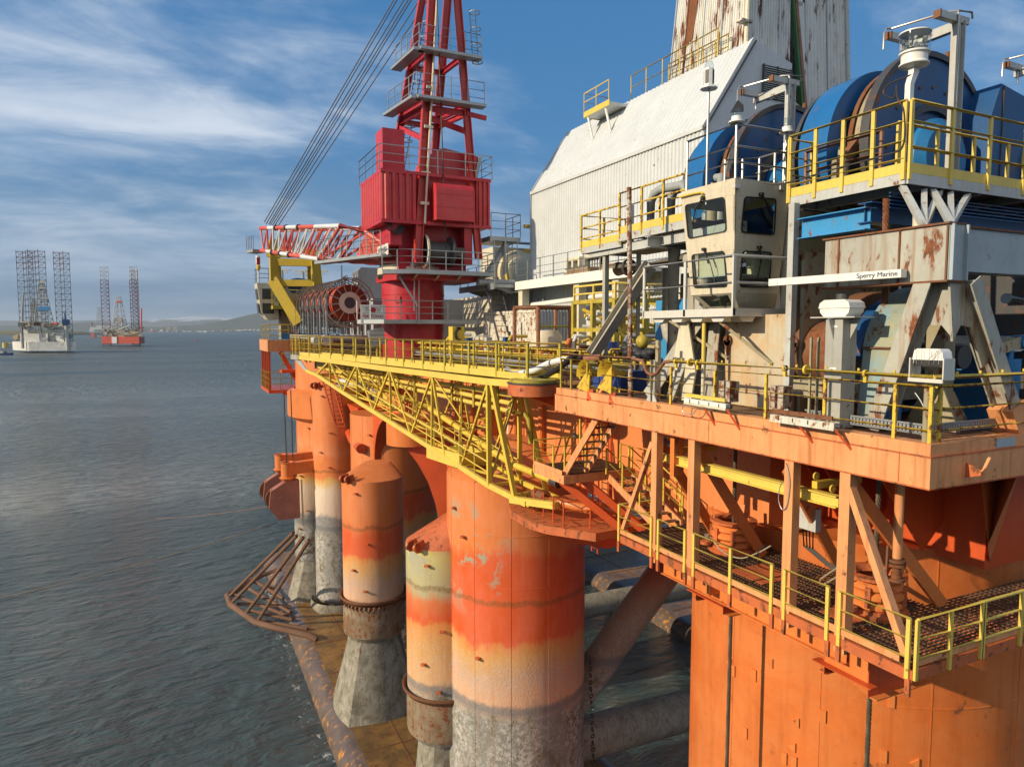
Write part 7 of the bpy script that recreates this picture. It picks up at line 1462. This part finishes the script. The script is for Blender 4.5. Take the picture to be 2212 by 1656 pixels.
for f in (.15, .55):
    z0 = zt-(zt-zb)*f; fc.part('window', MB().bx(x-.35, x+.9, y-.04, y, z0-1.2, z0), 'glow_dark'); fc.part('window', MB().prism([(x-.92+.1*f*3, y+.5, z0), (x-.92+.1*f*3, y+2.4, z0), (x-.80+.1*f*3, y+2.4, z0-1.2), (x-.80+.1*f*3, y+.5, z0-1.2)], (-.03, 0, 0)), 'glow_dark')
fc.part('tower', MB().bx(x+1.7, x+3.8, y+.5, y+2.5, zb-2.3, zt-1), 'khaki'); fc.part('lantern', MB().cyl((x-.7, y, zt), .12, 2.2, 8).cyl((x-.7, y, zt+2.2), .25, .9, 10), 'white')
railing('grey railing on the roof of the far cabin', [(x-.8, y+2.8, zt), (x-.8, y, zt), (x+1.6, y, zt)], h=1.7, mids=(1.1, .6), step=1.3, r=.05, mat='galv', post=(.06, .05), group=gD, fine=False)
fw = T('far_winch', 'blue drums and rusty legs of the far corner winch', 'winch', tuple(fa(640, 720, 82))); q = fa(640, 640, 83)
fw.part('drum', MB().cyl((q.x, q.y, q.z-.6), 2.6, 2.0, 36, (0, 1, 0)), 'blue_dark'); fw.part('cover', arc_cover(q.x+.2, q.y-1.0, q.y-.1, q.z-.6, 2.7, .5, 0, 170), 'blue'); fw.part('platform', MB().bx(q.x-3.0, q.x+5, q.y-2.6, q.y-.2, q.z-1.6, q.z-1.2), 'yellow_dirty')
for (s_, e) in (((615, 655), (645, 725)), ((652, 650), (632, 728)), ((668, 650), (672, 730)), ((690, 640), (690, 730))): fw.part('leg', MB().beam(fa(*s_, 81), fa(*e, 81), .5, .5), 'rust' if s_[0] < 660 else 'khaki')
for px in (610, 655, 690): g__ = fa(px, 583 if px < 640 else 586, 83); fw.part('gallows', MB().beam(g__, g__-Vector((0, 0, 2.2)), .22).beam(g__+_R*-1.0, g__+_R*1.0, .2).beam(g__+_R*-.9-Vector((0, 0, .3)), g__+_R*.6-Vector((0, 0, .3)), .15), 'grey_light')
fw.part('kick_plate', MB().bx(a.x+1.5, a.x+7, a.y-5.45, a.y-5.4, a.z+.1, a.z+.7), 'blue')
railing('yellow railing round the far blue drums', [(q.x-3, q.y-.4, q.z-1.2), (q.x-3, q.y-2.6, q.z-1.2), (q.x+5, q.y-2.6, q.z-1.2)], h=1.8, mids=(1.2, .6), step=.9, r=.06, mat='yellow', post=(.08, .06), group=gD, fine=False)
br = T('jib_rest', 'yellow steel portal that carries the resting crane jib', 'gantry', tuple(fa(620, 700, 74)))
def yb(p, q, w=.55, d=74, nm='beam'): br.part(nm, MB().beam(fa(*p, d), fa(*q, d), w, w*1.25), 'yellow_dull')
yb((590, 518), (592, 606), .8, nm='post'); yb((578, 546), (690, 548), .7); yb((586, 566), (690, 568), .6); yb((594, 611), (690, 612), .55)
yb((592, 604), (648, 698), .95, nm='leg'); yb((680, 562), (690, 660), .9, nm='post'); yb((592, 566), (602, 606), .35, nm='brace'); yb((676, 612), (684, 570), .3, nm='brace')
for p_ in (((600, 545), (604, 606)), ((668, 566), (668, 690))): yb(*p_, .4, 76, 'post')
yb((604, 604), (652, 690), .5, 76.5, 'leg')
b = MB()
for k in range(14): b.beam(fa(662, 568+k*9, 75.5), fa(673, 568+k*9, 75.5), .07)
br.part('ladder', b, 'yellow_dull')
# hose reels
def reel(x, y, z, first):
    th = T('hose_reel', 'nearest hose reel, its red hose and beige hub facing the camera', 'hose reel', (x, y, z-2.6), 'row of hose reels')
    b = MB().lathe([(2.12, y-.1), (2.2, y-.1), (2.2, y+.02), (2.12, y+.02), (2.12, y-.1)], (x, 0, z), 48, (0, 1, 0)).lathe([(2.12, y+1.3), (2.2, y+1.3), (2.2, y+1.42), (2.12, y+1.42), (2.12, y+1.3)], (x, 0, z), 48, (0, 1, 0)); th.part('rim', b, 'reel_steel')
    for k in range(14):
        a_ = 2*math.pi*k/14+.1; d = Vector((math.cos(a_), 0, math.sin(a_)))
        for yy_ in (y-.05, y+1.36): th.part('spoke', MB().beam(Vector((x, yy_, z))+d*.85, Vector((x, yy_, z))+d*2.14, .06, .09), 'reel_steel')
    prof = [(.9, y+.05)]+[(1.55+.05*(k % 2), y+.06+k*.12) for k in range(11)]+[(.9, y+1.3)]; th.part('hose', MB().lathe(prof, (x, 0, z), 48, (0, 1, 0)), 'hose_red')
    for k in range(5): th.part('hose_turn', MB().lathe([(r_, y+.04) if j == 0 else (r_+.05*math.sin(j*.785), y+.04-.05*math.cos(j*.785)) for j in range(8) for r_ in (1.05+k*.12,)], (x, 0, z), 40, (0, 1, 0)), 'hose_red')
    th.part('hub', MB().lathe([(.5, y-.12), (.95, y-.12), (.95, y-.02), (.5, y-.02), (.5, y-.12)], (x, 0, z), 40, (0, 1, 0)), 'cabin'); th.part('core', MB().cyl((x, y, z), .9, 1.3, 28, (0, 1, 0)), 'dark_steel')
    for s_ in (-1, 1): th.part('stand', MB().beam((x+s_*1.9, y+.6, z-2.9), (x+s_*1.9, y+.6, z+.4), .14, .3).beam((x+s_*2.25, y+.1, z-2.9), (x+s_*2.25, y+.1, z-.2), .1, .1), 'galv')
    return th
r0 = reel(13.75, 61.4, at(753, 655, d=62).z, 1)
for k, nm in enumerate(('second', 'third', 'fourth', 'fifth', 'sixth', 'seventh')):
    copy_thing(r0.o, Vector(r0.o.location)+Vector((-.02*k, 3.0*(k+1), .05*k)), 0, nm+' hose reel of the row, counted from the nearest one by the red pedestal')
sk = T('reel_skid', 'grey and yellow skid platform under the row of hose reels', 'platform', (13.5, 70, 28.4)); zk = r0.o.location.z-.25
sk.part('beam', MB().bx(11.4, 11.7, 61, 82, zk-.4, zk).bx(15.8, 16.1, 61, 82, zk-.4, zk).bx(11.4, 16.1, 60.8, 61.1, zk-.4, zk), 'grey_paint'); sk.part('floor', MB().bx(11.7, 15.8, 61.1, 82, zk-.2, zk-.1), 'deck_green')
for y in range(61, 84, 3): sk.part('leg', MB().bx(11.6, 11.8, y, y+.2, 26.8, zk-.4).beam((11.7, y+.1, zk-.4), (13.2, y+1.6, 27.2), .12), 'yellow_dirty')
railing('yellow railing along the skid below the hose reels', [(11.3, 61, zk-1.6), (11.3, 80, zk-1.6)], h=1.5, mids=(1.0, .5), step=1.6, r=.05, mat='yellow', post=(.08, .06), fine=False)
for k, lb in enumerate(('left grey tank of the pair at the deck edge under the reels', 'right grey tank of the pair at the deck edge under the reels')):
    q = at(686+k*17, 735, d=60); solo('deck_tank', MB().cyl((q.x, q.y-.8, q.z), .48, 1.6, 20, (0, 1, 0)), 'grey_light', lb, 'tank', 'grey tanks under the reels')
ns = T('maker_sign', 'white maker sign with red letters behind the crane pedestal railing', 'sign', tuple(at(806, 690, d=55.5))); q = at(806, 680, d=55.5); mtx = lambda dz: face((q.x, q.y-.08, q.z+dz), (1, 0, 0), (0, 0, 1))
ns.part('board', MB().bx(q.x-1.0, q.x+1.0, q.y-.05, q.y, q.z-.75, q.z+.8), 'white')
text('NATIONAL', .36, mtx(-.12), 'letter_red', ns.o, ns.b, sx=.95); text('OILWELL', .36, mtx(-.5), 'letter_red', ns.o, ns.b, sx=.95); text('NOV', .5, mtx(.4), 'grey_paint', ns.o, ns.b, sx=1.1); ns.part('emblem', MB().cyl((q.x, q.y-.06, q.z+.4), .2, .04, 20, (0, -1, 0)), 'letter_red')
gd = T('grey_locker', 'tall grey rounded locker standing behind the hose reels', 'locker', tuple(at(815, 660, d=70))); p = at(812, 600, d=70); gd.part('body', MB().prism([(p.x-1.8, p.y, p.z+.6), (p.x-1.5, p.y, p.z+1.0), (p.x+1.6, p.y, p.z+1.0), (p.x+2.0, p.y, p.z+.4), (p.x+2.4, p.y, 28), (p.x-1.9, p.y, 28)], (0, 2.5, 0)), 'grey_light'); gd.part('red_panel', MB().bx(p.x+2.6, p.x+4.0, p.y+.5, p.y+1, p.z-2, p.z+1.8), 'red_dull')
mw = T('signal_mast', 'thin mast with a horn loudspeaker behind the hose reels', 'mast', tuple(at(745, 640, d=75))); mw.part('mast', MB().tube(at(739, 640, d=75), at(738, 573, d=75), .07, 6), 'grey_light'); mw.part('horn', MB().tube(at(745, 605, d=75), at(745, 640, d=75), .08, 6).tube(at(741, 601, d=75), at(750, 600, d=75), .15, 10, .32), 'grey_paint')
wh = T('white_deck_house', 'white deck house between the hose reels and the crane pedestal', 'deck house', (20, 70, DK)); wh.part('wall', MB().bx(17.0, 30, 66, 80, DK, 33.0), 'container_grey'); wh.part('window', MB().bx(19.0, 19.6, 65.96, 66, 30.4, 31.6), 'glow_dark')
ff = T('caged_floodlight', 'floodlight in a cage standing left of the red pedestal foot', 'floodlight', tuple(at(816, 725, d=55))); q = at(816, 728, d=55); ff.part('body', MB().prism([(q.x-.7, q.y, q.z+.5), (q.x+.5, q.y, q.z+.8), (q.x+.6, q.y, q.z-.5), (q.x-.5, q.y, q.z-.8)], (0, .6, 0)), 'galv'); ff.part('post', MB().tube((q.x, q.y+.3, DK), (q.x, q.y+.3, q.z), .09, 8), 'yellow'); ff.part('cage', MB().box((q.x, q.y-.1, q.z), (1.5, .04, .05)).box((q.x, q.y-.1, q.z+.3), (1.5, .04, .05)).box((q.x, q.y-.1, q.z-.3), (1.5, .04, .05)), 'alu')

# ================================================================ far rigs, coast and air
FH = Vector((math.sin(YAW), math.cos(YAW), 0)); RH = _R
class Far:
    def __init__(s, px, pyw): s.o = at(px, pyw, z=0); s.d = (s.o-_C).dot(_F); s.k = s.d/FPX; s.px = px
    def p(s, px, z, dep=0.0):
        q = s.o+RH*((px-s.px)*s.k); return q+Vector((q.x, q.y, 0)).normalized()*dep+Vector((0, 0, z))
    def z(s, py): return 30+(712-py)*s.k
    def block(s, b, p0, p1, y0, y1, d0, d1):
        z0, z1 = s.z(y1), s.z(y0); q = [(p0, d0), (p1, d0), (p1, d1), (p0, d1)]
        return b.hexa([s.p(a_, z, d) for z in (z0, z1) for a_, d in q])
def lattice_leg(th, F, p0, p1, yt, zb, dep, mat, tip, bays, chords=4, rr=.42):
    w = (p1-p0)*F.k; c = F.p((p0+p1)/2, 0, dep); zt = F.z(yt); cs = [(-.5, -.5), (.5, -.5), (.5, .5), (-.5, .5)] if chords == 4 else [(-.5, -.4), (.5, -.4), (0, .5)]
    P_ = lambda i, z: c+RH*(cs[i % chords][0]*w)+FH*(cs[i % chords][1]*w)+Vector((0, 0, z))
    for part_, f0, f1, m in (('leg', 0, .84, mat), ('leg_top', .84, 1, tip)):
        b = MB(); z0, z1 = zb+(zt-zb)*f0, zb+(zt-zb)*f1; n = max(2, round(bays*(f1-f0)))
        for i in range(chords):
            b.tube(P_(i, z0), P_(i, z1+(1.5 if f1 == 1 else 0)), rr, 5)
            for k in range(n):
                za, zc = z0+(z1-z0)*k/n, z0+(z1-z0)*(k+1)/n
                b.tube(P_(i, zc), P_(i+1, zc), rr*.5, 4); b.tube(P_(i, za), P_(i+1, zc), rr*.38, 4); b.tube(P_(i+1, za), P_(i, zc), rr*.38, 4)
        th.part(part_, b, m)
def derrick(th, F, p0, p1, t0, t1, y0, y1, dep, mat, nm='derrick'):
    b = MB(); zb, zt = F.z(y1), F.z(y0); n = 7; w0, w1 = (p1-p0)*F.k/2, (t1-t0)*F.k/2; c0, c1 = F.p((p0+p1)/2, 0, dep), F.p((t0+t1)/2, 0, dep)
    P_ = lambda i, f: c0.lerp(c1, f)+RH*((w0+(w1-w0)*f)*(1 if i in (1, 2) else -1))+FH*((w0+(w1-w0)*f)*(1 if i > 1 else -1))+Vector((0, 0, zb+(zt-zb)*f))
    for i in range(4):
        b.tube(P_(i, 0), P_(i, 1), .5, 5)
        for k in range(n): f0, f1 = k/n, (k+1)/n; j = (i+1) % 4; b.tube(P_(i, f1), P_(j, f1), .3, 4); b.tube(P_(i, f0), P_(j, f1), .24, 4); b.tube(P_(j, f0), P_(i, f1), .24, 4)
    th.part(nm, b, mat)
F1 = Far(95, 762); t1 = T('jack_up_rig', 'white hulled jack-up rig with three tall lattice legs, farthest left', 'drilling rig', F1.o)
b = MB(); zh0, zh1 = F1.z(757), F1.z(738); b.prism([F1.p(28, zh0, 30), F1.p(62, zh0, -12), F1.p(165, zh0, -2), F1.p(165, zh0, 50), F1.p(60, zh0, 62)], (0, 0, zh1-zh0)); t1.part('hull', b, 'white_far')
b = MB(); F1.block(b, 45, 105, 720, 738, 0, 30); F1.block(b, 105, 140, 705, 738, 4, 28); F1.block(b, 48, 62, 704, 720, 4, 20); t1.part('deckhouse', b, 'white_far')
b = MB()
for r_ in range(3):
    for k in range(6): F1.block(b, 112+k*4, 113.5+k*4, 709+r_*7, 711+r_*7, 3.6, 4)
t1.part('window', b, 'glow_dark')
t1.part('helideck', MB().lathe([(.1, 0), (15, 0), (15, 1), (.1, 1)], F1.p(78, F1.z(697), -14), 20), 'far_buff'); [t1.part('helideck_strut', MB().tube(F1.p(u, F1.z(697), -12), F1.p(w_, F1.z(718), 2), .6, 5), 'far_grey') for u, w_ in ((70, 66), (88, 92))]
for px in (50, 84, 122): t1.part('lifeboat', MB().tube(F1.p(px-6, F1.z(699 if px != 50 else 702), -3), F1.p(px+6, F1.z(699 if px != 50 else 702), -3), 1.6, 8), 'far_red')
rr = random.Random(21)
for nm, x0, x1, y0, y1, n, mt in (('deck_gear', 45, 150, 700, 708, 40, 'far_buff'), ('deck_gear', 100, 160, 722, 738, 40, 'far_grey'), ('deck_gear', 35, 62, 724, 738, 14, 'far_buff')):
    b = MB()
    for k in range(n): c = F1.p(rr.uniform(x0, x1), F1.z(rr.uniform(y0, y1)), rr.uniform(-3, 25)); b.box(c, (rr.uniform(1, 7), rr.uniform(1, 5), rr.uniform(.6, 3.5)), YAW*-1)
    t1.part(nm, b, mt)['kind'] = 'stuff'
for (p0, p1, yt, dep) in ((53, 74, 542, 30), (78, 101, 537, 50), (132, 153, 545, 22)): lattice_leg(t1, F1, p0, p1, yt, -3, dep, 'far_leg', 'far_mast', 17)
derrick(t1, F1, 86, 112, 93, 101, 613, 702, 14, 'far_grey'); derrick(t1, F1, 72, 84, 76, 80, 645, 704, 30, 'far_grey', 'small_derrick')
b = MB(); F1.block(b, 87, 113, 663, 671, -4, 14); t1.part('wind_wall', b, 'blue'); b = MB(); F1.block(b, 94, 104, 606, 612, 8, 18); F1.block(b, 91, 108, 622, 624, 6, 20); F1.block(b, 92, 112, 644, 646, 6, 22); t1.part('crown_block', b, 'far_grey')
t1.part('crane', MB().tube(F1.p(50, F1.z(705), -6), F1.p(57, F1.z(636), -6), 1.0, 5).tube(F1.p(53, F1.z(705), -6), F1.p(57, F1.z(636), -6), .6, 5).tube(F1.p(50, F1.z(752), -10), F1.p(50, F1.z(702), -10), 1.6, 8).box(F1.p(50, F1.z(701), -8), (7, 6, 6)), 'far_grey')
t1.part('crane_column', MB().tube(F1.p(147, F1.z(755), -6), F1.p(146, F1.z(700), -6), 2.2, 10), 'grey_light'); t1.part('crane', MB().box(F1.p(146, F1.z(696), -6), (8, 6, 7)).tube(F1.p(145, F1.z(694), -6), F1.p(144, F1.z(676), -6), 1.5, 5, .6), 'blue_dark'); t1.part('crane_jib', MB().tube(F1.p(145, F1.z(700), -6), F1.p(112, F1.z(710), -6), .8, 5), 'far_mast_white')
F2 = Far(266, 748); t2 = T('jack_up_rig', 'red hulled jack-up rig with two dark red lattice legs in view', 'drilling rig', F2.o)
b = MB(); zh0, zh1 = F2.z(742), F2.z(727); b.prism([F2.p(220, zh0, 0), F2.p(301, zh0, -4), F2.p(313, zh0, 30), F2.p(300, zh0, 70), F2.p(222, zh0, 60)], (0, 0, zh1-zh0)); t2.part('hull', b, 'far_red'); b = MB(); F2.block(b, 242, 253, 727.5, 741, -3, -1.2); t2.part('worn_paint', b, 'hose_white')
b = MB(); F2.block(b, 240, 285, 714, 727, 6, 40); F2.block(b, 285, 306, 716, 727, 6, 30); t2.part('deckhouse', b, 'far_buff'); b = MB()
for k in range(70): c = F2.p(rr.uniform(222, 308), F2.z(rr.uniform(706, 727)), rr.uniform(-2, 30)); b.box(c, (rr.uniform(1, 8), rr.uniform(1, 5), rr.uniform(.8, 4)), -YAW)
t2.part('deck_gear', b, 'far_grey')['kind'] = 'stuff'
for (p0, p1, yt, dep) in ((227, 244, 577, 20), (289, 305, 576, 26)): lattice_leg(t2, F2, p0, p1, yt, -3, dep, 'far_mast', 'far_mast_white', 20, 3, .6)
lattice_leg(t2, F2, 293, 307, 582, -3, 50, 'far_mast', 'far_mast', 20, 3, .5)
derrick(t2, F2, 249, 272, 257, 264, 641, 712, 14, 'far_mast_white'); b = MB(); F2.block(b, 249, 271, 686, 698, 6, 20); t2.part('wind_wall', b, 'far_grey'); b = MB(); F2.block(b, 256, 266, 650, 654, 8, 20); t2.part('crown_block', b, 'far_red'); t2.part('crane', MB().tube(F2.p(307, F2.z(716), 8), F2.p(309, F2.z(666), 8), 1.3, 5), 'far_red'); t2.part('crane_jib', MB().tube(F2.p(252, F2.z(714), -4), F2.p(282, F2.z(703), -4), .9, 5), 'far_mast_white')
F3 = Far(212, 729); t3 = T('semi_submersible_rig', 'dark semi-submersible rig seen behind the left leg of the red one', 'drilling rig', F3.o)
b = MB(); F3.block(b, 197, 204, 712, 730, 0, 14); F3.block(b, 226, 234, 712, 730, 10, 24); t3.part('column', b, 'far_grey'); b = MB(); F3.block(b, 195, 240, 706, 712, 0, 50); F3.block(b, 194, 204, 711, 717, -2, 14); F3.block(b, 200, 238, 702, 706, 8, 40); t3.part('deck', b, 'grey_blue'); b = MB(); F3.block(b, 197.4, 203.6, 719, 730, -.5, 0); t3.part('boot_top', b, 'far_red')
t3.part('brace', MB().tube(F3.p(204, 2, 6), F3.p(222, F3.z(710), 6), 1.5, 6).tube(F3.p(204, 3, 6), F3.p(236, 3, 6), 1.5, 6).tube(F3.p(214, F3.z(711), 6), F3.p(230, F3.z(724), 6), 1.3, 6), 'far_buff'); derrick(t3, F3, 212, 223, 215, 220, 664, 704, 10, 'far_grey'); t3.part('crane', MB().tube(F3.p(200, F3.z(706), 4), F3.p(200, F3.z(695), 4), 2.5, 6, 1.0), 'far_red')
F4 = Far(14, 751); t4 = T('mooring_buoy', 'yellow cylindrical mooring float with a dark foot left of the white rig', 'float', F4.o); t4.part('float', MB().cyl(F4.p(12, 0, 0), 4.2, 8.5, 20), 'yellow_clean'); b = MB(); F4.block(b, 17, 26, 739, 741, -1, 1); t4.part('arm', b, 'yellow_dirty'); b = MB(); F4.block(b, 6, 25, 749.5, 751.5, -4, 4); t4.part('foot', b, 'dark')
F5 = Far(8, 767); t5 = T('workboat', 'small dark blue workboat cut by the left edge of the picture', 'boat', F5.o)
b = MB(); sec = [(-14, 2.6, 2.2), (-6, 3, 2.2), (4, 3, 2.4), (9, 2, 2.8), (11.5, .1, 3.2)]; vs = []
for x_, w_, h in sec: q = F5.o+RH*x_; vs += [q+FH*(-w_*.7), q+FH*(-w_)+Vector((0, 0, h)), q+FH*w_+Vector((0, 0, h)), q+FH*(w_*.7)]
b.add(vs, [(i*4+j, i*4+j+1, i*4+5+j, i*4+4+j) for i in range(4) for j in range(3)]+[(0, 1, 2, 3)]); t5.part('hull', b, 'blue_dark'); t5.part('wheelhouse', MB().box(F5.p(6, 3.6, 0), (4, 3.4, 2.8), -YAW), 'far_grey'); t5.part('mast', MB().tube(F5.p(13, 2.4, 0), F5.p(13, 6.5, 0), .3, 6).tube(F5.p(6, 5, 0), F5.p(6, 8, 0), .15, 5), 'dark'); t5.part('deck_gear', MB().box(F5.p(12, 3.2, 0), (3, 2, 1.6), -YAW), 'rust')
F6 = Far(425, 737); t6 = T('channel_buoy', 'tiny red channel buoy on the open water', 'buoy', F6.o); t6.part('float', MB().cyl(F6.o, 2.4, 2.0, 14), 'far_red'); t6.part('tower', MB().tube(F6.o+Vector((0, 0, 2)), F6.o+Vector((0, 0, 7)), 1.0, 8, .3), 'far_red')
# coast
def ridge(name, d, prof, mat, thick, seed, rough):
    rr = random.Random(seed); xs = [p[0] for p in prof]; b = MB(); n = 260; cols = 7; ph = [rr.uniform(0, 6.3) for _ in range(12)]
    def hh(px):
        for (x0, y0), (x1, y1) in zip(prof, prof[1:]):
            if x0 <= px <= x1: t_ = (px-x0)/(x1-x0); t_ = t_*t_*(3-2*t_); return y0+(y1-y0)*t_
        return prof[-1][1]
    k = d/FPX
    for i in range(n+1):
        px = xs[0]+(xs[-1]-xs[0])*i/n; H = max(4, (712-hh(px))*k+30+sum(rough*k/(q+1)*math.sin(px*.013*(q+1)*1.7+ph[q]) for q in range(10)))
        for j in range(cols):
            f = j/(cols-1); z = (-3 if j == 0 else H*math.sin(f*math.pi/2)**(.9)*(1+.06*math.sin(px*.05+j*1.9+ph[j])) if j < cols-1 else H); z = min(z, H)
            b.v.append(at(px, 712, d=d)*1+FH*(f*thick)-Vector((0, 0, at(px, 712, d=d).z))+Vector((0, 0, z)))
        b.v.append(b.v[-1]+FH*thick*1.0-Vector((0, 0, H+3)))
    c = cols+1; b.f = [(i*c+j, (i+1)*c+j, (i+1)*c+j+1, i*c+j+1) for i in range(n) for j in range(c-1)]
    return setting(name, b, mat)
def hill_mat(name, c1, c2, snow=None):
    m = bpy.data.materials.new(name); m.use_nodes = True; m.node_tree.nodes.clear(); t = NT(m.node_tree); pos = t.node('ShaderNodeNewGeometry').outputs['Position']
    c = t.mix(t.rng(t.noise(pos, .0016, 7, .62), .4, .6), c4(c1), c4(c2)); c = t.mix(t.math('MULTIPLY', t.rng(t.noise(pos, .006, 5, .6), .45, .6), .4), c, c4(tuple(k*.5 for k in c1)))
    if snow: z = t.node('ShaderNodeSeparateXYZ', {0: pos}).outputs[2]; c = t.mix(t.math('MULTIPLY', t.rng(t.math('ADD', z, t.math('MULTIPLY', t.noise(pos, .0022, 6, .65), 420)), snow, snow+60), .8), c, (.62, .64, .68, 1))
    b = t.node('ShaderNodeBsdfPrincipled', {'Base Color': c, 'Roughness': .9, 'Specular IOR Level': .1}); t.node('ShaderNodeOutputMaterial', {0: b}); M[name] = m
hill_mat('moor', (.050, .060, .030), (.090, .080, .045)); hill_mat('mountain', (.060, .062, .050), (.10, .09, .07), 470); hill_mat('fields', (.13, .12, .05), (.22, .18, .07))
ridge('mountains', 17000, [(-1200, 690), (-400, 684), (0, 692), (60, 688), (180, 694), (260, 686), (330, 679), (420, 684), (520, 690), (900, 690), (2600, 692), (3600, 700)], 'mountain', 2500, 5, .9)
ridge('hills', 11000, [(-1200, 706), (0, 701), (60, 694), (120, 700), (200, 705), (300, 704), (360, 698), (400, 690), (440, 680), (480, 672), (520, 667), (600, 666), (760, 668), (1100, 676), (1700, 690), (2600, 702), (3600, 708)], 'moor', 1800, 8, .8)
ridge('shore', 3700, [(-1200, 716), (-200, 714), (0, 714), (40, 716), (62, 719), (70, 725)], 'fields', 500, 3, .5)
ridge('far_shore', 9000, [(300, 716.6), (330, 715.2), (420, 715), (560, 712.5), (900, 712), (1800, 713), (2600, 714)], 'moor', 500, 4, .25)
rr = random.Random(31); b = MB(); b2 = MB()
for k in range(260):
    px = rr.uniform(330, 720)**1.0; c = at(px, 712, d=8950+rr.uniform(-20, 350)); w_ = rr.uniform(8, 30); h = rr.uniform(6, 12); c.z = 8 if px < 430 else rr.uniform(10, 45)*(px-430)/200+8
    (b if k % 3 else b2).box(c, (w_, 10, h), -YAW+rr.uniform(-.3, .3))
o = link('town', b, 'white_far'); o['kind'] = 'stuff'; o = link('shore_trees', b2, 'moor'); o['kind'] = 'stuff'
for (px, w_, h, mt, lb) in ((326, 9, 10, 'far_red', 'distant reddish ship at the far shore'), (346, 16, 7, 'far_grey', 'distant dark ship with a crane at the far shore'), (440, 17, 5, 'far_grey', 'distant low ferry off the far shore')):
    F7 = Far(px, 717.0 if px < 400 else 718.5); th = T('distant_ship', lb, 'ship', F7.o); k = F7.k; th.part('hull', MB().box(F7.o+Vector((0, 0, h*k*.15)), (w_*k, 20, h*k*.3), -YAW), mt); th.part('superstructure', MB().box(F7.o+Vector((0, 0, h*k*.45))+RH*(w_*k*.2), (w_*k*.25, 14, h*k*.5), -YAW), 'white_far')
    if px < 400: th.part('mast', MB().tube(F7.o+RH*(w_*k*.2), F7.o+RH*(w_*k*.2)+Vector((0, 0, h*k*1.6)), 3, 5), mt)
for px, lb in ((364, 'left of the distant cranes on the far shore'), (379, 'right of the distant cranes on the far shore')):
    F8 = Far(px, 717); k = F8.k; th = T('harbour_crane', lb, 'crane', F8.o, 'cranes on the far shore'); th.part('legs', MB().box(F8.o+RH*k*2+Vector((0, 0, k*4)), (2*k, 12, 8*k), -YAW).box(F8.o-RH*k*2+Vector((0, 0, k*4)), (2*k, 12, 8*k), -YAW), 'far_buff'); th.part('bridge', MB().box(F8.o+Vector((0, 0, k*9)), (8*k, 12, 2*k), -YAW), 'far_buff')
# the air
hz = bpy.data.materials.new('haze'); hz.use_nodes = True; hz.node_tree.nodes.clear(); t = NT(hz.node_tree)
v = t.node('ShaderNodeVolumePrincipled', {'Color': (.66, .78, .90, 1), 'Density': HAZE, 'Anisotropy': .2}); o_ = t.node('ShaderNodeOutputMaterial'); hz.node_tree.links.new(v.outputs[0], o_.inputs['Volume']); M['haze'] = hz
setting('haze', MB().bx(-31000, 31000, -31000, 31000, -8, 500), 'haze', 'stuff')
